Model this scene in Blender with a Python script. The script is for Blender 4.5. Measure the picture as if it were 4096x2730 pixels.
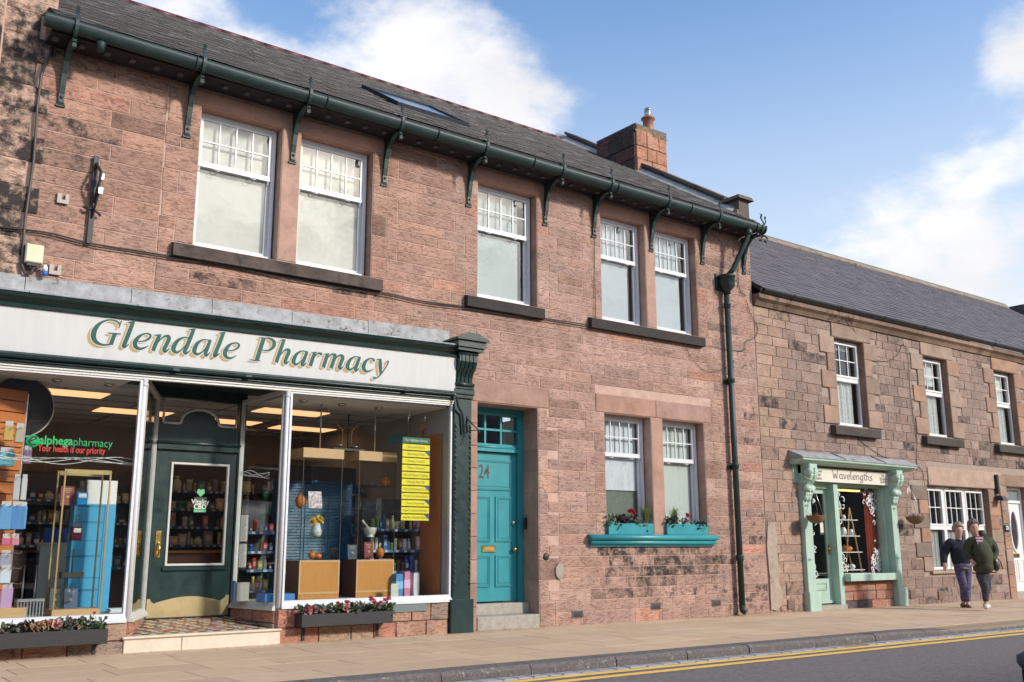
import bpy, math, random
from mathutils import Vector, Matrix
random.seed(7)
R = random.Random(11)
U = R.uniform
for o in list(bpy.data.objects):
    bpy.data.objects.remove(o)
sc = bpy.context.scene
COL = sc.collection

# ---------------------------------------------------------------- camera
EYE = 1.2
CAM = Vector((0.0, -12.066, EYE))
FPX = 3889.88                      # focal length in pixels of the 4096 px wide photograph
YAW, PITCH, ROLL = 0.64406, 0.20857, -0.003257
_d = Vector((math.sin(YAW) * math.cos(PITCH), math.cos(YAW) * math.cos(PITCH), math.sin(PITCH)))
_r = Vector((math.cos(YAW), -math.sin(YAW), 0))
_u = _r.cross(_d)
CR = _r * math.cos(ROLL) + _u * math.sin(ROLL)
CU = -_r * math.sin(ROLL) + _u * math.cos(ROLL)
CD = _d
cam_data = bpy.data.cameras.new('camera')
cam_data.sensor_width = 36.0
cam_data.sensor_fit = 'HORIZONTAL'
cam_data.lens = 36.0 * FPX / 4096.0
cam_data.clip_start = 0.05
cam_data.clip_end = 3000
cam = bpy.data.objects.new('camera', cam_data)
COL.objects.link(cam)
m3 = Matrix((CR, CU, -CD)).transposed()
cam.matrix_world = Matrix.Translation(CAM) @ m3.to_4x4()
sc.camera = cam

def ray(px, py):
    return CD + CR * ((px - 2048) / FPX) - CU * ((py - 1365) / FPX)
def at(px, py, Y=0.0):             # photo pixel -> point on the vertical plane Y
    v = ray(px, py); return CAM + v * ((Y - CAM.y) / v.y)
def atz(px, py, Z=0.0):
    v = ray(px, py); return CAM + v * ((Z - CAM.z) / v.z)
def atx(px, py, X):
    v = ray(px, py); return CAM + v * ((X - CAM.x) / v.x)
S2 = 4096 / 2353.0
def a2(x, y, Y=0.0):
    return at(x * S2, y * S2, Y)
def shown(p):                      # projected scale in px per metre (for sorting by size in view)
    q = Vector(p) - CAM; z = max(q.dot(CD), .3)
    x, y = 2048 + FPX * q.dot(CR) / z, 1365 - FPX * q.dot(CU) / z
    return FPX / z * (1 if -60 < x < 4160 and -60 < y < 2790 and q.dot(CD) > .3 else .01)

# ---------------------------------------------------------------- light
SUN_AZ, SUN_EL = math.radians(30), math.radians(27)
to_sun = Vector((math.sin(SUN_AZ) * math.cos(SUN_EL), -math.cos(SUN_AZ) * math.cos(SUN_EL), math.sin(SUN_EL)))
sun = bpy.data.lights.new('sun', 'SUN')
sun.energy = 2.7
sun.angle = math.radians(4.5)
sun.color = (1.0, .93, .83)
sun_o = bpy.data.objects.new('sun', sun)
COL.objects.link(sun_o)
sun_o.rotation_euler = to_sun.to_track_quat('Z', 'Y').to_euler()

world = bpy.data.worlds.new('World')
sc.world = world
world.use_nodes = True
wn, wl = world.node_tree.nodes, world.node_tree.links
wn.clear()
def wnode(t, **k):
    n = wn.new(t)
    for a, b in k.items(): setattr(n, a, b)
    return n
def wmath(op, a, b=None, c=None, clamp=False):
    n = wnode('ShaderNodeMath', operation=op, use_clamp=clamp)
    for i, v in enumerate((a, b, c)):
        if v is None: continue
        if isinstance(v, (int, float)): n.inputs[i].default_value = v
        else: wl.new(v, n.inputs[i])
    return n.outputs[0]
sky = wnode('ShaderNodeTexSky', sky_type='NISHITA')
sky.sun_disc = False
sky.sun_elevation = SUN_EL
sky.sun_rotation = math.atan2(to_sun.x, to_sun.y)
sky.air_density = 1.0; sky.dust_density = 1.6; sky.ozone_density = 2.0
tc = wnode('ShaderNodeTexCoord')
sep = wnode('ShaderNodeSeparateXYZ'); wl.new(tc.outputs['Generated'], sep.inputs[0])
den = wmath('ADD', wmath('MAXIMUM', sep.outputs[2], 0.0), 0.32)
comb = wnode('ShaderNodeCombineXYZ')
wl.new(wmath('DIVIDE', sep.outputs[0], den), comb.inputs[0]); wl.new(wmath('DIVIDE', sep.outputs[1], den), comb.inputs[1])
comb.inputs[2].default_value = 3.7
nz = wnode('ShaderNodeTexNoise'); nz.inputs['Scale'].default_value = 4.2; nz.inputs['Detail'].default_value = 9; nz.inputs['Roughness'].default_value = .58
nz.inputs['Distortion'].default_value = .25
wl.new(comb.outputs[0], nz.inputs['Vector'])
dens = wmath('MULTIPLY', wmath('SUBTRACT', nz.outputs['Fac'], .5), 1.9)
nzb = wnode('ShaderNodeTexNoise'); nzb.inputs['Scale'].default_value = 13; nzb.inputs['Detail'].default_value = 8; nzb.inputs['Roughness'].default_value = .62; wl.new(comb.outputs[0], nzb.inputs['Vector'])
dens = wmath('ADD', dens, wmath('MULTIPLY', wmath('SUBTRACT', nzb.outputs['Fac'], .5), .75))
# the cloud banks that stand in the sky over the street
for (px, py, rad, amt) in ((1150, 170, 11, .30), (1850, 330, 7, .26), (500, -300, 12, .15), (2200, 360, 4, .12), (2900, 200, 14, -.40), (2330, 40, 6, -.25), (1150, -80, 4, -.28), (3500, 150, 9, -.30),
                           (3950, 520, 4.5, .20), (3500, 980, 8, .20), (4250, 1050, 9, .34), (4070, 190, 2.8, .34), (3050, 700, 6, -.10), (3850, 330, 4, -.16)):
    c = ray(px, py).normalized()
    dt = wnode('ShaderNodeVectorMath', operation='DOT_PRODUCT'); wl.new(tc.outputs['Generated'], dt.inputs[0]); dt.inputs[1].default_value = c
    mr = wnode('ShaderNodeMapRange', interpolation_type='SMOOTHSTEP'); wl.new(dt.outputs['Value'], mr.inputs[0])
    mr.inputs[1].default_value = math.cos(math.radians(rad)); mr.inputs[2].default_value = math.cos(math.radians(rad * .25)); mr.inputs[3].default_value = 0; mr.inputs[4].default_value = amt
    dens = wmath('ADD', dens, mr.outputs[0])
mk = wnode('ShaderNodeMapRange', interpolation_type='SMOOTHSTEP'); wl.new(dens, mk.inputs[0])
mk.inputs[1].default_value = -.12; mk.inputs[2].default_value = .50
nz2 = wnode('ShaderNodeTexNoise'); nz2.inputs['Scale'].default_value = 3.5; nz2.inputs['Detail'].default_value = 5; wl.new(comb.outputs[0], nz2.inputs['Vector'])
shade = wmath('MULTIPLY_ADD', nz2.outputs['Fac'], 2.6, 3.5)
cc = wnode('ShaderNodeCombineColor')
wl.new(shade, cc.inputs[0]); wl.new(wmath('MULTIPLY', shade, 1.0), cc.inputs[1]); wl.new(wmath('MULTIPLY', shade, 1.03), cc.inputs[2])
hs = wnode('ShaderNodeHueSaturation'); hs.inputs['Saturation'].default_value = 1.12; hs.inputs['Value'].default_value = 1.32
wl.new(sky.outputs[0], hs.inputs['Color'])
hz = wnode('ShaderNodeMapRange', interpolation_type='SMOOTHSTEP'); wl.new(sep.outputs[2], hz.inputs[0])      # the air whitens towards the horizon all round
hz.inputs[1].default_value = .56; hz.inputs[2].default_value = .10; hz.inputs[3].default_value = 0; hz.inputs[4].default_value = .9
hm = wnode('ShaderNodeMix', data_type='RGBA'); wl.new(hz.outputs[0], hm.inputs[0]); wl.new(hs.outputs[0], hm.inputs[6]); hm.inputs[7].default_value = (4.3, 4.6, 5.0, 1)
mx = wnode('ShaderNodeMix', data_type='RGBA'); wl.new(mk.outputs[0], mx.inputs[0])
wl.new(hm.outputs[2], mx.inputs[6]); wl.new(cc.outputs[0], mx.inputs[7])
bg = wnode('ShaderNodeBackground'); bg.inputs[1].default_value = .15
wl.new(mx.outputs[2], bg.inputs[0])
wo = wnode('ShaderNodeOutputWorld'); wl.new(bg.outputs[0], wo.inputs[0])

sc.view_settings.view_transform = 'Standard'
sc.view_settings.look = 'None'
sc.view_settings.exposure = .44
sc.view_settings.gamma = 1
sc.render.engine = 'CYCLES'
sc.cycles.use_denoising = True
sc.cycles.max_bounces = 7
sc.cycles.transparent_max_bounces = 16
sc.cycles.glossy_bounces = 3
sc.cycles.caustics_reflective = False
sc.cycles.caustics_refractive = False

# ---------------------------------------------------------------- materials
MATS = {}
def mat(name, col=(.5, .5, .5), rough=.6, metal=0, var=.12, vs=5, vstretch=(1, 1, 1), bump=0, bs=60, tint=False, spec=.5, dirt=None, emit=None, coat=0, trans=0, col2=None, bdist=.01):
    if name in MATS: return MATS[name]
    m = bpy.data.materials.new(name); m.use_nodes = True
    n, l = m.node_tree.nodes, m.node_tree.links
    b = n['Principled BSDF']
    b.inputs['Roughness'].default_value = rough; b.inputs['Metallic'].default_value = metal
    b.inputs['Specular IOR Level'].default_value = spec
    b.inputs['Coat Weight'].default_value = coat
    tcn = n.new('ShaderNodeTexCoord'); mp = n.new('ShaderNodeMapping'); mp.inputs['Scale'].default_value = vstretch
    l.new(tcn.outputs['Object'], mp.inputs[0])
    if tint:
        a = n.new('ShaderNodeAttribute'); a.attribute_name = 'tint'; csock = a.outputs['Color']
    else:
        rgb = n.new('ShaderNodeRGB'); rgb.outputs[0].default_value = (*col, 1); csock = rgb.outputs[0]
    if col2:
        nn = n.new('ShaderNodeTexNoise'); nn.inputs['Scale'].default_value = vs; nn.inputs['Detail'].default_value = 6; l.new(mp.outputs[0], nn.inputs['Vector'])
        rp = n.new('ShaderNodeMapRange'); rp.inputs[1].default_value = .4; rp.inputs[2].default_value = .62; l.new(nn.outputs['Fac'], rp.inputs[0])
        mixn = n.new('ShaderNodeMix'); mixn.data_type = 'RGBA'; l.new(rp.outputs[0], mixn.inputs[0]); l.new(csock, mixn.inputs[6]); mixn.inputs[7].default_value = (*col2, 1); csock = mixn.outputs[2]
    if var:
        nn = n.new('ShaderNodeTexNoise'); nn.inputs['Scale'].default_value = vs; nn.inputs['Detail'].default_value = 8; nn.inputs['Roughness'].default_value = .65
        l.new(mp.outputs[0], nn.inputs['Vector'])
        mr = n.new('ShaderNodeMapRange'); mr.inputs[1].default_value = .25; mr.inputs[2].default_value = .75; mr.inputs[3].default_value = 1 - var; mr.inputs[4].default_value = 1 + var
        l.new(nn.outputs['Fac'], mr.inputs[0])
        vm = n.new('ShaderNodeVectorMath'); vm.operation = 'SCALE'; l.new(csock, vm.inputs[0]); l.new(mr.outputs[0], vm.inputs['Scale']); csock = vm.outputs[0]
        rr = n.new('ShaderNodeMapRange'); rr.inputs[3].default_value = max(.02, rough - .1); rr.inputs[4].default_value = min(1, rough + .12); l.new(nn.outputs['Fac'], rr.inputs[0]); l.new(rr.outputs[0], b.inputs['Roughness'])
    if dirt:                          # (colour, threshold, scale) weathering patches
        dc, th, dsc = dirt
        nd = n.new('ShaderNodeTexNoise'); nd.inputs['Scale'].default_value = dsc; nd.inputs['Detail'].default_value = 9; nd.inputs['Roughness'].default_value = .7; l.new(tcn.outputs['Object'], nd.inputs['Vector'])
        md = n.new('ShaderNodeMapRange'); md.inputs[1].default_value = th; md.inputs[2].default_value = th + .1; l.new(nd.outputs['Fac'], md.inputs[0])
        mixd = n.new('ShaderNodeMix'); mixd.data_type = 'RGBA'; l.new(md.outputs[0], mixd.inputs[0]); l.new(csock, mixd.inputs[6]); mixd.inputs[7].default_value = (*dc, 1); csock = mixd.outputs[2]
    l.new(csock, b.inputs['Base Color'])
    if bump:
        nb = n.new('ShaderNodeTexNoise'); nb.inputs['Scale'].default_value = bs; nb.inputs['Detail'].default_value = 6; l.new(mp.outputs[0], nb.inputs['Vector'])
        bp = n.new('ShaderNodeBump'); bp.inputs['Strength'].default_value = bump; bp.inputs['Distance'].default_value = bdist; l.new(nb.outputs['Fac'], bp.inputs['Height']); l.new(bp.outputs[0], b.inputs['Normal'])
    if emit:
        b.inputs['Emission Color'].default_value = (*emit[0], 1); b.inputs['Emission Strength'].default_value = emit[1]
    MATS[name] = m
    return m

def stone_mat(name, streak=1.0, scale=9.5, pit=.455, bd=.02):
    """rock-faced sandstone: per-stone tint, tooled horizontal furrows, soot patches by the tint's alpha"""
    if name in MATS: return MATS[name]
    m = bpy.data.materials.new(name); m.use_nodes = True
    n, l = m.node_tree.nodes, m.node_tree.links
    b = n['Principled BSDF']; b.inputs['Roughness'].default_value = .88; b.inputs['Specular IOR Level'].default_value = .25
    g = n.new('ShaderNodeNewGeometry')
    a = n.new('ShaderNodeAttribute'); a.attribute_name = 'tint'
    mp = n.new('ShaderNodeMapping'); mp.inputs['Scale'].default_value = (1, 1, 3.6); l.new(g.outputs['Position'], mp.inputs[0])
    n1 = n.new('ShaderNodeTexNoise'); n1.inputs['Scale'].default_value = scale; n1.inputs['Detail'].default_value = 4; n1.inputs['Roughness'].default_value = .6; n1.inputs['Distortion'].default_value = 1.3
    l.new(mp.outputs[0], n1.inputs['Vector'])
    fur = n.new('ShaderNodeMapRange'); fur.inputs[1].default_value = pit - .045; fur.inputs[2].default_value = pit + .035; l.new(n1.outputs['Fac'], fur.inputs[0])   # 0 in furrows
    n2 = n.new('ShaderNodeTexNoise'); n2.inputs['Scale'].default_value = 2.3; n2.inputs['Detail'].default_value = 8; n2.inputs['Roughness'].default_value = .7; l.new(g.outputs['Position'], n2.inputs['Vector'])
    n3 = n.new('ShaderNodeTexNoise'); n3.inputs['Scale'].default_value = 120; n3.inputs['Detail'].default_value = 3; l.new(g.outputs['Position'], n3.inputs['Vector'])
    v = n.new('ShaderNodeMapRange'); v.inputs[1].default_value = .3; v.inputs[2].default_value = .7; v.inputs[3].default_value = .70; v.inputs[4].default_value = 1.18; l.new(n2.outputs['Fac'], v.inputs[0])
    v3 = n.new('ShaderNodeMapRange'); v3.inputs[3].default_value = .85; v3.inputs[4].default_value = 1.15; l.new(n3.outputs['Fac'], v3.inputs[0])
    mu = n.new('ShaderNodeMath'); mu.operation = 'MULTIPLY'; l.new(v.outputs[0], mu.inputs[0]); l.new(v3.outputs[0], mu.inputs[1])
    fl = n.new('ShaderNodeMapRange'); fl.inputs[3].default_value = 1 - .43 * streak; fl.inputs[4].default_value = 1; l.new(fur.outputs[0], fl.inputs[0])
    mu2 = n.new('ShaderNodeMath'); mu2.operation = 'MULTIPLY'; l.new(mu.outputs[0], mu2.inputs[0]); l.new(fl.outputs[0], mu2.inputs[1])
    vm = n.new('ShaderNodeVectorMath'); vm.operation = 'SCALE'; l.new(a.outputs['Color'], vm.inputs[0]); l.new(mu2.outputs[0], vm.inputs['Scale'])
    # soot and lichen crust, also painted eaves shade, with its own ragged shape
    nd = n.new('ShaderNodeTexNoise'); nd.inputs['Scale'].default_value = 5.5; nd.inputs['Detail'].default_value = 10; nd.inputs['Roughness'].default_value = .72; l.new(g.outputs['Position'], nd.inputs['Vector'])
    ad = n.new('ShaderNodeMath'); ad.operation = 'ADD'; l.new(nd.outputs['Fac'], ad.inputs[0]); l.new(a.outputs['Alpha'], ad.inputs[1])
    dm = n.new('ShaderNodeMapRange'); dm.inputs[1].default_value = .98; dm.inputs[2].default_value = 1.14; l.new(ad.outputs[0], dm.inputs[0])
    mixd = n.new('ShaderNodeMix'); mixd.data_type = 'RGBA'; l.new(dm.outputs[0], mixd.inputs[0]); l.new(vm.outputs[0], mixd.inputs[6]); mixd.inputs[7].default_value = (.045, .038, .036, 1)
    l.new(mixd.outputs[2], b.inputs['Base Color'])
    hh = n.new('ShaderNodeMath'); hh.operation = 'MULTIPLY_ADD'; l.new(n3.outputs['Fac'], hh.inputs[0]); hh.inputs[1].default_value = .18; l.new(n1.outputs['Fac'], hh.inputs[2])
    bp = n.new('ShaderNodeBump'); bp.inputs['Strength'].default_value = .75 * streak + .1; bp.inputs['Distance'].default_value = bd; l.new(hh.outputs[0], bp.inputs['Height']); l.new(bp.outputs[0], b.inputs['Normal'])
    MATS[name] = m
    return m

def glass_mat(name, tintc=(.93, .95, .95), ior=1.5, rough=.0, wav=0.0):
    if name in MATS: return MATS[name]
    m = bpy.data.materials.new(name); m.use_nodes = True
    n, l = m.node_tree.nodes, m.node_tree.links
    n.clear()
    lw = n.new('ShaderNodeLayerWeight'); lw.inputs[0].default_value = .5
    r0 = ((ior - 1) / (ior + 1)) ** 2
    pw = n.new('ShaderNodeMath'); pw.operation = 'POWER'; l.new(lw.outputs['Facing'], pw.inputs[0]); pw.inputs[1].default_value = 5
    fr = n.new('ShaderNodeMath'); fr.operation = 'MULTIPLY_ADD'; l.new(pw.outputs[0], fr.inputs[0]); fr.inputs[1].default_value = 1 - r0; fr.inputs[2].default_value = r0
    t = n.new('ShaderNodeBsdfTransparent'); t.inputs[0].default_value = (*tintc, 1)
    gl = n.new('ShaderNodeBsdfGlossy'); gl.inputs['Roughness'].default_value = rough
    mi = n.new('ShaderNodeMixShader'); l.new(fr.outputs[0], mi.inputs[0]); l.new(t.outputs[0], mi.inputs[1]); l.new(gl.outputs[0], mi.inputs[2])
    if wav:
        tcn = n.new('ShaderNodeTexCoord'); nb = n.new('ShaderNodeTexNoise'); nb.inputs['Scale'].default_value = 2.5; l.new(tcn.outputs['Object'], nb.inputs['Vector'])
        bp = n.new('ShaderNodeBump'); bp.inputs['Strength'].default_value = wav; bp.inputs['Distance'].default_value = .02; l.new(nb.outputs['Fac'], bp.inputs['Height']); l.new(bp.outputs[0], gl.inputs['Normal'])
    o = n.new('ShaderNodeOutputMaterial'); l.new(mi.outputs[0], o.inputs[0])
    MATS[name] = m
    return m

STONE = stone_mat('rock_faced_sandstone')
SMOOTH = stone_mat('dressed_sandstone', streak=.22, scale=16, bd=.006)
MORTAR = mat('lime_mortar', (.47, .325, .262), .9, var=.25, vs=5, bump=.3, bs=90)
GLASS = glass_mat('window_glass', ior=1.75, wav=.12)
SHOPGLASS = glass_mat('shop_glass', (.95, .96, .96), 1.42)
THINGLASS = glass_mat('cabinet_glass', (.97, .985, .98), 1.18)
WHITE = mat('white_gloss_paint', (.62, .64, .67), .35, var=.07, vs=14, bump=.08, bs=40, dirt=((.35, .33, .30), .70, 9))
CREAM = mat('old_white_paint', (.56, .56, .53), .45, var=.10, vs=9, bump=.1, bs=30, dirt=((.30, .26, .22), .68, 7))
PVC = mat('white_pvc', (.80, .80, .79), .3, var=.03, vs=4)
GREEN = mat('dark_green_gloss', (.010, .032, .031), .3, var=.25, vs=7, bump=.1, bs=25, dirt=((.11, .15, .14), .72, 8))
IRON = mat('green_painted_iron', (.010, .030, .029), .5, var=.4, vs=9, bump=.25, bs=40, dirt=((.14, .13, .10), .68, 11))
TEAL = mat('teal_gloss_paint', (.028, .25, .29), .36, var=.12, vs=5, vstretch=(1, 1, .5), bump=.12, bs=18, dirt=((.05, .16, .18), .70, 6))
MINT = mat('mint_paint', (.37, .51, .43), .45, var=.12, vs=5, vstretch=(1, 1, .5), bump=.12, bs=18, dirt=((.24, .32, .26), .68, 7))
BLACK = mat('black_plastic', (.014, .014, .016), .45, var=.1)
BLKIRON = mat('black_iron', (.02, .02, .024), .5, var=.3, vs=20, bump=.2)
BRASS = mat('polished_brass', (.65, .43, .13), .28, metal=1, var=.2, vs=12)
STEEL = mat('steel', (.55, .56, .58), .3, metal=1, var=.1)
LEAD = mat('weathered_lead', (.30, .31, .32), .7, var=.45, vs=6, bump=.35, bs=22, dirt=((.10, .10, .085), .57, 8))
SLATE = mat('slate', rough=.62, var=.25, vs=30, bump=.1, bs=90, tint=True, dirt=((.34, .32, .27), .665, 34))
SLATE2 = mat('slate_smooth', rough=.55, var=.14, vs=10, bump=.1, bs=90, tint=True)
TINT = mat('tinted', rough=.5, var=.06, vs=8, tint=True)
TINTG = mat('tinted_gloss', rough=.25, var=.04, vs=8, tint=True)
RUBBER = mat('cable_black', (.02, .018, .018), .6, var=.1)
BLIND = mat('roller_blind', (.70, .72, .70), .8, var=.04, vs=2)

# ---------------------------------------------------------------- mesh helpers
ORG = {}
def link(o, parent=None):
    COL.objects.link(o)
    if parent is not None:
        o.parent = parent
    return o
class MB:
    def __init__(s): s.v = []; s.f = []; s.t = []; s.tc = (.5, .5, .5, 0); s.sm = []
    def add(s, vs, fs, tint=None, smooth=False):
        k = len(s.v); s.v += [tuple(p) for p in vs]; s.f += [tuple(i + k for i in f) for f in fs]
        s.t += [tint or s.tc] * len(vs); s.sm += [smooth] * len(fs); return s
    def box(s, x0, x1, y0, y1, z0, z1, tint=None):
        return s.hexa([(x0, y0, z0), (x1, y0, z0), (x1, y1, z0), (x0, y1, z0), (x0, y0, z1), (x1, y0, z1), (x1, y1, z1), (x0, y1, z1)], tint)
    def hexa(s, p, tint=None):
        return s.add(p, [(0, 3, 2, 1), (4, 5, 6, 7), (0, 1, 5, 4), (1, 2, 6, 5), (2, 3, 7, 6), (3, 0, 4, 7)], tint)
    def bbox(s, x0, x1, y0, y1, z0, z1, b=.006, tint=None):
        """box with chamfered front (-y) edges and corners"""
        c = b
        vs = [(x0, y1, z0), (x1, y1, z0), (x1, y1, z1), (x0, y1, z1), (x0, y0 + c, z0), (x1, y0 + c, z0), (x1, y0 + c, z1), (x0, y0 + c, z1),
              (x0 + c, y0, z0 + c), (x1 - c, y0, z0 + c), (x1 - c, y0, z1 - c), (x0 + c, y0, z1 - c)]
        return s.add(vs, [(0, 1, 2, 3)[::-1], (4, 5, 1, 0)[::1], (5, 6, 2, 1), (6, 7, 3, 2), (7, 4, 0, 3), (8, 9, 5, 4)[::1], (9, 10, 6, 5), (10, 11, 7, 6), (11, 8, 4, 7), (8, 11, 10, 9)[::-1]], tint)
    def cyl(s, p0, p1, r0, r1=None, n=10, cap=True, tint=None):
        return s.tube([p0, p1], [r0, r0 if r1 is None else r1], n, cap, tint)
    def tube(s, path, r, n=8, cap=True, tint=None, sx=1.0):
        path = [Vector(p) for p in path]; m = len(path)
        rs = r if isinstance(r, (list, tuple)) else [r] * m
        vs, fs = [], []
        up = None
        for i, p in enumerate(path):
            tg = (path[min(i + 1, m - 1)] - path[max(i - 1, 0)])
            if tg.length < 1e-9: tg = Vector((0, 0, 1))
            tg.normalize()
            if up is None:
                up = Vector((0, 0, 1)) if abs(tg.z) < .9 else Vector((1, 0, 0))
            a = tg.cross(up)
            if a.length < 1e-6: a = tg.orthogonal()
            a.normalize(); bb = a.cross(tg).normalized(); up = bb
            for k in range(n):
                t = 2 * math.pi * k / n
                vs.append(p + (a * math.cos(t) * sx + bb * math.sin(t)) * rs[i])
        for i in range(m - 1):
            for k in range(n):
                fs.append((i * n + k, i * n + (k + 1) % n, (i + 1) * n + (k + 1) % n, (i + 1) * n + k))
        if cap: fs += [tuple(range(n))[::-1], tuple(range((m - 1) * n, m * n))]
        return s.add(vs, fs, tint, True)
    def lathe(s, c, prof, n=14, tint=None, axis='z'):
        vs, fs = [], []
        c = Vector(c)
        for (r, h) in prof:
            for k in range(n):
                t = 2 * math.pi * k / n
                q = (r * math.cos(t), r * math.sin(t), h)
                if axis == 'y': q = (q[0], h, q[1])
                if axis == 'x': q = (h, q[0], q[1])
                vs.append(c + Vector(q))
        for i in range(len(prof) - 1):
            for k in range(n):
                fs.append((i * n + k, i * n + (k + 1) % n, (i + 1) * n + (k + 1) % n, (i + 1) * n + k))
        fs += [tuple(range(n))[::-1], tuple(range((len(prof) - 1) * n, len(prof) * n))]
        return s.add(vs, fs, tint, True)
    def prism(s, poly, axis, a0, a1, tint=None):
        """extrude a 2-D polygon: axis 'x' poly=(y,z), 'y' poly=(x,z), 'z' poly=(x,y)"""
        def mk(q, a):
            return {'x': (a, q[0], q[1]), 'y': (q[0], a, q[1]), 'z': (q[0], q[1], a)}[axis]
        n = len(poly)
        vs = [mk(q, a0) for q in poly] + [mk(q, a1) for q in poly]
        fs = [tuple(range(n))[::-1], tuple(range(n, 2 * n))] + [(i, (i + 1) % n, n + (i + 1) % n, n + i) for i in range(n)]
        return s.add(vs, fs, tint)
    def ball(s, c, r, n=10, sq=(1, 1, 1), tint=None):
        vs, fs = [], []
        c = Vector(c); m = max(4, n // 2)
        for i in range(m + 1):
            th = math.pi * i / m
            for k in range(n):
                ph = 2 * math.pi * k / n
                vs.append(c + Vector((r * sq[0] * math.sin(th) * math.cos(ph), r * sq[1] * math.sin(th) * math.sin(ph), r * sq[2] * math.cos(th))))
        for i in range(m):
            for k in range(n):
                fs.append((i * n + k, (i + 1) * n + k, (i + 1) * n + (k + 1) % n, i * n + (k + 1) % n))
        return s.add(vs, fs, tint, True)
    def shear(s, f):
        s.v = [f(p) for p in s.v]; return s
    def build(s, name, material, parent=None, kind=None):
        org = ORG.get(parent.name, Vector((0, 0, 0))) if parent is not None else Vector((0, 0, 0))
        me = bpy.data.meshes.new(name)
        me.from_pydata([(p[0] - org[0], p[1] - org[1], p[2] - org[2]) for p in s.v], [], s.f)
        a = me.color_attributes.new('tint', 'FLOAT_COLOR', 'POINT')
        a.data.foreach_set('color', [c for t in s.t for c in t])
        me.polygons.foreach_set('use_smooth', s.sm)
        me.materials.append(material); me.update()
        o = bpy.data.objects.new(name, me); link(o, parent)
        ORG[o.name] = org
        if kind: o['kind'] = kind
        return o
def B(): return MB()
def tag(o, label, cat, group=None):
    o['label'] = label; o['category'] = cat
    if group: o['group'] = group
    return o
def thing(name, label, cat, loc=(0, 0, 0), group=None):
    o = bpy.data.objects.new(name, None); o.empty_display_size = .1; o.location = loc; link(o)
    ORG[o.name] = Vector(loc); return tag(o, label, cat, group)
def solo(mb, name, m, label, cat, group=None):
    """a thing that is one mesh, its origin at its base"""
    xs = [p[0] for p in mb.v]; ys = [p[1] for p in mb.v]; zs = [p[2] for p in mb.v]
    base = Vector(((min(xs) + max(xs)) / 2, (min(ys) + max(ys)) / 2, min(zs)))
    mb.v = [(p[0] - base.x, p[1] - base.y, p[2] - base.z) for p in mb.v]
    o = mb.build(name, m); o.location = base; ORG[o.name] = base
    return tag(o, label, cat, group)
def struct(mb, name, m, parent=None):
    o = mb.build(name, m, parent)
    if parent is None: o['kind'] = 'structure'
    return o
def pieces(parent, name, rest, items, material, limit=300):
    """items: list of (MB, size); the largest in view become objects of their own, the rest one part"""
    items.sort(key=lambda t: -t[1])
    for mb, s in items[:limit]:
        mb.build(name, material, parent)
    if len(items) > limit:
        big = MB()
        for mb, s in items[limit:]:
            k = len(big.v); big.v += mb.v; big.f += [tuple(i + k for i in f) for f in mb.f]; big.t += mb.t; big.sm += mb.sm
        big.build(rest, material, parent, 'stuff')
def text(string, size, parent, name, m, org, ux=(1, 0, 0), uy=(0, 0, 1), align='CENTER', width=None, thick=0, bold=0, shear=0):
    cu = bpy.data.curves.new('t', 'FONT'); cu.body = string; cu.size = size; cu.align_x = align; cu.align_y = 'CENTER'; cu.offset = bold; cu.shear = shear
    cu.resolution_u = 3
    o = bpy.data.objects.new('t', cu); COL.objects.link(o)
    dg = bpy.context.evaluated_depsgraph_get()
    me = bpy.data.meshes.new_from_object(o.evaluated_get(dg))
    vs = [v.co.copy() for v in me.vertices]; fs = [tuple(p.vertices) for p in me.polygons]
    bpy.data.objects.remove(o); bpy.data.curves.remove(cu); bpy.data.meshes.remove(me)
    if not vs: return None
    if width:
        w = max(v.x for v in vs) - min(v.x for v in vs); k = width / max(w, 1e-6)
        for v in vs: v.x *= k
    ux, uy, org = Vector(ux), Vector(uy), Vector(org)
    return MB().add([org + ux * v.x + uy * v.y for v in vs], fs).build(name, m, parent)
def smooth_path(pts, n=6):
    """Catmull-Rom through tuples of any length"""
    out = []
    P = [pts[0]] + list(pts) + [pts[-1]]
    for i in range(1, len(P) - 2):
        a, b, c, d = P[i - 1], P[i], P[i + 1], P[i + 2]
        for k in range(n):
            t = k / n
            out.append(tuple(.5 * (2 * b[j] + (c[j] - a[j]) * t + (2 * a[j] - 5 * b[j] + 4 * c[j] - d[j]) * t * t + (3 * b[j] - a[j] - 3 * c[j] + d[j]) * t ** 3) for j in range(len(b))))
    out.append(tuple(pts[-1]))
    return out
def ribbon(mb, pts, to3, grow=0.0, n=7):
    """a brush stroke: points (x, y, width) in a 2-D drawing, mapped to 3-D by to3(x, y, layer)"""
    P = smooth_path(pts, n); L, Rr = [], []
    for i, p in enumerate(P):
        a, b = P[max(i - 1, 0)], P[min(i + 1, len(P) - 1)]
        dx, dy = b[0] - a[0], b[1] - a[1]; q = math.hypot(dx, dy) or 1
        w = (max(p[2], 2) + grow) / 2
        if grow and i == 0: p = (p[0] - dx / q * grow / 2, p[1] - dy / q * grow / 2)
        if grow and i == len(P) - 1: p = (p[0] + dx / q * grow / 2, p[1] + dy / q * grow / 2)
        L.append((p[0] - dy / q * w, p[1] + dx / q * w)); Rr.append((p[0] + dy / q * w, p[1] - dx / q * w))
    k = len(P)
    vs = [to3(*q) for q in L] + [to3(*q) for q in Rr]
    mb.add(vs, [(i, i + 1, k + i + 1, k + i) for i in range(k - 1)])
PINK = ((.43, .278, .226), (.45, .292, .236), (.412, .266, .215), (.437, .272, .213), (.415, .275, .23), (.46, .308, .25))
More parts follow.
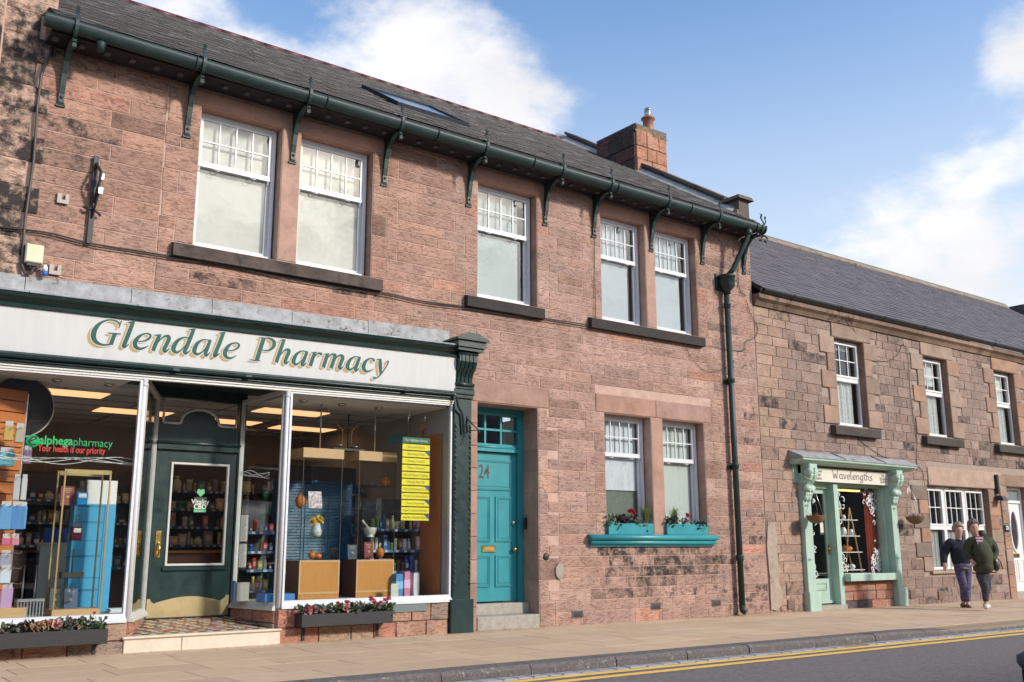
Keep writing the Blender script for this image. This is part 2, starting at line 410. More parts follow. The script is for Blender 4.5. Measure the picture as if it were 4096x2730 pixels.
# ================================================================ street
def gz(x): return .042 - .0042 * x            # the street falls gently to the right
RZ = -.11                                      # road level below the kerb top
def gtop(x0, x1, y0, y1, dz=0.0, t=.1, mb=None, tint=None, ch=.004, j=0.0):
    mb = mb or MB()
    e = [U(-j, j) for _ in range(4)]
    z = lambda x, k=0: gz(x) + dz + e[k]
    vs = [(x0, y0, z(x0) - t), (x1, y0, z(x1) - t), (x1, y1, z(x1) - t), (x0, y1, z(x0) - t),
          (x0, y0, z(x0) - ch), (x1, y0, z(x1) - ch), (x1, y1, z(x1) - ch), (x0, y1, z(x0) - ch),
          (x0 + ch, y0 + ch, z(x0, 0)), (x1 - ch, y0 + ch, z(x1, 1)), (x1 - ch, y1 - ch, z(x1, 2)), (x0 + ch, y1 - ch, z(x0, 3))]
    return mb.add(vs, [(0, 3, 2, 1), (0, 1, 5, 4), (1, 2, 6, 5), (2, 3, 7, 6), (3, 0, 4, 7), (4, 5, 9, 8), (5, 6, 10, 9), (6, 7, 11, 10), (7, 4, 8, 11), (8, 9, 10, 11)], tint)

ASPH = mat('asphalt', (.165, .143, .138), .85, var=.42, vs=16, bump=.9, bs=60, bdist=.02, dirt=((.31, .29, .28), .645, 26))
PAVE = mat('buff_sandstone_paving', rough=.8, var=.10, vs=3.5, vstretch=(1, 2.5, 1), bump=.15, bs=50, tint=True, dirt=((.21, .15, .10), .655, 3.3))
KERB = mat('whin_kerb', (.13, .115, .11), .8, var=.45, vs=30, bump=.9, bs=70, bdist=.02, dirt=((.33, .31, .27), .57, 17))
SETT = mat('granite_sett', (.30, .30, .31), .75, var=.25, vs=40, bump=.5, bs=80)
YELL = mat('yellow_road_paint', (.78, .50, .12), .7, var=.14, vs=30, bump=.3, bs=150, dirt=((.10, .09, .08), .70, 25))
JOINT = mat('paving_bed', (.28, .21, .15), .95, var=.2, vs=20)

g = MB(); X0, X1 = -300, 900
g.add([(X0, -260, gz(X0) + RZ), (X1, -260, gz(X1) + RZ), (X1, -2.0, gz(X1) + RZ), (X0, -2.0, gz(X0) + RZ)], [(0, 1, 2, 3)])
struct(g, 'road', ASPH)
g = MB(); g.add([(-300, -1.9, gz(-300) - .2), (900, -1.9, gz(900) - .2), (900, 900, gz(900) - .2), (-300, 900, gz(-300) - .2)], [(0, 1, 2, 3)])
struct(g, 'ground', mat('earth', (.12, .10, .07), .9, var=.3))
# pavement bed and slabs
KB, KF = -3.50, -3.80                        # back and front of the kerb
pb = MB(); x0, x1 = -4, 46
pb.hexa([(x0, KB, gz(x0) - .15), (x1, KB, gz(x1) - .15), (x1, .5, gz(x1) - .15), (x0, .5, gz(x0) - .15), (x0, KB, gz(x0) - .006), (x1, KB, gz(x1) - .006), (x1, .5, gz(x1) - .006), (x0, .5, gz(x0) - .006)])
pav = struct(pb, 'pavement', JOINT)
slabs = []
rows = [(.48, .06), (.06, -.40), (-.40, -1.0), (-1.0, -1.6), (-1.6, -2.2), (-2.2, -2.85), (-2.85, KB)]
BUFF = ((.50, .365, .24), (.52, .38, .255), (.48, .345, .23), (.51, .37, .245), (.49, .37, .255), (.53, .39, .26))
for i, (ya, yb) in enumerate(rows):
    x = -3.5 + U(0, .5)
    while x < 44:
        w = R.choice((.6, .75, .9, .9)) * (1.0 if x < 24 else 1.6)
        c = R.choice(BUFF); k = U(.92, 1.06)
        mb = gtop(x, x + w - .005, yb + .0025, ya - .0025, 0, .05, tint=(c[0] * k, c[1] * k, c[2] * k, 0), j=.0015)
        slabs.append((mb, w * .6 * shown((x + w / 2, ya, 0)) ** 2))
        x += w
pieces(pav, 'paving_slab', 'paving_slabs', slabs, PAVE)
# kerb stones
kx = -3.0
kerb = struct(MB().hexa([(x0, KF + .02, gz(x0) - .3), (x1, KF + .02, gz(x1) - .3), (x1, KB - .004, gz(x1) - .3), (x0, KB - .004, gz(x0) - .3), (x0, KF + .02, gz(x0) - .03), (x1, KF + .02, gz(x1) - .03), (x1, KB - .004, gz(x1) - .03), (x0, KB - .004, gz(x0) - .03)]), 'kerb', JOINT)
while kx < 44:
    w = U(.9, 1.35); n = 6; mb = MB(); vs = []
    for i in range(n + 1):
        x = kx + (w - .012) * i / n; jz, jy = U(-.006, .006), U(-.008, .008)
        drop = -.05 * max(0, min(1, (x - 13.6) / 1.5)) if x > 13.6 else 0     # dropped kerb towards the salon
        z = gz(x) + drop
        vs += [(x, KB - .002, z - .3), (x, KB - .002, z + .002), (x, KF + .035, z + jz), (x, KF + jy, z - .035 + jz), (x, KF - .004 + jy, z - .3)]
    for i in range(n):
        a = i * 5; mb.add([], [])
    fs = []
    for i in range(n):
        for k in range(4): fs.append((i * 5 + k, (i + 1) * 5 + k, (i + 1) * 5 + k + 1, i * 5 + k + 1))
    fs += [(0, 1, 2, 3, 4), tuple(n * 5 + k for k in (4, 3, 2, 1, 0))]
    mb.add(vs, fs).build('kerb_stone', KERB, kerb)
    kx += w
# setts along the channel
sx = -2.5; sets = []
channel = struct(MB().hexa([(x0, -3.99, gz(x0) + RZ - .05), (x1, -3.99, gz(x1) + RZ - .05), (x1, KF - .01, gz(x1) + RZ - .05), (x0, KF - .01, gz(x0) + RZ - .05), (x0, -3.99, gz(x0) + RZ + .004), (x1, -3.99, gz(x1) + RZ + .004), (x1, KF - .01, gz(x1) + RZ + .004), (x0, KF - .01, gz(x0) + RZ + .004)]), 'road_channel', JOINT)
while sx < 40:
    w = U(.17, .27)
    if not (11.55 < sx < 12.0):
        sets.append((gtop(sx, sx + w - .012, -3.985 + U(-.012, .012), KF - .02, RZ + .014 + U(-.004, .004), .03, ch=.012), w * shown((sx, -3.9, 0))))
    sx += w
pieces(channel, 'sett', 'setts', sets, SETT)
# double yellow lines
for (ya, yb) in ((-4.15, -4.02), (-4.41, -4.27)):
    mb = MB(); x = -8.0; n = 0
    while x < 60:
        e1, e2, e3, e4 = (U(-.006, .006) for _ in range(4)); w = .33
        if n == 0: pe1, pe2 = e1, e2
        mb.add([(x, ya + pe1, gz(x) + RZ + .004), (x + w, ya + e3, gz(x + w) + RZ + .004), (x + w, yb + e4, gz(x + w) + RZ + .004), (x, yb + pe2, gz(x) + RZ + .004)], [(0, 1, 2, 3)])
        pe1, pe2 = e3, e4; x += w; n += 1
    struct(mb, 'yellow_line', YELL)

# the row of houses across the street, seen only as a reflection in the glass
op = thing('opposite_terrace', 'pale rendered row of houses reflected in the shop windows', 'building', (12, -16, gz(12) + RZ))
OPW = mat('grey_render', (.36, .34, .32), .9, var=.15, vs=2)
ow = MB(); ow.box(-14, 95, -22, -15.6, -.6, 4.7); ow.build('wall', OPW, op)
MB().prism([(-15.3, 4.6), (-15.3, 4.75), (-18.8, 7.0), (-22.3, 4.75), (-22.3, 4.6)], 'x', -14.2, 95.2).build('roof', mat('opposite_slate', (.08, .08, .09), .6, var=.2), op)
for i in range(29):
    x = -12 + i * 3.5
    for z in (.9, 3.0):
        wf = MB().box(x - .5, x + .5, -15.62, -15.55, z, z + 1.45).build('window', mat('opposite_frame', (.7, .7, .68), .5), op)
        for a in (-.45, .03): MB().box(x + a, x + a + .42, -15.55, -15.535, z + .06, z + 1.39).build('pane', mat('opposite_glass', (.03, .035, .04), .08), wf)
    if i % 3 == 1: MB().box(x + 1.2, x + 2.1, -15.6, -15.54, -.2, 2.0).build('door', mat('opposite_door', (.10, .03, .03), .5), op)
# ================================================================ main building
def stone(x0, x1, z0, z1, tint, y=0.0, proud=.003, bev=.008, gap=.0028, rough=.004, back=.02):
    """one dressed block: arris ring and a bulging face"""
    x0 += gap; x1 -= gap; z0 += gap; z1 -= gap
    f = y - proud; b = min(bev, (x1 - x0) * .3, (z1 - z0) * .3)
    j = lambda: U(-rough, rough) * .5
    cx = x0 + (x1 - x0) * U(.4, .6)
    vs = [(x0, y + back, z0), (x1, y + back, z0), (x1, y + back, z1), (x0, y + back, z1),
          (x0, f + .004, z0), (x1, f + .004, z0), (x1, f + .004, z1), (x0, f + .004, z1),
          (x0 + b, f - rough + j(), z0 + b), (cx, f - rough + j(), z0 + b), (x1 - b, f - rough + j(), z0 + b),
          (x1 - b, f - rough + j(), z1 - b), (cx, f - rough + j(), z1 - b), (x0 + b, f - rough + j(), z1 - b)]
    fs = [(0, 1, 5, 4), (1, 2, 6, 5), (2, 3, 7, 6), (3, 0, 4, 7), (4, 5, 10, 9, 8), (5, 6, 11, 10), (6, 7, 13, 12, 11), (7, 4, 8, 13), (8, 9, 12, 13), (9, 10, 11, 12)]
    return MB().add(vs, fs, tint)
def size_of(mb):
    p = mb.v[8 if len(mb.v) > 8 else 0]; a, b = mb.v[0], mb.v[2]
    return abs(a[0] - b[0]) * abs(a[2] - b[2]) * shown(p) ** 2
def wall_sheet(mb, x0, x1, z0, z1, holes, y=0.0, depth=.30):
    """a wall face with openings and their reveals"""
    xs = sorted({x0, x1, *[h[0] for h in holes], *[h[1] for h in holes]}); zs = sorted({z0, z1, *[h[2] for h in holes], *[h[3] for h in holes]})
    for i in range(len(xs) - 1):
        for k in range(len(zs) - 1):
            cx, cz = (xs[i] + xs[i + 1]) / 2, (zs[k] + zs[k + 1]) / 2
            if any(h[0] < cx < h[1] and h[2] < cz < h[3] for h in holes): continue
            mb.add([(xs[i], y, zs[k]), (xs[i + 1], y, zs[k]), (xs[i + 1], y, zs[k + 1]), (xs[i], y, zs[k + 1])], [(0, 1, 2, 3)])
    for (a, b, c, d) in holes:
        for q in (((a, c), (a, d)), ((b, d), (b, c)), ((a, d), (b, d)), ((b, c), (a, c))):
            (xa, za), (xb, zb) = q
            mb.add([(xa, y, za), (xb, y, zb), (xb, y + depth, zb), (xa, y + depth, za)], [(0, 1, 2, 3)])
def courses(x0, x1, zs, blocked, tintf, lens=(.42, 1.15), **kw):
    """coursed blocks over [x0,x1], avoiding blocked rects (xa,xb,za,zb)"""
    out = []; last = []
    for k in range(len(zs) - 1):
        za, zb = zs[k], zs[k + 1]
        spans = [(x0, x1)]
        for (a, b, c, d) in blocked:
            if c < zb - .01 and d > za + .01:
                ns = []
                for (s, e) in spans:
                    if b <= s + .001 or a >= e - .001: ns.append((s, e)); continue
                    if a - s > .03: ns.append((s, a))
                    if e - b > .03: ns.append((b, e))
                spans = ns
        cur = []
        for (s, e) in spans:
            x = s
            while x < e - .001:
                w = U(*lens)
                for _ in range(8):
                    if all(abs(x + w - q) > .09 for q in last): break
                    w = U(*lens)
                if e - (x + w) < lens[0] * .8: w = e - x
                if w > lens[1] * 1.35: w = w / 2
                cur.append(x + w)
                out.append((stone(x, x + w, za, zb, tintf(x + w / 2, (za + zb) / 2), **kw)))
                x += w
        last = cur
    return out
def ptint(x, z):
    c = R.choice(PINK); k = U(.84, 1.10); d = U(.12, .40)
    q = R.random()
    if x < 7.5: c = (c[0] * 1.02, c[1] * .95, c[2] * .9)
    if z > 6.9: d = U(.3, .44)  # top courses get more crust, standing in for shade under the eaves
    if q < .04: k *= .72; d = .42
    elif q < .07: c = (.50, .27, .20)
    elif q < .078 and x > 9 and z > 1.5: c = (.47, .40, .31)
    if x < 2.7 and z > 4.2: d = U(.42, .6) - .15 * max(0, (x - 2.1))
    if 10.55 < x < 14.6 and z < 1.28: d = U(.5, .64) if z > .7 and 10.6 < x < 13.6 else U(.42, .54) if z > .4 else U(.32, .5)      # damp soot below the painted sill
    if 2.6 < x < 6.9 and 4.5 < z < 4.82 and q < .5: d = U(.4, .56)
    if x > 14.45: d = U(.38, .56) if R.random() < .75 else .3
    return (c[0] * k, c[1] * k, c[2] * k, d)
XL, XR, ZT = .55, 15.0, 7.62
bld = thing('stone_building', 'two storey pink sandstone building with dark green shopfront and teal door', 'building', (8, 0, 0))
UP = [(3.915, 5.069), (5.348, 6.506), (8.385, 9.583), (10.998, 12.076), (12.32, 13.415)]; UZ = (5.02, 6.945)
LO = [(10.99, 12.076), (12.365, 13.43)]; LZ = (1.395, 3.405)
DR = (8.395, 9.57, 0.0, 3.368)
SHOP = (XL, 8.02, -.15, 4.1)
holes = [(a, b, *UZ) for a, b in UP] + [(a, b, *LZ) for a, b in LO] + [DR, SHOP]
w = MB(); wall_sheet(w, XL, XR, -.3, ZT, holes, 0.0, .34)
w.add([(XR, 0, -.3), (XR, 8, -.3), (XR, 8, ZT), (XR, 0, ZT)], [(0, 1, 2, 3)])
wall = w.build('wall', MORTAR, bld)
st = []
special = [SHOP]
def block(x0, x1, z0, z1, m=SMOOTH, tint=None, proud=.012, rough=.003, name='stone', y=0.0, into=.0):
    c = R.choice(PINK); k = U(.9, 1.04)
    mb = stone(x0, x1, z0, z1, tint or (c[0] * k * .86, c[1] * k * .82, c[2] * k * .80, U(.1, .28)), y=y, proud=proud, rough=rough, back=into or .02)
    mb.build(name, m, wall); special.append((x0, x1, z0, z1))
def jambs(a, b, z0, z1, n, left=True, right=True, dep=.16, wide=(.24, .43)):
    h = (z1 - z0) / n
    for i in range(n):
        za, zb = z0 + i * h, z0 + (i + 1) * h; wd = wide[i % 2]
        for side in ((0,) if left else ()) + ((1,) if right else ()):
            xa, xb = (a - wd, a) if side == 0 else (b, b + wd)
            mb = stone(xa, xb, za, zb, ptint((xa + xb) / 2, (za + zb) / 2)); st.append(mb); special.append((xa, xb, za, zb))
            # the dressed return in the reveal
            c = R.choice(PINK); k = U(.8, 1.0); X = a if side == 0 else b; s = 1 if side == 0 else -1
            mbr = MB(); e = .004
            mbr.hexa([(X - .004 * s, .004, za + e), (X + .006 * s, .004, za + e), (X + .006 * s, dep + .03, za + e), (X - .004 * s, dep + .03, za + e),
                      (X - .004 * s, .004, zb - e), (X + .006 * s, .004, zb - e), (X + .006 * s, dep + .03, zb - e), (X - .004 * s, dep + .03, zb - e)], (c[0] * k, c[1] * k, c[2] * k, U(.2, .38)))
            mbr.build('reveal_stone', SMOOTH, wall)
# mullions, lintels, jambs
for (a, b, z0, z1) in ((5.069, 5.348, *UZ), (12.076, 12.32, *UZ), (12.076, 12.365, *LZ)):
    c = R.choice(PINK)
    MB().bbox(a + .001, b - .001, -.008, .2, z0 + .003, z1 - .003, .012, (c[0] * 1.0, c[1] * .98, c[2] * .95, .16)).build('mullion', SMOOTH, bld)
    special.append((a, b, z0, z1))
n = 6
jambs(3.915, 6.506, *UZ, n); jambs(8.385, 9.583, *UZ, n); jambs(10.998, 13.415, *UZ, n)
jambs(10.99, 13.43, *LZ, n)
jambs(DR[0], DR[1], .36, DR[3], 9, dep=.42, wide=(.19, .40), left=False)
jambs(DR[0], DR[1], .0, .36, 1, dep=.30, wide=(.3, .3), left=False)
for i in range(10): 
    za, zb = i * .3368, (i + 1) * .3368
    block(8.2, DR[0], za, zb, SMOOTH, rough=.004)
block(8.2, 9.79, 3.372, 3.70); block(10.80, 12.21, 3.408, 3.72); block(12.21, 13.645, 3.408, 3.72)
for (a, b) in ((3.6, 5.21), (5.21, 6.8), (8.1, 9.87), (10.7, 12.2), (12.2, 13.72)):
    block(a, b, 6.95, 7.16, tint=(.42, .245, .19, .26))
for (a, b) in ((3.915, 5.069), (5.348, 6.506), (8.385, 9.583), (10.998, 12.076), (12.32, 13.415)):   # lintel soffits
    MB().box(a + .001, b - .001, .002, .19, UZ[1] - .006, UZ[1] + .01, (.46, .27, .20, .15)).build('lintel_soffit', SMOOTH, wall)
for (a, b, z) in ((DR[0], DR[1], DR[3]), (*LO[0], LZ[1]), (*LO[1], LZ[1])):
    MB().box(a + .001, b - .001, .002, .43 if z == DR[3] else .19, z - .006, z + .01, (.40, .25, .20, .2)).build('lintel_soffit', SMOOTH, wall)
zs = [-.02, .2, .37, .54, .71, .88, 1.05, 1.225, 1.395] + [1.395 + .1675 * i for i in range(1, 13)] + [3.55, 3.70] + [3.70 + .165 * i for i in range(1, 9)] + [5.02 + (6.945 - 5.02) / 12 * i for i in range(1, 13)] + [7.12, 7.29, 7.46, 7.61]
zs = sorted(set(round(z, 4) for z in zs)); zs = [z for i, z in enumerate(zs) if i == 0 or z - zs[i - 1] > .05]
blocked = special + [(a, b, *UZ) for a, b in UP] + [(a, b, *LZ) for a, b in LO] + [DR, (10.6, 13.5, 1.23, 1.395)]
zl = [3.9 + .222 * i for i in range(17)]
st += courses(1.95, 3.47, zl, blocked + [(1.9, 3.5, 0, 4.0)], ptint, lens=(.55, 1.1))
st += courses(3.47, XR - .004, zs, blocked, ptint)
# the rusticated end pier with flaking crust
for k in range(20):
    z0 = 4.1 + k * .315 if k else 4.1
    if z0 > 9.5: break
    a = .25 if k % 2 else .1
    for (xa, xb, yy, al) in ((.6, 1.48, -.10, .50), (1.48, 1.95 + (.12 if k % 2 else -.05), -.0, .48)):
        mb = stone(xa, xb, z0, z0 + .315, (.56, .38, .29, al + U(.02, .16)), y=yy, proud=.02, bev=.03, back=.14)
        st.append(mb)
MB().box(.55, 1.5, -.098, .9, 4.0, 9.7).box(1.501, 1.93, .003, .9, 7.3, 9.7).build('end_pier', MORTAR, bld)
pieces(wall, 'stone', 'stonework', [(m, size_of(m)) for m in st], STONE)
# pale repair patch and the small vents at the foot of the wall
for (x, z) in ((10.32, .16), (12.05, .22), (13.55, .22)):
    v = MB()
    v.box(x - .11, x + .11, -.014, .004, z - .055, z + .055).build('wall_vent', mat('vent_dark', (.03, .03, .03), .8), bld)
    g2 = MB()
    for i in range(6):
        xx = x - .13 + i * .045
        g2.tube([(xx, -.04, z - .06), (xx + .04, -.04, z + .06)], .005, 4); g2.tube([(xx + .04, -.0405, z - .06), (xx, -.0405, z + .06)], .005, 4)
    g2.box(x - .145, x + .145, -.046, -.034, z - .07, z - .058); g2.box(x - .145, x + .145, -.046, -.034, z + .058, z + .07)
    g2.box(x - .145, x - .133, -.0465, -.034, z - .07, z + .07); g2.box(x + .133, x + .145, -.0465, -.034, z - .07, z + .07)
    g2.v = [(x + (p[0] - x) * .76, p[1] + .026, z + (p[2] - z) * .82) for p in g2.v]; g2.build('vent_grille', mat('vent_grey', (.17, .15, .14), .7, var=.2), bld)
pt = []
for i in range(14):
    t = i / 14 * math.tau; r = U(.8, 1.1)
    pt.append((9.96 + .085 * r * math.cos(t), .83 + .13 * r * math.sin(t)))
MB().prism(pt, 'y', -.032, -.005).build('mortar_patch', mat('cement', (.31, .28, .23), .9, var=.2), bld)
# sills
def sill(a, b, z0, z1, y0, m, name='window_sill', n=1):
    for i in range(n):
        xa, xb = a + (b - a) * i / n + (.002 if i else 0), a + (b - a) * (i + 1) / n
        mb = MB(); c = (.11, .085, .075, .50) if a < 5 else (.05, .045, .042, .55)
        mb.hexa([(xa, y0, z0), (xb, y0, z0), (xb, .1, z0), (xa, .1, z0), (xa, y0, z1 - .03), (xb, y0, z1 - .03), (xb, .1, z1 + .02), (xa, .1, z1 + .02)], c)
        mb.build(name, m, bld)
sill(3.65, 6.66, 4.82, 5.015, -.10, SMOOTH, n=3); sill(8.14, 9.66, 4.82, 5.015, -.10, SMOOTH); sill(10.67, 13.48, 4.82, 5.015, -.10, SMOOTH, n=2)
ts = MB()
ts.box(10.58, 13.52, -.05, .15, 1.2, 1.385)
ts.tube([(10.55, -.10, 1.345), (13.55, -.10, 1.345)], .045, 12); ts.tube([(10.58, -.07, 1.265), (13.52, -.07, 1.265)], .038, 10)
ts.box(10.56, 13.54, -.10, .1, 1.365, 1.392)
ts.build('painted_sill', TEAL, bld)

# ---------------------------------------------------------------- sash windows
HOOK = mat('sash_hook', (.7, .7, .7), .35)
def sash_window(par, x0, x1, z0, z1, y, blind, zm=None, cols=4, blind_bottom=None, name='window', gap=.2):
    """box sash: eight small panes above, one large below"""
    zm = zm or z0 + (z1 - z0) * .62
    f = MB(); fw = .05
    f.box(x0, x0 + fw, y, y + .1, z0, z1); f.box(x1 - fw, x1, y, y + .1, z0, z1); f.box(x0 + fw, x1 - fw, y + .002, y + .1, z1 - fw, z1); f.box(x0 + fw, x1 - fw, y - .03, y + .1, z0, z0 + .055)
    a, b = x0 + fw, x1 - fw
    sf = .042
    # upper sash (outer) rails
    yu = y + .02
    f.box(a, a + sf, yu, yu + .035, zm, z1 - fw); f.box(b - sf, b, yu, yu + .035, zm, z1 - fw); f.box(a, b, yu + .001, yu + .034, z1 - fw - sf, z1 - fw)
    win = f.build(name, WHITE, par)
    MB().box(a, b, yu - .006, yu + .04, zm - .03, zm + .04).build('meeting_rail', WHITE, win)
    # lower sash set back
    yl = y + .058
    l = MB()
    l.box(a, a + sf, yl, yl + .035, z0 + .055, zm); l.box(b - sf, b, yl, yl + .035, z0 + .055, zm); l.box(a, b, yl + .001, yl + .034, z0 + .055, z0 + .055 + .06)
    l.build('lower_sash', WHITE, win)
    # horns
    for xx in (a + .015, b - .035):
        MB().prism([(yu, zm - .03), (yu + .034, zm - .03), (yu + .034, zm - .10), (yu + .02, zm - .09), (yu + .012, zm - .06)], 'x', xx, xx + .022).build('sash_horn', WHITE, win)
    u0, u1, v0, v1 = a + sf, b - sf, zm + .04, z1 - fw - sf
    t = .018
    for i in range(1, cols):
        xx = u0 + (u1 - u0) * i / cols
        MB().box(xx - t / 2, xx + t / 2, yu + .004, yu + .03, v0, v1).build('glazing_bar', WHITE, win)
    zz = (v0 + v1) / 2
    MB().box(u0, u1, yu + .0055, yu + .0285, zz - t / 2, zz + t / 2).build('glazing_bar', WHITE, win)
    for i in range(cols):
        for k in range(2):
            xa, xb = u0 + (u1 - u0) * i / cols, u0 + (u1 - u0) * (i + 1) / cols
            za, zb = (v0, zz) if k == 0 else (zz, v1)
            e = [U(-.0015, .0015) for _ in range(4)]
            MB().hexa([(xa, yu + .015 + e[0], za), (xb, yu + .015 + e[1], za), (xb, yu + .018 + e[1], za), (xa, yu + .018 + e[0], za), (xa, yu + .015 + e[2], zb), (xb, yu + .015 + e[3], zb), (xb, yu + .018 + e[3], zb), (xa, yu + .018 + e[2], zb)]).build('pane', GLASS, win)
    MB().box(u0, u1, yl + .015, yl + .018, z0 + .11, zm - .03).build('pane', GLASS, win)
    for q in (.25, .75):
        xx = a + (b - a) * q
        MB().tube([(xx - .04, yu - .005, zm - .03), (xx - .03, yu - .03, zm - .055), (xx, yu - .035, zm - .062), (xx + .03, yu - .03, zm - .055), (xx + .04, yu - .005, zm - .03)], .006, 5).build('sash_hook', HOOK, win)
    bb = blind_bottom if blind_bottom is not None else z0 + .05
    MB().box(a + .01, b - gap, y + .115, y + .12, bb, z1 - .02).build('blind', blind, win)  # real blinds, and the cream sheets that stand in for sky reflection
    return win
SKYREF_A = mat('cream_sky_reflection', (.63, .61, .54), .85, var=.09, vs=1.6, vstretch=(1, 1, 1.6))  # pale sheets standing in for the sky reflected in the left panes
BL_B = mat('grey_green_blind', (.37, .44, .44), .85, var=.05, vs=1.2)
BL_C = mat('pale_blue_blind', (.52, .57, .61), .85, var=.04, vs=1.2)
for i, (a, b) in enumerate(UP):
    sash_window(bld, a + .005, b - .03, UZ[0], UZ[1] - .01, .15, (SKYREF_A, SKYREF_A, BL_B, BL_C, BL_C)[i], gap=.01 if i < 2 else .13)
sash_window(bld, LO[0][0] + .01, LO[0][1] - .03, LZ[0], LZ[1] - .01, .17, mat('white_curtain', (.76, .79, .84), .85, var=.10, vs=3, vstretch=(2, 1, .6), bump=.5, bs=5, bdist=.05), zm=2.73, blind_bottom=2.14, gap=.03)
sash_window(bld, LO[1][0] + .01, LO[1][1] - .03, LZ[0], LZ[1] - .01, .17, mat('pale_green_blind', (.66, .71, .66), .85, var=.03, vs=1), zm=2.70, gap=.03)
MB().box(LO[0][0] + .06, LO[0][1] - .09, .31, .315, LZ[0] + .05, 2.2).build('blind', mat('grey_green_panel', (.20, .23, .19), .9, var=.06, vs=2), bld)  # flat grey-green sheet across the lower part of the left window
# rooms behind the glass
RM = mat('room_wall', (.62, .63, .62), .9, var=.1)
def room(x0, x1, z0, z1, y0, y1, m):
    r_ = MB()
    r_.add([(x0, y0, z0), (x1, y0, z0), (x1, y1, z0), (x0, y1, z0), (x0, y0, z1), (x1, y0, z1), (x1, y1, z1), (x0, y1, z1)], [(0, 1, 2, 3), (4, 5, 6, 7), (1, 2, 6, 5), (2, 3, 7, 6), (3, 0, 4, 7)])
    return r_.build('room_shell', m, bld)
for (a, b) in ((3.7, 6.7), (8.2, 9.8), (10.8, 13.6)): room(a, b, 4.9, 7.1, .345, 2.6, RM)
room(10.8, 13.6, 1.2, 3.5, .345, 2.8, mat('olive_room', (.34, .35, .30), .9, var=.1))

# ---------------------------------------------------------------- door 24 and steps
CONC = mat('worn_concrete_step', (.33, .31, .27), .9, var=.25, vs=12, bump=.4, bs=60, dirt=((.13, .12, .10), .66, 6))
MB().bbox(8.40, 9.56, -.02, .45, -.1, .195, .012).build('door_step', CONC, bld)
MB().bbox(8.402, 9.558, .24, .6, .19, .36, .012).build('door_step', CONC, bld)
DY = .42; DL, DRR, DB, DT = 8.52, 9.445, .385, 2.66
fr = MB()
fr.box(8.40, DL - .004, DY - .05, DY + .06, .36, 3.365); fr.box(DRR + .004, 9.566, DY - .05, DY + .06, .36, 3.365)
fr.box(DL - .004, DRR + .004, DY - .048, DY + .06, 3.24, 3.364); fr.box(DL - .004, DRR + .004, DY - .07, DY + .06, DT + .006, DT + .07); fr.box(DL - .004, DRR + .004, DY - .045, DY + .06, DT + .07, DT + .13)
fr.tube([(DL, DY - .06, DT + .075), (DRR, DY - .06, DT + .075)], .022, 8)
frame = fr.build('door_frame', TEAL, bld)
z0, z1 = DT + .13, 3.24
for i in range(1, 3): MB().box(DL + (DRR - DL) * i / 3 - .017, DL + (DRR - DL) * i / 3 + .017, DY - .02, DY + .03, z0, z1).build('glazing_bar', TEAL, frame)
MB().box(DL - .003, DRR + .003, DY - .018, DY + .028, (z0 + z1) / 2 - .016, (z0 + z1) / 2 + .016).build('glazing_bar', TEAL, frame)
for i in range(3):
    for k in range(2):
        MB().box(DL + (DRR - DL) * i / 3, DL + (DRR - DL) * (i + 1) / 3, DY + .006 + .0005 * i, DY + .01 + .0005 * i, z0 + (z1 - z0) * k / 2, z0 + (z1 - z0) * (k + 1) / 2).build('pane', GLASS, frame)
MB().box(8.42, 9.55, DY + .5, DY + .52, .3, 3.4).build('hall_back', mat('dark_hall', (.012, .015, .018), .9), frame)
leaf = MB().box(DL, DRR, DY, DY + .045, DB, DT).build('front_door', TEAL, bld)
def moulded(par, xa, xb, za, zb, y, m, name='door_panel', w=.035):
    p = MB()
    for k, (o, h) in enumerate(((0, .018), (w * .55, .010))):
        a, b, c, d = xa + o, xb - o, za + o, zb - o; t = w * .45
        p.prism([(a, c), (b, c), (b - t, c + t), (a + t, c + t)], 'y', y - h, y - .0005); p.prism([(b, c), (b, d), (b - t, d - t), (b - t, c + t)], 'y', y - h, y - .0005)
        p.prism([(b, d), (a, d), (a + t, d - t), (b - t, d - t)], 'y', y - h, y - .0005); p.prism([(a, d), (a, c), (a + t, c + t), (a + t, d - t)], 'y', y - h, y - .0005)
    p.box(xa + w * 1.6, xb - w * 1.6, y - .009, y - .0005, za + w * 1.6, zb - w * 1.6)
    return p.build(name, m, par)
cxm = (DL + DRR) / 2
moulded(leaf, DL + .09, DRR - .09, 2.07, 2.54, DY, TEAL)
for (a, b) in ((DL + .09, cxm - .05), (cxm + .05, DRR - .09)):
    moulded(leaf, a, b, 1.28, 1.97, DY, TEAL); moulded(leaf, a, b, .60, 1.07, DY, TEAL)
text('24', .30, leaf, 'door_number', mat('dark_bronze', (.045, .035, .018), .35, spec=.8), (cxm - .17, DY - .012, 2.34), bold=.004, width=.21)
lb = MB().bbox(cxm - .20, cxm + .06, DY - .016, DY - .002, 1.12, 1.22, .005).build('letterbox', BRASS, leaf)
MB().box(cxm - .165, cxm + .025, DY - .021, DY - .0165, 1.145, 1.195).build('letter_flap', mat('tarnished_brass', (.35, .27, .14), .45, metal=1), leaf)
MB().lathe((DRR - .07, DY - .07, 1.16), [(.012, .07), (.014, .045), (.03, .03), (.036, .012), (.03, -.01), (.012, -.018)][::-1], 12, axis='y').build('door_knob', BRASS, leaf)
MB().lathe((DRR - .07, DY - .03, 1.57), [(.02, -.02), (.034, -.012), (.034, .028)], 12, axis='y').build('door_lock', STEEL, leaf)
MB().bbox(9.50, 9.562, .28, .30, 1.47, 1.65, .006).build('key_safe', BLACK, bld)
rs = MB().lathe((9.70, -.035, 1.05), [(.02, .005), (.03, .008), (.055, .016), (.06, .03)], 12, axis='y'); rs.build('bell_pull', BLKIRON, bld)

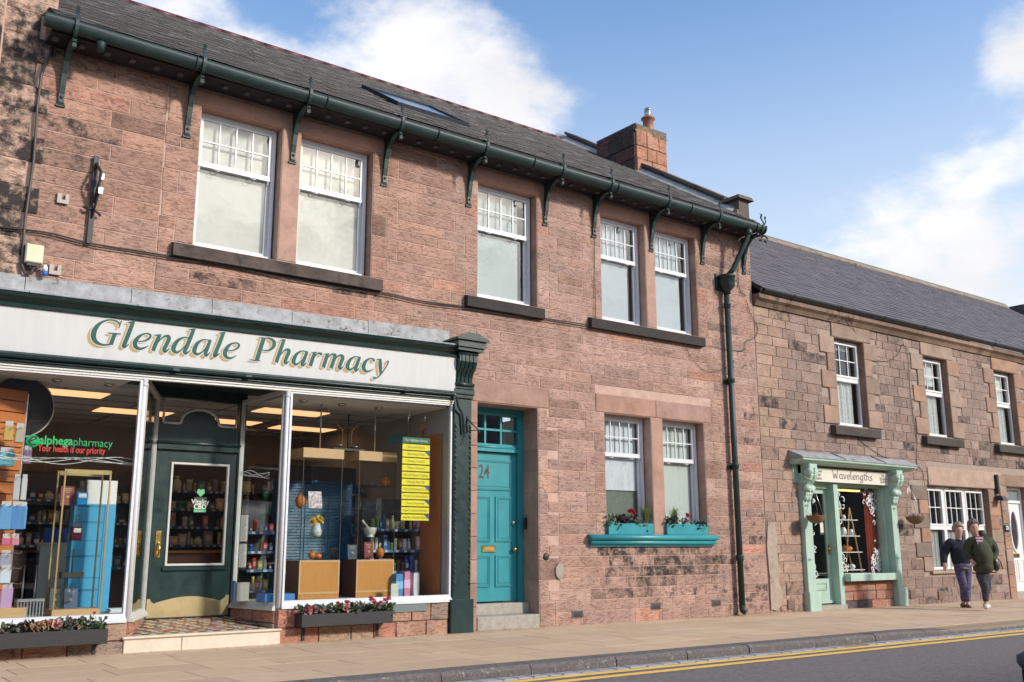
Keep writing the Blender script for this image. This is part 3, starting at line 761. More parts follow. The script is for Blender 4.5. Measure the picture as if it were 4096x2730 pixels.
# ---------------------------------------------------------------- roof
SL = .645; GY, GZ = -.45, 7.25
RB = 7.40                                                # roof surface height above the gutter line
def rz(y): return RB + SL * (y - GY)
RY = 5.35
r = MB()
r.hexa([(1.95, GY - .02, RB - .10), (14.8, GY - .02, RB - .10), (14.8, RY, rz(RY) - .09), (1.95, RY, rz(RY) - .09), (1.95, GY - .02, RB - .02), (14.8, GY - .02, RB - .02), (14.8, RY, rz(RY) - .012), (1.95, RY, rz(RY) - .012)])
r.hexa([(1.35, RY + .002, rz(RY) - .09), (14.8, RY + .002, rz(RY) - .09), (14.8, 11, 7.4), (1.35, 11, 7.4), (1.35, RY + .002, rz(RY) - .012), (14.8, RY + .002, rz(RY) - .012), (14.8, 11, 7.48), (1.35, 11, 7.48)])
roof = r.build('roof', mat('dark_boards', (.022, .02, .024), .9, var=.2), bld)
def slates(x0, x1, y0, y1, zf, ex, wd, colf, skip=None, thick=.008, lift=.012):
    out = []; cs = math.cos(math.atan(SLOPE)); n = 0; y = y0
    while y < y1:
        ya, yb = y, min(y + ex * cs * 1.12, y1)
        x = x0 - (wd / 2 if n % 2 else 0)
        while x < x1:
            w = wd * U(.9, 1.1); xa, xb = max(x, x0), min(x + w - .006, x1)
            if xb - xa > .02 and not (skip and skip((xa + xb) / 2, ya)):
                j, jj = U(0, .006), U(-.008, .004)
                mb = MB()
                mb.hexa([(xa, ya + jj, zf(ya) + lift - thick + j), (xb, ya + jj, zf(ya) + lift - thick + j), (xb, yb, zf(yb) - .002), (xa, yb, zf(yb) - .002),
                         (xa, ya + jj, zf(ya) + lift + j), (xb, ya + jj, zf(ya) + lift + j), (xb, yb, zf(yb) + .002), (xa, yb, zf(yb) + .002)], colf())
                out.append((mb, (xb - xa) * shown((xa, ya, zf(ya))) ** 2))
            x += w
        y += ex * cs; n += 1
    return out
SLOPE = SL
def scol():
    k = U(.65, 1.25); k = U(2.2, 3.8) if R.random() < .06 else k; return (.046 * k, .043 * k, .047 * k, 0)
def onroof(px, py):
    v = ray(px, py); k = (RB - SL * GY + SL * CAM.y - CAM.z) / (v.z - SL * v.y); return CAM + v * k
_q = [onroof(1024 + x / 2.298, y / 2.298) for x, y in ((1300, 990), (1820, 1125), (1640, 1015), (1120, 870))]
SKY = ((_q[0].x + _q[3].x) / 2 - .05, (_q[1].x + _q[2].x) / 2, (_q[0].y + _q[1].y) / 2, (_q[2].y + _q[3].y) / 2)
print('SKYLIGHT', SKY)
pieces(roof, 'slate', 'slates', slates(1.96, 14.72, GY - .03, RY - .03, rz, .135, .23, scol, lift=.018, skip=lambda x, y: SKY[0] - .05 < x < SKY[1] + .05 and SKY[2] - .05 < y < SKY[3] + .05), SLATE)
rt = MB(); x = 1.96
while x < 14.7:
    MB().tube([(x, RY, rz(RY) + .0), (x + .437, RY, rz(RY) + .0)], [.068, .066], 8, tint=(.10 * U(.8, 1.1), .026, .03, 0)).build('ridge_tile', TINT, roof)
    x += .44
# skylight
sy = MB(); q = .06
def rp(x, y, h): return (x, y, rz(y) + h)
def bar(mb, xa, ya, xb, yb, w, h):
    if xa == xb: mb.hexa([rp(xa, ya, 0), rp(xa + w, ya, 0), rp(xa + w, yb, 0), rp(xa, yb, 0), rp(xa, ya, h), rp(xa + w, ya, h), rp(xa + w, yb, h), rp(xa, yb, h)])
    else: mb.hexa([rp(xa, ya, 0), rp(xb, ya, 0), rp(xb, ya + w, 0), rp(xa, ya + w, 0), rp(xa, ya, h), rp(xb, ya, h), rp(xb, ya + w, h), rp(xa, ya + w, h)])
bar(sy, SKY[0], SKY[2], SKY[0], SKY[3], .06, .085); bar(sy, SKY[1] - .07, SKY[2], SKY[1] - .07, SKY[3], .06, .085); bar(sy, SKY[0] + .07, SKY[2], SKY[1] - .07, SKY[2], .06, .083); bar(sy, SKY[0] + .07, SKY[3] - .06, SKY[1] - .07, SKY[3] - .06, .06, .083)
skl = sy.build('skylight', mat('grey_skylight_frame', (.03, .034, .04), .85, spec=.1), bld)
MB().add([rp(SKY[0] + .07, SKY[2] + .06, .06), rp(SKY[1] - .07, SKY[2] + .06, .06), rp(SKY[1] - .07, SKY[3] - .06, .06), rp(SKY[0] + .07, SKY[3] - .06, .06)], [(0, 1, 2, 3)]).build('pane', mat('skylight_glass', (.05, .08, .13), .06, spec=.5), skl)
# soffit: rafter ends
for i in range(44):
    x = 2.0 + i * .30
    if x > 14.7: break
    MB().box(x, x + .065, GY + .16, GY + .24, 7.165, 7.199).build('rafter_tail', mat('rafter_end_paint', (.09, .085, .085), .8), roof)
MB().box(1.96, 14.75, GY + .06, .05, 7.2, 7.23).build('soffit_board', MATS['dark_boards'], roof)
# gutter
gt = MB(); gx0, gx1 = 1.86, 14.92
prof = [(math.cos(math.pi + math.pi * k / 10), math.sin(math.pi + math.pi * k / 10)) for k in range(11)]
x = gx0; secs = []
k = 0
while x < gx1 - .01:
    xe = min(x + 1.83, gx1)
    n0 = 11
    vs = []
    sag = lambda xx: -.02 * math.sin(math.pi * (xx - gx0) / (gx1 - gx0)) + .012 - .004 * (xx - gx0) * .5
    for xx in (x, xe):
        for (c, s) in prof: vs.append((xx, GY + .092 * c, GZ + .09 + .088 * s * 1.6 + sag(xx)))
        for (c, s) in prof: vs.append((xx, GY + .082 * c, GZ + .09 + .078 * s * 1.6 + sag(xx)))
    fs = []
    for i in range(10):
        fs.append((i, i + 1, 22 + i + 1, 22 + i)); fs.append((11 + i, 22 + 11 + i, 22 + 12 + i, 12 + i))
    fs += [(0, 22, 33, 11), (10, 21, 43, 32)]
    mb = MB().add(vs, fs, smooth=True)
    if x == gx0: mb.add(vs[:11], [tuple(range(11))])
    if xe == gx1: mb.add(vs[22:33], [tuple(range(11))])
    mb.tube([(xe - .04, GY + .1 * c, GZ + .09 + .1 * s * 1.5 + sag(xe)) for (c, s) in prof], .012, 5)
    mb.build('gutter', IRON, bld)
    x = xe; k += 1
# gutter brackets
def bracket(x, par):
    b = MB()
    t = .028
    web = [(-.004, 6.62), (-.05, 6.72), (-.075, 6.85), (-.13, 7.0), (-.22, 7.1), (-.34, 7.155), (-.40, 7.16), (-.40, 7.2), (-.004, 7.2)]
    b.prism(web, 'x', x - .012, x + .012)
    path = [(x, -.018, 6.46), (x, -.03, 6.5), (x, -.028, 6.60), (x, -.055, 6.71), (x, -.08, 6.85), (x, -.135, 6.99), (x, -.225, 7.09), (x, -.34, 7.145), (x, -.42, 7.15)]
    for i in range(len(path) - 1):
        p, q = path[i], path[i + 1]; wd = .032 if i else .05; w2 = .032 if i else .03
        b.hexa([(x - wd, p[1] - .012, p[2]), (x + wd, p[1] - .012, p[2]), (x + wd, p[1] + .012, p[2] + .004), (x - wd, p[1] + .012, p[2] + .004),
                (x - w2, q[1] - .012, q[2]), (x + w2, q[1] - .012, q[2]), (x + w2, q[1] + .012, q[2] + .004), (x - w2, q[1] + .012, q[2] + .004)])
    b.box(x - .055, x + .055, -.03, -.003, 6.445, 6.475)
    b.ball((x, -.04, 6.56), .022, 8)
    curl = [(-.42, 7.15), (-.475, 7.135), (-.50, 7.09), (-.49, 7.04), (-.455, 7.025), (-.44, 7.05)]
    for i in range(len(curl) - 1):
        p, q = curl[i], curl[i + 1]
        b.hexa([(x - .024, p[0], p[1] - .008), (x + .024, p[0], p[1] - .008), (x + .024, p[0], p[1] + .008), (x - .024, p[0], p[1] + .008), (x - .024, q[0], q[1] - .008), (x + .024, q[0], q[1] - .008), (x + .024, q[0], q[1] + .008), (x - .024, q[0], q[1] + .008)])
    o = b.build('gutter_bracket', IRON, par)
    s = MB()
    sp = [(GY + .107 * c, GZ + .09 + .105 * q * 1.75) for (c, q) in prof[:6]][::-1] + [(GY - .11, GZ + .11), (GY - .085, GZ + .17), (GY - .05, GZ + .23), (GY - .075, GZ + .29), (GY - .045, GZ + .315)]
    for i in range(len(sp) - 1):
        p, q = sp[i], sp[i + 1]; n_ = Vector((0, q[0] - p[0], q[1] - p[1])).normalized().cross(Vector((1, 0, 0))) * .006
        s.hexa([(x - .02, p[0] - n_.y, p[1] - n_.z), (x + .02, p[0] - n_.y, p[1] - n_.z), (x + .02, p[0] + n_.y, p[1] + n_.z), (x - .02, p[0] + n_.y, p[1] + n_.z), (x - .02, q[0] - n_.y, q[1] - n_.z), (x + .02, q[0] - n_.y, q[1] - n_.z), (x + .02, q[0] + n_.y, q[1] + n_.z), (x - .02, q[0] + n_.y, q[1] + n_.z)])
    s.build('gutter_strap', IRON, o)
for x in (2.2, 3.74, 5.22, 6.68, 8.2, 9.75, 10.83, 12.22, 13.58, 14.78): bracket(x, bld)
MB().lathe((2.5, GY, GZ - .10), [(.05, -.06), (.05, 0), (.06, .02), (.06, .05)], 10).build('gutter_outlet', IRON, bld)
# downpipe with hopper
PX, PY = 14.12, -.11
dp = MB()
dp.cyl((PX, PY, .10), (PX, PY, 5.95), .055, n=12)
for z in (1.0, 2.65, 4.25, 5.7): dp.lathe((PX, PY, z), [(.055, -.06), (.068, -.05), (.068, .0), (.075, .01), (.075, .035), (.06, .05)], 12)
for z in (2.63, 4.23): dp.box(PX - .11, PX + .11, PY + .06, -.002, z - .03, z + .03)
dp.tube([(PX, PY, .16), (PX, PY - .01, .08), (PX + .02, PY - .06, .045)], .062, 12)
pipe = dp.build('downpipe', IRON, bld)
hp = MB(); hz_ = 5.98
hp.lathe((PX, PY - .02, hz_), [(.06, -.06), (.07, .0), (.13, .06), (.155, .10), (.155, .26), (.175, .27), (.175, .30), (.15, .30)], 12)
hp.box(PX - .20, PX + .20, PY + .07, -.003, hz_ + .02, hz_ + .34)
hp.build('hopper_head', IRON, pipe)
ox = 14.45
MB().tube([(ox, GY, GZ - .03), (ox, GY, GZ - .14), (ox - .02, GY + .03, GZ - .24), (PX + .1, PY - .1, hz_ + .42), (PX, PY - .02, hz_ + .28)], .05, 10).build('swan_neck', IRON, pipe)
MB().lathe((ox, GY, GZ - .12), [(.06, -.05), (.072, -.04), (.072, .04), (.06, .05)], 12).build('gutter_outlet', IRON, bld)
# scroll end at the right of the gutter
MB().tube([(14.93, GY, GZ + .12), (14.96, GY - .03, GZ + .2), (14.93, GY - .02, GZ + .27), (14.97, GY, GZ + .31), (15.0, GY, GZ + .28)], .012, 5).build('iron_scroll', IRON, bld)
MB().tube([(14.80, GY + .1, GZ - .1), (14.95, GY, GZ - .09), (15.0, GY - .02, GZ - .15), (14.95, GY, GZ - .22), (14.92, GY, GZ - .19)], .02, 6).build('iron_scroll', IRON, bld)
# gable coping, kneeler and chimney
GXa, GXb = 14.74, 15.06
def gcol(): 
    k = U(.6, 1.0); return (.16 * k, .13 * k, .11 * k, U(.3, .5))
y = .35; 
while y < RY - .1:
    ye = min(y + .85, RY)
    if not (2.85 < y < 4.2) or True:
        gm = MB(); za, zb = rz(y), rz(ye)
        gm.hexa([(GXa + .06, y, za - .2), (GXb - .02, y, za - .2), (GXb - .02, ye - .006, zb - .2), (GXa + .06, ye - .006, zb - .2), (GXa + .06, y, za + .17), (GXb - .02, y, za + .17), (GXb - .02, ye - .006, zb + .17), (GXa + .06, ye - .006, zb + .17)], gcol())
        gm.hexa([(GXa, y, za + .17), (GXb + .04, y, za + .17), (GXb + .04, ye - .006, zb + .17), (GXa, ye - .006, zb + .17), (GXa, y, za + .25), (GXb + .04, y, za + .25), (GXb + .04, ye - .006, zb + .25), (GXa, ye - .006, zb + .25)], gcol())
        gm.build('coping_stone', SMOOTH, bld)
    y = ye
fl = MB(); y = .1
while y < RY - .2:
    fl = MB().hexa([rp(GXa - .14, y, .012), rp(GXa + .06, y, .05), rp(GXa + .06, y + .55, .05), rp(GXa - .14, y + .55, .012), rp(GXa - .14, y, .02), rp(GXa + .06, y, .14), rp(GXa + .06, y + .55, .14), rp(GXa - .14, y + .55, .02)])
    fl.build('lead_flashing', LEAD, bld); y += .556
kn = MB(); c = (.13, .11, .09, .40)
kn.box(GXa + .02, GXb, .0, .36, 7.3, 8.02, c).build('kneeler_stone', SMOOTH, bld)
MB().hexa([(GXa - .06, -.08, 8.02), (GXb + .08, -.08, 8.02), (GXb + .08, .44, 8.02), (GXa - .06, .44, 8.02), (GXa - .03, -.05, 8.10), (GXb + .05, -.05, 8.10), (GXb + .05, .41, 8.10), (GXa - .03, .41, 8.10)], c).build('kneeler_cap', SMOOTH, bld)
# return of the gable towards the lower neighbour
gs = []
for k in range(9):
    z = 6.0 + k * .2
    MB().box(XR - .3, XR + .012, .004 + (k % 2) * .002, .5, z, z + .194, (.42, .27, .2, .5)).build('quoin', STONE, wall)
CX0 = 14.62
fy = atx(2543, 600, CX0).y; by = atx(2391, 600, CX0).y; CX1 = at(2663, 600, fy).x
cztop = atx(2543, 497, CX0).z; 
chim = MB().box(CX0 + .01, CX1 - .01, fy + .01, by - .01, rz(fy) - .6, cztop - .02).build('chimney_stack', MORTAR, bld)
zc = [rz(fy) - .35]
while zc[-1] < cztop - .35: zc.append(zc[-1] + U(.3, .42))
zc.append(cztop - .19); zc.append(cztop)
for i in range(len(zc) - 1):
    top = i == len(zc) - 2; e = .0
    nx = 2 if top else R.choice((2, 3)); px_ = sorted([CX0] + [CX0 + (CX1 - CX0) * (k + U(-.2, .2)) / nx for k in range(1, nx)] + [CX1])
    for k in range(nx):
        c = R.choice(((.52, .25, .16), (.50, .28, .19), (.47, .23, .15))); kk = U(.85, 1.1)
        tt = (.22, .17, .12, .46) if top else (c[0] * kk, c[1] * kk, c[2] * kk, U(.1, .34))
        stone(px_[k], px_[k + 1], zc[i], zc[i + 1], tt, y=fy, proud=.02, rough=.018, back=.05).build('stone', STONE, chim)
    nyy = R.choice((2, 3)); ys = [fy + (by - fy) * k / nyy for k in range(nyy + 1)]
    for k in range(nyy):
        mb = stone(ys[k], ys[k + 1], zc[i], zc[i + 1], (.10 * U(.7, 1.5), .075, .065, U(.40, .56)), y=0, proud=.02, rough=.015, back=.05)  # left side of the stack toned dark, its shade put into the colour
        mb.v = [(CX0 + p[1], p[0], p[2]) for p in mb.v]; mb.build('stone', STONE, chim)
MB().box(CX0 - .02, CX1 + .02, fy - .02, by + .02, cztop, cztop + .03, (.16, .13, .10, .4)).build('chimney_cap', SMOOTH, chim)
cp = at(2593, 505, fy + .35)
pot = MB().lathe((cp.x, fy + .35, cztop + .02), [(.16, 0), (.15, .06), (.135, .10), (.125, .42), (.17, .44), (.17, .47), (.12, .48)], 14, (.34, .15, .09, 0)).build('chimney_pot', TINT, chim)
fp = MB().cyl((cp.x, fy + .35, cztop + .48), (cp.x, fy + .35, cztop + .74), .075, n=12)
for k in range(6): fp.lathe((cp.x, fy + .35, cztop + .53 + k * .035), [(.078, -.008), (.09, 0), (.078, .008)], 12)
fp.build('flue_liner', STEEL, chim)
# ================================================================ pharmacy shopfront
def fsh(p, k=.0165): return (p[0], p[1], p[2] + k * (p[0] - 5.0))     # the front leans: everything rises a little to the right
FZ0, FZ1 = 3.405, 3.915                       # fascia board
SX0, SX1 = XL, 7.86
def fpart(mb, name, m, par=None): return mb.shear(fsh).build(name, m, par or bld)
FBW = mat('fascia_white', (.54, .55, .545), .4, var=.06, vs=4, vstretch=(3, 1, .4), bump=.06, bs=6, dirt=((.46, .44, .40), .69, 9))
def prof_x(mb, prof, x0, x1): mb.prism(prof, 'x', x0, x1)
FASY = -.19
fas = fpart(MB().hexa([(SX0, FASY, FZ0), (SX1, FASY, FZ0), (SX1, .1, FZ0), (SX0, .1, FZ0), (SX0, FASY - .03, FZ1), (SX1, FASY - .03, FZ1), (SX1, .1, FZ1), (SX0, .1, FZ1)]), 'fascia_board', FBW)
co = MB()
prof_x(co, [(-.20, FZ1 - .005), (-.25, FZ1), (-.255, FZ1 + .035), (-.23, FZ1 + .04), (-.245, FZ1 + .06), (-.29, FZ1 + .10), (-.335, FZ1 + .12), (-.345, FZ1 + .15), (.05, FZ1 + .16), (.05, FZ1)], SX0, SX1 - .01)
fpart(co, 'cornice', GREEN)
lx = SX0
while lx < SX1:
    le = min(lx + U(.9, 1.5), SX1)
    lm = MB().hexa([(lx, -.35, FZ1 + .152), (le - .008, -.35, FZ1 + .152), (le - .008, .03, FZ1 + .20), (lx, .03, FZ1 + .20), (lx, -.35, FZ1 + .172), (le - .008, -.35, FZ1 + .172), (le - .008, .0, FZ1 + .22), (lx, .0, FZ1 + .22)])
    fpart(lm, 'lead_capping', LEAD)
    lm = MB().hexa([(lx, -.05, FZ1 + .2), (le - .008, -.05, FZ1 + .2), (le - .008, .03, FZ1 + .2), (lx, .03, FZ1 + .2), (lx, -.028, FZ1 + .42 + U(-.015, .015)), (le - .008, -.028, FZ1 + .42 + U(-.015, .015)), (le - .008, .03, FZ1 + .42), (lx, .03, FZ1 + .42)])
    fpart(lm, 'lead_flashing', LEAD); lx = le
lo = MB()
prof_x(lo, [(-.18, FZ0 + .004), (-.235, FZ0 - .004), (-.235, FZ0 - .03), (-.215, FZ0 - .035), (-.225, FZ0 - .075), (-.205, FZ0 - .08), (-.21, FZ0 - .10), (-.18, FZ0 - .105), (-.18, FZ0 - .13), (.08, FZ0 - .13), (.08, FZ0)], SX0, SX1)
fpart(lo, 'architrave', GREEN)
pipe2 = MB().tube([(SX0, -.245, FZ0 - .055), (SX1 - .06, -.245, FZ0 - .055), (SX1 + .0, -.24, FZ0 - .10), (SX1 + .03, -.23, FZ0 - .22), (SX1 + .13, -.2, FZ0 - .33), (SX1 + .16, -.2, FZ0 - .62)], .018, 8)
fpart(pipe2, 'cable_conduit', GREEN)
hd = MB()
prof_x(hd, [(-.145, FZ0 - .13), (-.165, FZ0 - .135), (-.17, FZ0 - .155), (-.15, FZ0 - .16), (-.155, FZ0 - .185), (-.06, FZ0 - .185), (-.06, FZ0 - .13)], SX0, SX1)
fpart(hd, 'window_head', CREAM)
for (a, b, c_) in ((3.7, 3.78, 0), (4.62, 4.7, 0), (6.95, 7.03, 0)): fpart(MB().box(a, b, -.27, -.232, FZ0 - .07, FZ0 - .04), 'pipe_clip', GREEN)
# lettering, traced as brush strokes on the board
GLE = [[(606, 188, 8), (592, 225, 12), (575, 270, 8)], [(592, 232, 18), (545, 192, 15), (465, 178, 13), (380, 202, 22), (312, 262, 46), (277, 340, 60), (286, 408, 52), (330, 452, 34), (400, 472, 18), (478, 464, 16)], [(528, 345, 42), (505, 400, 46), (482, 466, 44)], [(452, 332, 8), (520, 340, 16), (597, 343, 8)],
 [(680, 207, 6), (720, 206, 18), (764, 198, 10)], [(741, 203, 44), (694, 330, 48), (645, 450, 46), (626, 488, 34), (650, 497, 18), (692, 462, 5)],
 [(790, 432, 8), (870, 426, 13), (930, 396, 24), (948, 362, 22), (918, 340, 14), (860, 347, 18), (802, 385, 36), (766, 440, 50), (772, 490, 44), (815, 517, 30), (870, 508, 18), (922, 482, 4)],
 [(990, 359, 5), (1030, 358, 16), (1074, 352, 8)], [(1054, 358, 38), (1012, 450, 44), (976, 540, 42)], [(1005, 480, 6), (1090, 385, 15), (1150, 370, 34), (1164, 402, 44), (1134, 470, 44), (1106, 526, 40), (1122, 550, 26), (1174, 514, 4)],
 [(1392, 392, 14), (1340, 385, 13), (1270, 420, 34), (1222, 490, 50), (1220, 536, 44), (1256, 560, 26), (1312, 528, 12), (1385, 440, 6)], [(1402, 292, 5), (1440, 290, 16), (1478, 283, 8)], [(1456, 288, 38), (1420, 380, 44), (1375, 490, 44), (1347, 548, 38), (1366, 572, 24), (1420, 532, 4)],
 [(1640, 420, 12), (1570, 412, 13), (1502, 450, 36), (1466, 520, 48), (1466, 560, 42), (1500, 582, 24), (1560, 550, 12), (1625, 470, 6)], [(1652, 413, 30), (1615, 510, 42), (1592, 572, 38), (1606, 597, 24), (1650, 560, 4)],
 [(1755, 334, 5), (1790, 332, 16), (1828, 323, 8)], [(1806, 326, 40), (1760, 450, 44), (1708, 574, 42), (1706, 604, 30), (1768, 570, 4)],
 [(1840, 541, 7), (1920, 535, 13), (1975, 506, 22), (1988, 472, 20), (1960, 450, 13), (1900, 460, 20), (1852, 500, 38), (1823, 560, 47), (1832, 604, 40), (1870, 628, 26), (1912, 621, 15), (1957, 595, 4)]]
PHA = [[(322, 378, 50), (272, 530, 54), (227, 672, 54)], [(138, 671, 8), (205, 680, 16), (272, 682, 8)], [(255, 376, 6), (300, 380, 14), (340, 380, 12)], [(318, 383, 12), (400, 386, 22), (456, 430, 44), (452, 490, 44), (400, 540, 26), (335, 547, 12), (285, 530, 5)],
 [(538, 410, 5), (575, 409, 16), (613, 402, 8)], [(592, 404, 40), (541, 550, 46), (487, 706, 46)], [(530, 630, 5), (600, 545, 17), (650, 540, 38), (656, 572, 44), (626, 640, 44), (606, 698, 40), (621, 720, 25), (666, 688, 4)],
 [(890, 565, 12), (830, 555, 13), (760, 600, 36), (721, 680, 50), (727, 716, 44), (760, 735, 26), (820, 690, 10), (878, 610, 6)], [(903, 560, 32), (865, 660, 44), (836, 728, 40), (850, 750, 24), (900, 708, 4)],
 [(960, 577, 5), (995, 576, 15), (1032, 571, 8)], [(1007, 575, 38), (975, 660, 46), (946, 756, 44)], [(975, 680, 5), (1040, 592, 14), (1082, 588, 28), (1096, 608, 34)],
 [(1130, 597, 5), (1165, 596, 15), (1202, 591, 8)], [(1177, 595, 38), (1150, 680, 46), (1121, 776, 44)], [(1145, 690, 5), (1220, 606, 17), (1270, 605, 36), (1276, 632, 44), (1250, 710, 46), (1226, 786, 44)], [(1250, 710, 5), (1320, 621, 17), (1370, 620, 36), (1380, 650, 44), (1355, 720, 44), (1336, 773, 40), (1351, 795, 24), (1396, 758, 4)],
 [(1600, 640, 12), (1545, 632, 13), (1480, 675, 36), (1446, 750, 48), (1452, 788, 42), (1486, 805, 24), (1540, 765, 10), (1592, 690, 6)], [(1612, 634, 32), (1575, 730, 44), (1551, 798, 40), (1566, 818, 24), (1609, 780, 4)],
 [(1802, 694, 26), (1790, 664, 20), (1745, 657, 15), (1690, 695, 36), (1661, 765, 49), (1676, 813, 40), (1720, 830, 22), (1792, 798, 4)],
 [(1838, 668, 5), (1870, 668, 14), (1898, 660, 8)], [(1885, 664, 34), (1886, 750, 46), (1892, 862, 26)], [(1983, 688, 34), (1990, 718, 13), (1950, 790, 13), (1890, 870, 15), (1840, 915, 14), (1793, 916, 34)]]
def on_fascia(px, py, lay):
    v = ray(px, py); t = (FASY - CAM.y) / v.y; p = CAM + v * t
    z0 = FZ0 + .0165 * (p.x - 5)
    yb = FASY - .03 * (p.z - z0) / (FZ1 - FZ0) - lay
    t = (yb - CAM.y) / v.y; return CAM + v * t
for strokes, ox_, oy_, k, grow in ((GLE, 280, 1220, 2353 / 800.0, 2.4), (PHA, 960, 1240, 2353 / 700.0, 2.8)):
    for (nm, mm, dx, dy, gr, lay) in (('letter_shadow', 'gold', -38, 24, 6, .002), ('letter_outline', 'white', 0, 0, 24, .0035), ('letter', 'green', 0, 0, 4, .005)):
        m_ = {'gold': mat('gold_letter', (.42, .27, .09), .45, var=.03), 'white': FBW, 'green': mat('green_letter', (.006, .085, .065), .35, var=.03)}[mm]
        for i, s_ in enumerate(strokes):
            mb = MB(); l_ = lay + .00006 * i
            ribbon(mb, [(a, b, c) for a, b, c in s_], lambda x, y: on_fascia(ox_ + (x + dx) / k, oy_ + (y + dy) / k, l_), gr)
            mb.build(nm, m_, fas)
# pilaster with console at the right end
pl = MB(); px0, px1 = 7.87, 8.185
pl.bbox(px0, px1, -.16, .1, .44, 3.36, .01)
pil = pl.build('pilaster', GREEN, bld)
MB().bbox(px0 - .05, px1 + .03, -.20, .1, -.03, .47, .012).build('pilaster_plinth', GREEN, pil)
for xx in (px0 + .03, px1 - .03):
    bd = MB(); z = .62
    while z < 3.0:
        bd.ball((xx, -.165, z), .016, 8); bd.ball((xx, -.165, z + .075), .014, 8, (1, 1, 2.8)); z += .15
    bd.build('bead_strip', GREEN, pil)
capz = 3.36
cm = MB()
for (e, za, zb) in ((.015, 3.36, 3.42), (.03, 3.42, 3.50), (.02, 3.50, 3.54)): cm.bbox(px0 - e, px1 + e, -.17 - e, .1, za, zb, .01)
cm.build('pilaster_cap', GREEN, pil)
cs = MB(); nfl = 9
for i in range(nfl):
    xa, xb = px0 + (px1 - px0) * i / nfl, px0 + (px1 - px0) * (i + 1) / nfl; e = .012 if i % 2 else 0
    cs.prism([(.05, 3.54), (-.16 - e, 3.56), (-.175 - e, 3.68), (-.20 - e, 3.74), (-.26 - e, 3.80), (-.30 - e, 3.90), (-.30 - e, 3.99), (-.27 - e, 4.03), (.05, 4.03)], 'x', xa, xb)
cs.tube([(px0 - .01, -.19, 3.57), (px1 + .01, -.19, 3.57)], .03, 8); cs.tube([(px0 - .01, -.29, 4.02), (px1 + .01, -.29, 4.02)], .03, 8)
cs.build('console_bracket', GREEN, pil)
pe = MB()
pe.box(px0 - .07, px1 + .07, -.37, .05, 4.05, 4.10); pe.box(px0 - .09, px1 + .09, -.40, .05, 4.10, 4.20)
pe.prism([(px0 - .13, 4.20), (px1 + .13, 4.20), (px1 + .13, 4.225), ((px0 + px1) / 2 + .1, 4.31), ((px0 + px1) / 2 - .1, 4.31), (px0 - .13, 4.225)], 'y', -.44, .05)
pe.build('pediment_cap', GREEN, pil)
# iron hook for a hanging basket beside the pilaster
MB().tube([(8.10, -.165, 3.10), (8.10, -.165, 2.86)], .01, 5).tube([(8.10, -.17, 3.06), (8.13, -.30, 2.95), (8.16, -.40, 2.86), (8.13, -.42, 2.83)], .009, 5).tube([(8.10, -.17, 2.88), (8.15, -.39, 2.88)], .007, 5).build('basket_hook', BLKIRON, pil)

# ---------------------------------------------------------------- shop windows
WY = -.11
def fr_post(x, z0, z1, r=.027):
    return MB().cyl((x, WY, z0), (x, WY, z1), r, n=12).lathe((x, WY, z1 - .09), [(r, -.02), (r + .012, 0), (r + .004, .03), (r + .018, .06), (r + .018, .09)], 12)
PLX, PRX = 3.42, 5.27
HT = FZ0 - .16                                # glass top
def wt(x): return HT + .0165 * (x - 5)
LS, RS_ = .395, .47                            # sill tops left and right
DYs = .92                                      # door plane
DXL, DXR = 3.93, 5.02
post_l = fr_post(PLX, LS - .02, wt(PLX)).build('window_post', WHITE, bld)
post_r = fr_post(PRX, RS_ - .02, wt(PRX)).build('window_post', WHITE, bld)
def frame_between(p, q, z0, z1p, z1q, name, wdt=.028, m=WHITE, glass=SHOPGLASS, bot=.07):
    """a plate-glass light between two plan points"""
    p, q = Vector((*p, 0)), Vector((*q, 0)); d = (q - p).normalized(); nrm = Vector((d.y, -d.x, 0)) * .03
    def hx(a, b, za, zb, zc, zd, o=0):
        A, Bq = p + d * a, p + d * b; n1 = nrm * (1 + o)
        return [(*(A + n1).xy, za), (*(Bq + n1).xy, zb), (*(Bq - n1).xy, zb), (*(A - n1).xy, za), (*(A + n1).xy, zc), (*(Bq + n1).xy, zd), (*(Bq - n1).xy, zd), (*(A - n1).xy, zc)]
    L = (q - p).length
    f = MB(); f.hexa(hx(0, wdt, z0, z0, z1p, z1p)); f.hexa(hx(L - wdt, L, z0, z0, z1q, z1q)); f.hexa(hx(wdt, L - wdt, z0, z0, z0 + bot, z0 + bot, .05)); f.hexa(hx(wdt, L - wdt, z1p - .05, z1q - .05, z1p, z1q, .05))
    o = f.build(name, m, bld)
    s = MB(); s.hexa(hx(-.01, L + .01, z0 - .03, z0 - .03, z0 + .012, z0 + .012, 1.0)); s.hexa(hx(-.005, L + .005, z0 + .012, z0 + .012, z0 + .035, z0 + .035, .5)); s.build('window_sill', m, o)
    gmb = MB(); A, Bq = p + d * (wdt - .01), p + d * (L - wdt + .01); n2 = nrm * .08
    gmb.hexa([(*(A + n2).xy, z0 + bot - .01), (*(Bq + n2).xy, z0 + bot - .01), (*(Bq - n2).xy, z0 + bot - .01), (*(A - n2).xy, z0 + bot - .01), (*(A + n2).xy, z1p - .04), (*(Bq + n2).xy, z1q - .04), (*(Bq - n2).xy, z1q - .04), (*(A - n2).xy, z1p - .04)])
    gmb.build('pane', glass, o)
    return o
frame_between((SX0, WY), (PLX - .03, WY), LS, wt(SX0), wt(PLX), 'shop_window')
frame_between((PRX + .03, WY), (SX1 - .01, WY), RS_, wt(PRX), wt(SX1), 'shop_window')
frame_between((PLX + .02, WY + .03), (DXL - .03, DYs), LS, wt(PLX), wt(PLX) - .05, 'lobby_window', m=CREAM)
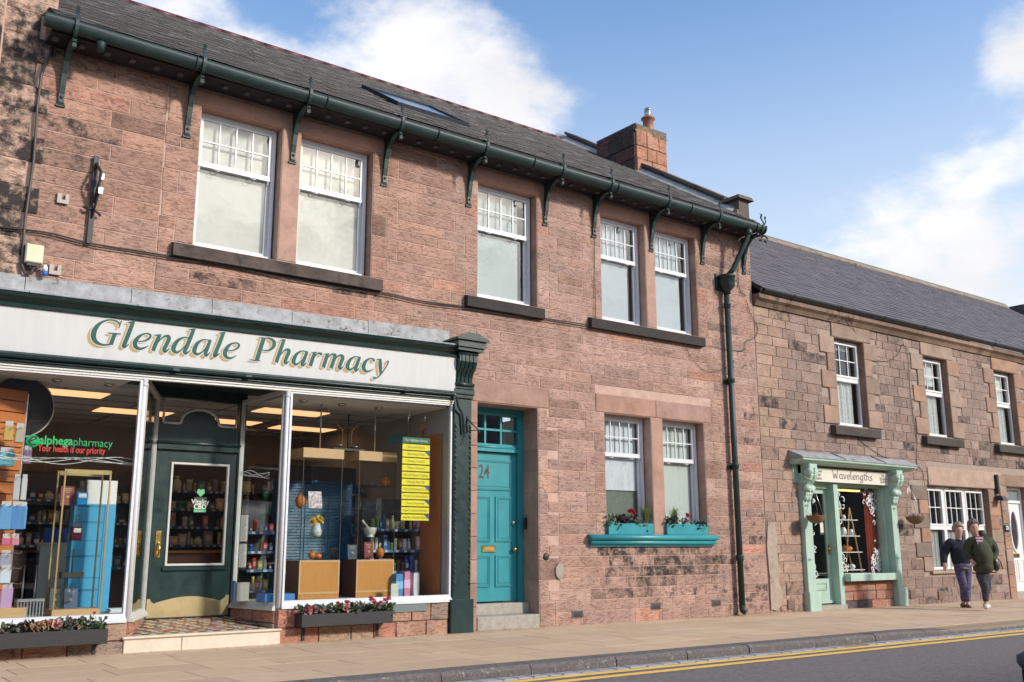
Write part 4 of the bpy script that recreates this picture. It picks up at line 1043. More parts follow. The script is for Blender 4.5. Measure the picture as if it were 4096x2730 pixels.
frame_between((DXR + .05, DYs), (PRX - .02, WY + .03), RS_ - .02, wt(PRX) - .05, wt(PRX), 'lobby_window', m=CREAM)
# stall risers
def riser(p, q, z0, z1, par=bld):
    p, q = Vector((*p, 0)), Vector((*q, 0)); d = (q - p).normalized(); n_ = Vector((d.y, -d.x, 0)); L = (q - p).length
    core = MB(); a, b = p - n_ * .02, q - n_ * .02
    core.hexa([(*a.xy, z0), (*b.xy, z0), (*(b - n_ * .25).xy, z0), (*(a - n_ * .25).xy, z0), (*a.xy, z1), (*b.xy, z1), (*(b - n_ * .25).xy, z1), (*(a - n_ * .25).xy, z1)])
    o = core.build('stall_riser', MORTAR, bld)
    x = 0; zz = [z0, z0 + (z1 - z0) * .52, z1]
    for k in range(2):
        x = 0
        while x < L - .01:
            w_ = U(.3, .7)
            if L - x - w_ < .25: w_ = L - x
            c = R.choice(((.42, .29, .21), (.45, .21, .15), (.33, .25, .20), (.45, .27, .2)))
            mb = stone(x, x + w_, zz[k], zz[k + 1], (*c, U(.2, .46)), proud=.01, rough=.014)
            vv = [p + d * v[0] + n_ * (-v[1]) + Vector((0, 0, v[2])) for v in mb.v]
            mb.v = [tuple(v) for v in vv]; mb.build('stone', STONE, o); x += w_
riser((SX0, WY - .01), (PLX + .0, WY - .01), -.05, LS - .03)
riser((PRX - .02, WY - .01), (px0 - .05, WY - .01), -.05, RS_ - .03)
riser((PLX + .03, WY + .02), (DXL - .02, DYs), .1, LS - .03)
riser((DXR + .04, DYs), (PRX - .03, WY + .02), .1, RS_ - .05)
ml = MB(); ml.bbox(6.9, 7.45, WY - .05, WY, RS_ - .14, RS_ - .035, .004); ml.build('wall_vent', mat('mesh_vent', (.13, .17, .17), .6, var=.4, vs=80), bld)
# marble step and mosaic floor
MARB = mat('cream_marble', (.62, .55, .44), .45, var=.12, vs=7, dirt=((.35, .25, .16), .68, 5))
for (a, b) in ((3.39, 4.05), (4.056, 5.29)):
    MB().bbox(a, b, -.16, .0, -.08, .175, .006).build('step_riser', MARB, bld)
MB().bbox(3.37, 5.30, -.185, -.03, .175, .205, .012).build('step_nosing', MARB, bld)
def lob(y): return .20 + .105 * (y + .03) / (DYs + .03)
def lxa(y): t = (y - WY) / (DYs - WY); return PLX + .05 + (DXL - PLX - .05) * t
def lxb(y): t = (y - WY) / (DYs - WY); return PRX - .05 + (DXR - PRX + .07) * t
fb = MB(); y0, y1 = -.03, DYs + .1
fb.add([(lxa(y0), y0, lob(y0)), (lxb(y0), y0, lob(y0)), (lxb(y1), y1, lob(y1)), (lxa(y1), y1, lob(y1))], [(0, 1, 2, 3)])
lf = fb.build('lobby_floor', mat('tile_grout', (.22, .17, .14), .8), bld)
tiles = []; ts_ = .085; ny = int((DYs - y0) / ts_)
TC = ((.24, .10, .055), (.45, .35, .23), (.10, .05, .035), (.36, .17, .10), (.33, .36, .36))
for j in range(ny + 1):
    y = y0 + j * ts_; xa, xb = lxa(y + ts_ / 2), lxb(y + ts_ / 2); nx = int((xb - xa) / ts_)
    for i in range(nx):
        x = (xa + xb) / 2 + (i - nx / 2) * ts_
        border = i < 2 or i >= nx - 2 or j < 1
        k = ((i + j) % 4 == 0, (i - j) % 4 == 0)
        c = TC[2] if (border and (i + j) % 2) else TC[1] if border else (TC[4] if all(k) else TC[1] if any(k) else TC[0] if (i * j) % 3 else TC[3])
        mb = MB(); e = .003; zt = .004
        if (i + j) % 2 and not border:
            q = [(x + ts_ / 2, y + e), (x + ts_ - e, y + ts_ / 2), (x + ts_ / 2, y + ts_ - e), (x + e, y + ts_ / 2)]
        else: q = [(x + e, y + e), (x + ts_ - e, y + e), (x + ts_ - e, y + ts_ - e), (x + e, y + ts_ - e)]
        mb.add([(a, b, lob(b) + zt) for a, b in q] + [(a, b, lob(b) - .002) for a, b in q], [(0, 1, 2, 3), (0, 4, 5, 1), (1, 5, 6, 2), (2, 6, 7, 3), (3, 7, 4, 0)], (*[v * U(.8, 1.15) for v in c], 0))
        tiles.append((mb, shown((x, y, .2))))
pieces(lf, 'floor_tile', 'floor_tiles', tiles, TINT)
# shop door
SD0, SD1 = .315, 2.46
fr = MB()
fr.box(DXL - .10, DXL - .005, DYs - .02, DYs + .12, .2, 3.42); fr.box(DXR + .005, DXR + .10, DYs - .02, DYs + .12, .2, 3.42)
fr.box(DXL - .004, DXR + .004, DYs - .05, DYs + .10, SD1 + .012, SD1 + .10); fr.box(DXL - .004, DXR + .004, DYs - .02, DYs + .10, 3.17, 3.42); fr.box(DXL - .004, DXR + .004, DYs - .01, DYs + .08, SD1 + .10, SD1 + .34)
fr.tube([(DXL - .02, DYs - .055, SD1 + .10), (DXR + .02, DYs - .055, SD1 + .10)], .02, 8)
arc = [(DXL + .28 + .26 * (1 - math.cos(math.pi * i / 12)), SD1 + .34 + .2 * math.sin(math.pi * i / 12)) for i in range(13)]
fr.prism([(DXL + .2, SD1 + .30)] + arc + [(DXL + .9, SD1 + .30)], 'y', DYs - .012, DYs + .06)
sdf = fr.build('door_frame', GREEN, bld)
mo = MB(); mo.tube([(DXL + .05, DYs - .03, SD1 + .36), (DXL + .05, DYs - .03, 3.14), (DXR - .05, DYs - .03, 3.14), (DXR - .05, DYs - .03, SD1 + .36), (arc[-1][0] + .03, DYs - .03, SD1 + .36)] + [(a, DYs - .03, b + .03) for a, b in arc[::-1]] + [(arc[0][0] - .03, DYs - .03, SD1 + .36), (DXL + .05, DYs - .03, SD1 + .36)], .02, 6); mo.build('fanlight_beading', CREAM, sdf)
MB().box(DXL + .03, DXR - .03, DYs + .03, DYs + .034, SD1 + .34, 3.17).build('pane', SHOPGLASS, sdf)
GL = (DXL + .20, DXR - .10, .97, 2.31)
d_ = MB()
d_.box(DXL, GL[0], DYs, DYs + .045, SD0, SD1); d_.box(GL[1], DXR, DYs, DYs + .045, SD0, SD1); d_.box(GL[0], GL[1], DYs, DYs + .045, SD0, GL[2]); d_.box(GL[0], GL[1], DYs, DYs + .045, GL[3], SD1)
sdoor = d_.build('shop_door', GREEN, bld)
bz = MB(); t = .03
for (a, b, c, d2) in ((GL[0], GL[0] + t, GL[2], GL[3]), (GL[1] - t, GL[1], GL[2], GL[3]), (GL[0] + t, GL[1] - t, GL[2], GL[2] + t), (GL[0] + t, GL[1] - t, GL[3] - t, GL[3])): bz.bbox(a, b, DYs - .018, DYs + .03, c, d2, .006)
bz.build('glazing_bead', CREAM, sdoor)
MB().box(GL[0] + .01, GL[1] - .01, DYs + .02, DYs + .024, GL[2] + .01, GL[3] - .01).build('pane', glass_mat('door_glass', (.92, .92, .92), 1.4), sdoor)
MB().bbox(GL[0] - .03, GL[1] + .03, DYs - .03, DYs + .0, GL[2] - .06, GL[2] - .012, .008).build('door_moulding', GREEN, sdoor)
xs_ = [DXL + .01 + (DXR - DXL - .02) * i / 16 for i in range(17)]
kp = [(DXL + .01, SD0 + .015), (DXR - .01, SD0 + .015), (DXR - .01, SD0 + .27), (DXR - .05, SD0 + .27), (DXR - .06, SD0 + .24), (DXR - .1, SD0 + .22)]
kp += [(DXR - .12 - (DXR - DXL - .24) * i / 14, SD0 + .20 + .07 * math.sin(math.pi * i / 14)) for i in range(15)] + [(DXL + .1, SD0 + .19), (DXL + .06, SD0 + .22), (DXL + .05, SD0 + .25), (DXL + .01, SD0 + .25)]
MB().prism(kp, 'y', DYs - .006, DYs - .001).build('kick_plate', mat('dull_brass_plate', (.38, .31, .17), .5, metal=.8, var=.2, vs=6), sdoor)
hx_ = DXL + .10
MB().bbox(hx_ - .035, hx_ + .035, DYs - .012, DYs - .001, 1.08, 1.42, .004).build('handle_plate', BRASS, sdoor)
MB().tube([(hx_, DYs - .012, 1.10), (hx_, DYs - .06, 1.12), (hx_ + .005, DYs - .065, 1.18), (hx_, DYs - .05, 1.25), (hx_, DYs - .012, 1.27)], [.012, .012, .016, .012, .01], 8).build('door_handle', BRASS, sdoor)
vg = mat('sticker_green', (.12, .42, .20), .5); vw = mat('sticker_white', (.7, .72, .66), .5)
vx = (GL[0] + GL[1]) / 2 + .03
MB().box(vx - .085, vx + .085, DYs + .0165, DYs + .0185, 1.66, 1.86).build('sticker', mat('sticker_dark', (.02, .05, .03), .5), sdoor)
text('Vitality', .085, sdoor, 'sticker_text', vw, (vx, DYs + .0155, 1.80), bold=.001); text('CBD', .085, sdoor, 'sticker_text', vw, (vx, DYs + .0155, 1.735), bold=.002)
MB().box(vx - .08, vx + .08, DYs + .013, DYs + .016, 1.665, 1.70).build('sticker', vg, sdoor)
MB().prism([(vx, 1.865), (vx + .055, 1.92), (vx + .045, 1.965), (vx + .02, 1.97), (vx, 1.955), (vx - .02, 1.97), (vx - .045, 1.965), (vx - .055, 1.92)], 'y', DYs + .0165, DYs + .0185).build('sticker', vg, sdoor)
# lobby ceiling
MB().box(PLX - .1, PRX + .1, -.1, DYs + .1, 3.30, 3.34).build('lobby_ceiling', mat('lobby_ceiling_paint', (.02, .035, .035), .5), bld)

# ---------------------------------------------------------------- shop interior
FLI = mat('shop_floor', (.26, .23, .21), .6, var=.2)
CEIL = mat('ceiling_tile', (.78, .79, .78), .9, var=.06, vs=30)
IW = mat('shop_wall_dark', (.42, .34, .30), .8, var=.1); IWL = mat('shop_wall_light', (.42, .42, .40), .8, var=.05)
IX0, IX1, IY1, IZ1 = .45, 8.12, 5.2, 3.36
struct(MB().box(IX0, IX1, .16, IY1, .16, .22), 'shop_floor', FLI)
struct(MB().box(IX0, IX1, 1.02, IY1 + .1, IZ1 - .12, IZ1), 'shop_ceiling', CEIL)
struct(MB().box(IX0, PLX - .12, -.02, 1.0, HT - .055 + .0, HT - .02), 'window_ceiling', CEIL)
struct(MB().box(PRX + .12, 7.83, -.02, 1.0, HT - .03, HT + .012), 'window_ceiling', CEIL)
struct(MB().box(IX0, IX1, IY1, IY1 + .1, .2, IZ1), 'wall_back', IW)
struct(MB().box(IX1 - .12, IX1, 1.0, IY1, .2, IZ1), 'wall_right', IWL)
struct(MB().box(IX0 - .1, IX0, .1, IY1, .2, IZ1), 'wall_left', IW)
struct(MB().box(7.845, 7.875, -.05, 1.0, .3, IZ1), 'wall_right', IWL)
# window beds
BED = mat('window_bed', (.28, .34, .33), .6, var=.1)
def bed(poly, z): struct(MB().prism(poly, 'z', z - .05, z), 'window_bed', BED)
bed([(IX0, WY + .04), (PLX - .04, WY + .04), (DXL - .1, DYs - .02), (IX0, DYs - .02)], LS + .055)
bed([(PRX + .04, WY + .04), (7.84, WY + .04), (7.84, 1.1), (DXR + .14, 1.1), (DXR + .12, DYs - .02)], RS_ + .045)
BZ, BZL = RS_ + .047, LS + .057
# ceiling grid and lit panels
gr = MB()
for i in range(1, 7): gr.box(IX0 + i * 1.2 - .012, IX0 + i * 1.2 + .012, 1.03, IY1, IZ1 - .128, IZ1 - .121)
for i in range(1, 7): gr.box(IX0, IX1, 1.03 + i * .6 - .012, 1.03 + i * .6 + .012, IZ1 - .1285, IZ1 - .1215)
struct(gr, 'ceiling_grid', mat('grid_grey', (.2, .2, .2), .6))
PAN = mat('lit_diffuser', (.8, .6, .42), .6, var=0, emit=((1.0, .52, .24), 1.05))
for k, (x, y) in enumerate(((6.15, 1.75), (5.75, 3.4), (2.9, 1.7), (2.4, 3.6), (4.2, 3.1), (7.2, 3.6), (1.4, 2.4))):
    t_ = thing('ceiling_light', 'lit warm square ceiling panel inside the pharmacy', 'light', (x, y, IZ1 - .13), 'ceiling panels in the pharmacy')
    MB().box(x - .55, x + .55, y - .28, y + .28, IZ1 - .140, IZ1 - .124).build('frame', PVC, t_)
    for q in range(4): MB().box(x - .53, x + .53, y - .26 + q * .13 + .006, y - .26 + (q + 1) * .13 - .006, IZ1 - .148, IZ1 - .141).build('diffuser', PAN, t_)
for x, z in ((2.55, HT - .06), (3.15, HT - .06), (5.75, HT - .035), (6.35, HT - .035), (6.95, HT - .035)):
    solo(MB().lathe((x, .45, z - .03), [(.03, 0), (.045, .006), (.06, .02), (.06, .028)], 12), 'downlight', STEEL, 'small round steel downlight in the shop window ceiling', 'downlight', 'window ceiling downlights')
# --- things in the windows
OAK = mat('oak_veneer', (.50, .22, .04), .5, var=.12, vs=6, vstretch=(6, 6, .7)); OAKL = mat('light_oak_edge', (.55, .36, .17), .5, var=.08, vs=6, vstretch=(1, 1, 5))
WALN = mat('walnut_side', (.16, .075, .04), .5, var=.15, vs=6, vstretch=(5, 5, 1)); ORNG = mat('cherry_panel', (.52, .17, .045), .45, var=.1, vs=5, vstretch=(6, 6, .6))
def cabinet(pxl, pxr, Y, label):
    x0, x1 = a2(pxl, 1340, Y).x, a2(pxr, 1340, Y).x; dp = .42
    t_ = thing('display_cabinet', label, 'cabinet', ((x0 + x1) / 2, Y + dp / 2, BZ), 'glass display cabinets')
    zb = 1.03
    MB().box(x0 - .005, x1, Y + .006, Y + dp, BZ, zb - .004).build('base', WALN, t_)
    MB().box(x0 + .025, x1 - .025, Y, Y + .005, BZ + .09, zb - .03).build('front_panel', OAK, t_)
    e = MB()
    for q in ((x0, x0 + .024, BZ + .065, zb), (x1 - .024, x1, BZ + .065, zb), (x0 + .024, x1 - .024, BZ + .065, BZ + .09), (x0 + .024, x1 - .024, zb - .028, zb)): e.box(q[0], q[1], Y - .004, Y + .0055, q[2], q[3])
    e.build('edging', OAKL, t_)
    MB().box(x0, x1, Y, Y + .005, BZ, BZ + .062).build('plinth', OAK, t_)
    zt = 2.42
    for (a, b, c, d2) in ((x0, x1, Y + .01, Y + .014), (x0, x0 + .004, Y + .02, Y + dp), (x1 - .004, x1, Y + .02, Y + dp)): MB().box(a, b, c, d2, zb + .002, zt).build('glass_panel', THINGLASS, t_)
    for z in (1.33, 1.72, 2.06): MB().box(x0 + .01, x1 - .01, Y + .03, Y + dp - .02, z, z + .008).build('glass_shelf', glass_mat('shelf_glass', (.82, .9, .88), 1.6), t_)
    MB().box(x0 - .01, x1 + .01, Y - .01, Y + dp + .01, zt, zt + .135).build('top', OAKL, t_)
    for xx in (x0 + .006, x1 - .006): MB().box(xx - .005, xx + .005, Y + .001, Y + .009, zb, zt).build('corner_strip', BLACK, t_)
    return x0, x1
c1 = cabinet(686, 779, .42, 'glass display cabinet holding the sunflower vase, on an oak base')
c2 = cabinet(818, 904, .42, 'glass display cabinet holding the white mortar, on an oak base')
CY = .42
# tall cherry end panel
a_, b_ = a2(973, 1360, .55).x, 7.80
t_ = thing('shelf_end_panel', 'tall cherry wood cabinet end beside the yellow service boards', 'cabinet', ((a_ + b_) / 2, .75, BZ))
MB().box(a_, b_, .60, .64, BZ, 2.95).build('side_panel', ORNG, t_); MB().box(a_ - .05, a_ + .25, .56, .66, 2.95, 3.05).build('cornice', OAKL, t_)
MB().box(b_ + .002, b_ + .03, .10, .62, BZ, 2.85).build('return_panel', ORNG, t_)
# shelving full of products
SHF = mat('black_shelf', (.11, .11, .12), .6); BLU = mat('blue_shelf_edge', (.04, .14, .30), .5); TIK = mat('price_ticket', (.55, .57, .6), .6)
PCOL = {'white': (.68, .68, .65), 'green': (.16, .33, .10), 'blue': (.05, .14, .38), 'brown': (.22, .10, .05), 'pink': (.55, .20, .30), 'red': (.45, .04, .04), 'grey': (.32, .34, .36), 'cream': (.62, .55, .40), 'teal': (.10, .33, .35), 'yellow': (.62, .50, .08)}
def product(x, y, z, w, h, col, kind, where, grp):
    c = (*[v * U(.75, 1.1) for v in PCOL[col]], 0); mb = MB()
    if kind == 'box': mb.bbox(x - w / 2, x + w / 2, y, y + w * .6, z, z + h, .004, c); mb.box(x - w * .3, x + w * .3, y - .002, y - .0005, z + h * .3, z + h * .7, (*[min(.8, v + .3) for v in c[:3]], 0))
    elif kind == 'bottle':
        mb.lathe((x, y + w / 2, z), [(w * .48, 0), (w * .5, h * .03), (w * .5, h * .62), (w * .36, h * .74), (w * .2, h * .8), (w * .2, h * .86), (w * .26, h * .87), (w * .26, h)], 8, c)
        mb.box(x - w * .3, x + w * .3, y - .004, y + .0, z + h * .2, z + h * .5, (.7, .7, .66, 0))
    else: mb.lathe((x, y + w / 2, z), [(w * .45, 0), (w * .5, h * .1), (w * .5, h * .7), (w * .54, h * .72), (w * .54, h)], 8, c)
    return solo(mb, {'box': 'product_box', 'bottle': 'product_bottle', 'jar': 'product_jar'}[kind], TINT, f'{grp}{col} {"packet" if kind == "box" else kind} standing on {where}', 'box' if kind == 'box' else kind, f'{grp}{col} {kind} items on {where}')
def shelf_unit(x0, x1, y, zs_, dep, where, label, dens=.085, cols=None, hmax=.2, back=SHF, edge=BLU, kinds=('box', 'bottle', 'jar')):
    t = thing('shelf_unit', label, 'shelves', ((x0 + x1) / 2, y + dep / 2, zs_[0]))
    MB().box(x0, x1, y + dep, y + dep + .02, zs_[0] - .05, zs_[-1] + .45).build('back_panel', back, t)
    for zi, z in enumerate(zs_):
        o_ = 'top' if zi == len(zs_) - 1 else ('lowest', 'second', 'third', 'fourth')[zi]
        wh = where.replace('dark shelves', o_ + ' dark shelf').replace('low shelves', o_ + ' low shelf').replace('the shelves', f'the {o_} shelf')
        MB().box(x0, x1, y, y + dep, z - .022, z - .002).build('shelf', SHF, t); MB().box(x0, x1, y - .008, y - .001, z - .035, z + .004).build('shelf_edge', edge, t)
        tk = MB(); xx = x0 + .05
        while xx < x1 - .06: tk.box(xx, xx + .05, y - .011, y - .0085, z - .032, z); xx += U(.08, .2)
        tk.build('price_tickets', TIK, t, 'stuff')
        xx = x0 + .03
        while xx < x1 - .05:
            w_ = U(.045, dens); h = U(.45, 1) * hmax
            if R.random() < .88: product(xx + w_ / 2, y + .01 + U(0, .04), z, w_ * .92, h, R.choice(cols or list(PCOL)), R.choice(kinds), wh, 'tall ' if h > hmax * .75 else 'short ')
            xx += w_ + .008
    return t
shelf_unit(6.95, a_ - .02, .62, (.56, .86, 1.16, 1.46), .25, 'the shelves by the cherry panel', 'black shelves with blue edges beside the tall cherry panel', cols=['white', 'green', 'brown', 'blue', 'cream'], hmax=.22)
shelf_unit(6.1, 7.9, 2.6, (.75, 1.08, 1.41, 1.74, 2.07), .3, 'the dark shelves behind the cabinets', 'long dark product shelves behind the display cabinets', cols=['white', 'grey', 'teal', 'white', 'pink', 'blue'], hmax=.2, dens=.12)
shelf_unit(4.75, 7.3, 4.6, (.95, 1.25, 1.55, 1.85, 2.15), .3, 'the dark shelves behind the shop door', 'dark shelves of toiletries on the back wall behind the shop door', cols=['white', 'cream', 'pink', 'teal', 'grey', 'white'], hmax=.25, dens=.17)
ct = thing('shop_counter', 'dark wooden shop counter behind the shop door glass', 'counter', (5.8, 3.9, .22)); MB().box(4.9, 7.0, 3.7, 4.1, .22, 1.12).build('counter_body', WALN, ct); MB().box(4.86, 7.04, 3.66, 4.14, 1.121, 1.16).build('counter_top', OAK, ct)
shelf_unit(5.36, 5.74, 1.22, (.62, .9, 1.15, 1.42), .28, 'the low shelves beside the lobby glass', 'low shelves of medicines beside the lobby glass', cols=['white', 'red', 'brown', 'blue', 'cream', 'yellow'], hmax=.19, dens=.075)
shelf_unit(2.4, 4.7, 4.6, (.9, 1.25, 1.6, 1.95), .3, 'the dark shelves on the back wall', 'dark shelves on the back wall behind the light blue cupboard', cols=['grey', 'white', 'brown', 'blue'], hmax=.2, dens=.16)
# blue louvred unit behind the cabinets
t_ = thing('drawer_unit', 'tall dark blue louvred unit behind the glass cabinets', 'drawers', (6.5, 1.35, BZ))
BU = mat('blue_lacquer', (.02, .11, .22), .45, var=.1)
MB().box(5.83, 7.0, 1.30, 1.55, BZ, 2.15).build('body', BU, t_)
for i in range(38):
    z = BZ + .06 + i * .042
    for (a, b) in ((5.86, 6.22), (6.24, 6.60), (6.62, 6.97)): MB().hexa([(a, 1.285, z), (b, 1.285, z), (b, 1.299, z), (a, 1.299, z), (a, 1.297, z + .034), (b, 1.297, z + .034), (b, 1.299, z + .034), (a, 1.299, z + .034)]).build('slat', BU, t_)
# pumpkins, books, vase, mortar
ORA = mat('pumpkin_skin', (.62, .19, .025), .4, var=.12, vs=14)
def pumpkin(x, y, z, r, tall, label, m=ORA, mb0=None):
    mb = MB(); n, k = 28, 9; vs = []; fs = []
    for i in range(k):
        th = math.pi * (i + .5) / k
        for j in range(n):
            ph = math.tau * j / n; q = r * (1 + .10 * abs(math.cos(ph * 4)) - .1)
            vs.append((x + q * math.sin(th) * math.cos(ph), y + q * math.sin(th) * math.sin(ph), z + r * tall * (1 - math.cos(th) * (1 - .08 * math.sin(th)))))
    for i in range(k - 1):
        for j in range(n): fs.append((i * n + j, i * n + (j + 1) % n, (i + 1) * n + (j + 1) % n, (i + 1) * n + j))
    fs += [tuple(range(n))[::-1], tuple(range((k - 1) * n, k * n))]
    mb.add(vs, fs, smooth=True)
    t = thing('pumpkin', label, 'pumpkin', (x, y, z)); mb.build('flesh', m, t)
    MB().tube([(x, y, z + 2 * r * tall - .015), (x + .005, y, z + 2 * r * tall + .015), (x + .015, y, z + 2 * r * tall + .03)], [.012, .009, .007], 6).build('stalk', mat('pumpkin_stalk', (.20, .16, .06), .8), t)
def pw(px, py, Y): return a2(px, py, Y)
p = pw(690, 1147, .62); pumpkin(p.x - .0, .62, 1.73, .075, 1.3, 'tall orange pumpkin on the upper shelf left of the flower card')
p = pw(886, 1100, .6); pumpkin(p.x, .6, 2.07, .065, 1.05, 'round deep orange pumpkin on the top glass shelf')
p = pw(716, 1285, .56); pumpkin(p.x, .56, 1.04, .05, 1.1, 'red orange squash leaning on the oak cabinet base'); pumpkin(p.x + .09, .55, 1.04, .055, .75, 'small flat pumpkin in front of the squash on the oak base')
p = pw(873, 1280, .6); pumpkin(p.x, .6, 1.04, .06, 1.35, 'tall pumpkin standing behind the red book')
def sunflower(x, y, z, tx, ty, i):
    t = thing('sunflower', 'yellow sunflower head standing in the cut glass vase', 'flower', (x, y, z - .12), 'sunflowers in the vase')
    MB().tube([(x - tx * .1, y, z - .16), (x, y, z)], .006, 5).build('stem', mat('stem_green', (.08, .16, .03), .7), t)
    d = Vector((tx, -.8, ty)).normalized(); a = d.orthogonal().normalized(); b = d.cross(a); c = Vector((x, y, z)); pm = MB()
    for k in range(16):
        th = math.tau * k / 16; e = a * math.cos(th) + b * math.sin(th); s = d.cross(e)
        pm.add([c + e * .015, c + e * .035 + s * .011 + d * .004, c + e * .062 - d * .006, c + e * .035 - s * .011 + d * .004], [(0, 1, 2, 3)])
    pm.build('petals', mat('petal_yellow', (.75, .46, .02), .6), t)
    MB().ball(c + d * .003, .024, 10, (1, 1, 1)).build('flower_centre', mat('flower_brown', (.22, .11, .02), .8), t)
p = pw(727, 1210, .56); vz = 1.34
solo(MB().lathe((p.x, .56, vz), [(.045, 0), (.07, .03), (.078, .08), (.06, .14), (.05, .17), (.058, .185), (.052, .185), (.045, .165), (.055, .14), (.07, .08), (.06, .035)], 14), 'vase', mat('cut_glass', (.6, .63, .63), .15, var=.3, vs=40, bump=.8, bs=60), 'cut glass vase on a glass shelf holding sunflowers', 'vase')
for i, (dx, dz, tx, ty) in enumerate(((-.06, .215, -.5, .1), (.0, .225, .1, .2), (.05, .26, .4, .5), (.085, .235, .7, .3))): sunflower(p.x + dx, .55, vz + dz, tx, ty, i)
p = pw(851, 1205, .56)
mt = thing('mortar', 'white stone mortar with its pestle on the cabinet shelf', 'mortar', (p.x, .56, 1.345))
MB().lathe((p.x, .56, 1.342), [(.06, 0), (.065, .012), (.05, .02), (.08, .05), (.098, .12), (.098, .135), (.085, .135), (.07, .06)], 16).build('bowl', mat('marble_white', (.66, .66, .60), .35, var=.05), mt)
MB().tube([(p.x + .02, .56, 1.42), (p.x - .10, .54, 1.53), (p.x - .15, .53, 1.575)], [.018, .012, .02], 8).build('pestle', mat('pestle_wood', (.55, .47, .34), .5), mt)
def book(x, y, z, w, h, col, label, lines=2, tilt=0, lc=(.55, .40, .12), th=.035):
    t = thing('book', label, 'book', (x, y, z))
    c, s = math.cos(tilt), math.sin(tilt)
    def rt(mb): mb.v = [(x + (a - x) * c - (b - y) * s, y + (a - x) * s + (b - y) * c + (e - z) * .12, e) for a, b, e in mb.v]; return mb
    rt(MB().box(x - w / 2, x + w / 2, y, y + th, z, z + h)).build('cover', mat('book_' + '_'.join(label.split()[:2]), col, .5), t)
    rt(MB().box(x - w / 2 + .006, x + w / 2 + .002, y + .004, y + th - .004, z + .006, z + h - .006)).build('pages', mat('paper', (.62, .58, .48), .8), t)
    m_ = mat('gilt', (*lc,), .4)
    for i in range(lines): rt(MB().box(x - w * .3 + i * .01, x + w * .3 - i * .01, y - .002, y - .0005, z + h * (.84 - i * .09), z + h * (.87 - i * .09))).build('title_line', m_, t)
    rt(MB().lathe((x, y - .002, z + h * .42), [(w * .14, 0), (w * .14, .0015)], 10, axis='y')).build('emblem', m_, t)
p = pw(848, 1290, .52); book(p.x, .52, 1.037, .16, .235, (.20, .025, .03), 'dark red book propped on the oak base beside a pumpkin', 3, .2)
p = pw(810, 1290, .56); book(p.x, .56, 1.037, .14, .20, (.03, .07, .12), 'navy book behind the blue rose on the oak base', 2, -.1)
p = pw(727, 1120, .5)
cd = solo(MB().hexa([(p.x - .10, .50, 1.732), (p.x + .10, .50, 1.732), (p.x + .10, .504, 1.732), (p.x - .10, .504, 1.732), (p.x - .10, .54, 1.965), (p.x + .10, .54, 1.965), (p.x + .10, .544, 1.965), (p.x - .10, .544, 1.965)]), 'greeting_card', mat('flower_card', (.66, .66, .66), .6, var=.0, col2=(.40, .20, .26), vs=28), 'white card with red leaf drawings on the cabinet shelf', 'card')
def rose(x, y, z, lab):
    mb = MB()
    for k in range(14):
        th = U(0, 6.28); r_ = .01 + .022 * k / 14; c = Vector((x, y, z + .025)); e = Vector((math.cos(th), math.sin(th) * .8, U(-.2, .7))).normalized()
        mb.ball(c + e * r_, .014, 6, (1, 1, .6))
    solo(mb, 'paper_rose', mat('blue_rose', (.03, .12, .34), .6), lab, 'flower')
p = pw(725, 1092, .56); rose(p.x, .56, 2.07, 'blue paper rose above the flower card'); p = pw(866, 1100, .56); rose(p.x - .06, .56, 2.07, 'blue paper rose beside the round pumpkin on the top shelf'); p = pw(856, 1292, .45); rose(p.x - .02, .46, 1.04, 'blue paper rose lying before the red book')
for px_, h in ((828, .14), (867, .18)):
    p = pw(px_, 1140, .6)
    solo(MB().lathe((p.x, .6, 1.73), [(.032, 0), (.035, .01), (.035, h * .55), (.014, h * .68), (.014, h * .85), (.022, h * .87), (.022, h)], 12), 'glass_bottle', glass_mat('clear_bottle', (.78, .82, .82), 1.9), 'clear glass apothecary bottle on the middle cabinet shelf', 'bottle', 'clear bottles in the cabinet')
p = pw(767, 1290, .6); solo(MB().lathe((p.x - .0, .62, 1.037), [(.05, 0), (.05, .15), (.055, .16), (.045, .16), (.045, .01)], 12), 'measuring_glass', glass_mat('clear_bottle', (.78, .82, .82), 1.9), 'clear measuring beaker on the oak base', 'beaker')
# balance scales on the cabinet top
p = pw(799, 1030, .62); bx_ = p.x
sc_ = thing('balance_scales', 'antique balance scales standing on top of the cabinets', 'scales', (bx_, .62, 2.56))
MB().box(bx_ - .27, bx_ + .23, .52, .72, 2.557, 2.59).build('base', mat('black_wood', (.03, .025, .022), .5), sc_)
MB().tube([(bx_, .62, 2.59), (bx_, .62, 3.10)], .014, 8).build('column', BLKIRON, sc_); MB().tube([(bx_ - .16, .62, 2.97), (bx_ + .13, .62, 2.95)], .007, 6).build('beam', BLKIRON, sc_)
for s in (-1, 1):
    xe = bx_ + (.13 if s > 0 else -.16)
    MB().tube([(xe, .62, 2.96), (xe, .62, 2.92), (xe - s * .07, .62, 2.86), (xe - s * .08, .62, 2.62)], .006, 5).build('hanger', BRASS, sc_)
    MB().lathe((xe - s * .02, .62, 2.60 if s > 0 else 2.61), [(.02, 0), (.075, .02), (.078, .025)], 12).build('pan', STEEL, sc_)
for px_ in (737, 862):
    p = pw(px_, 980, .66); solo(MB().cyl((p.x, .66, 2.56), (p.x, .66, wt(p.x) - .03), .012, n=8), 'steel_pole', STEEL, f'slim steel pole standing on the {"sunflower" if px_ < 800 else "mortar"} cabinet up to the ceiling', 'pole')
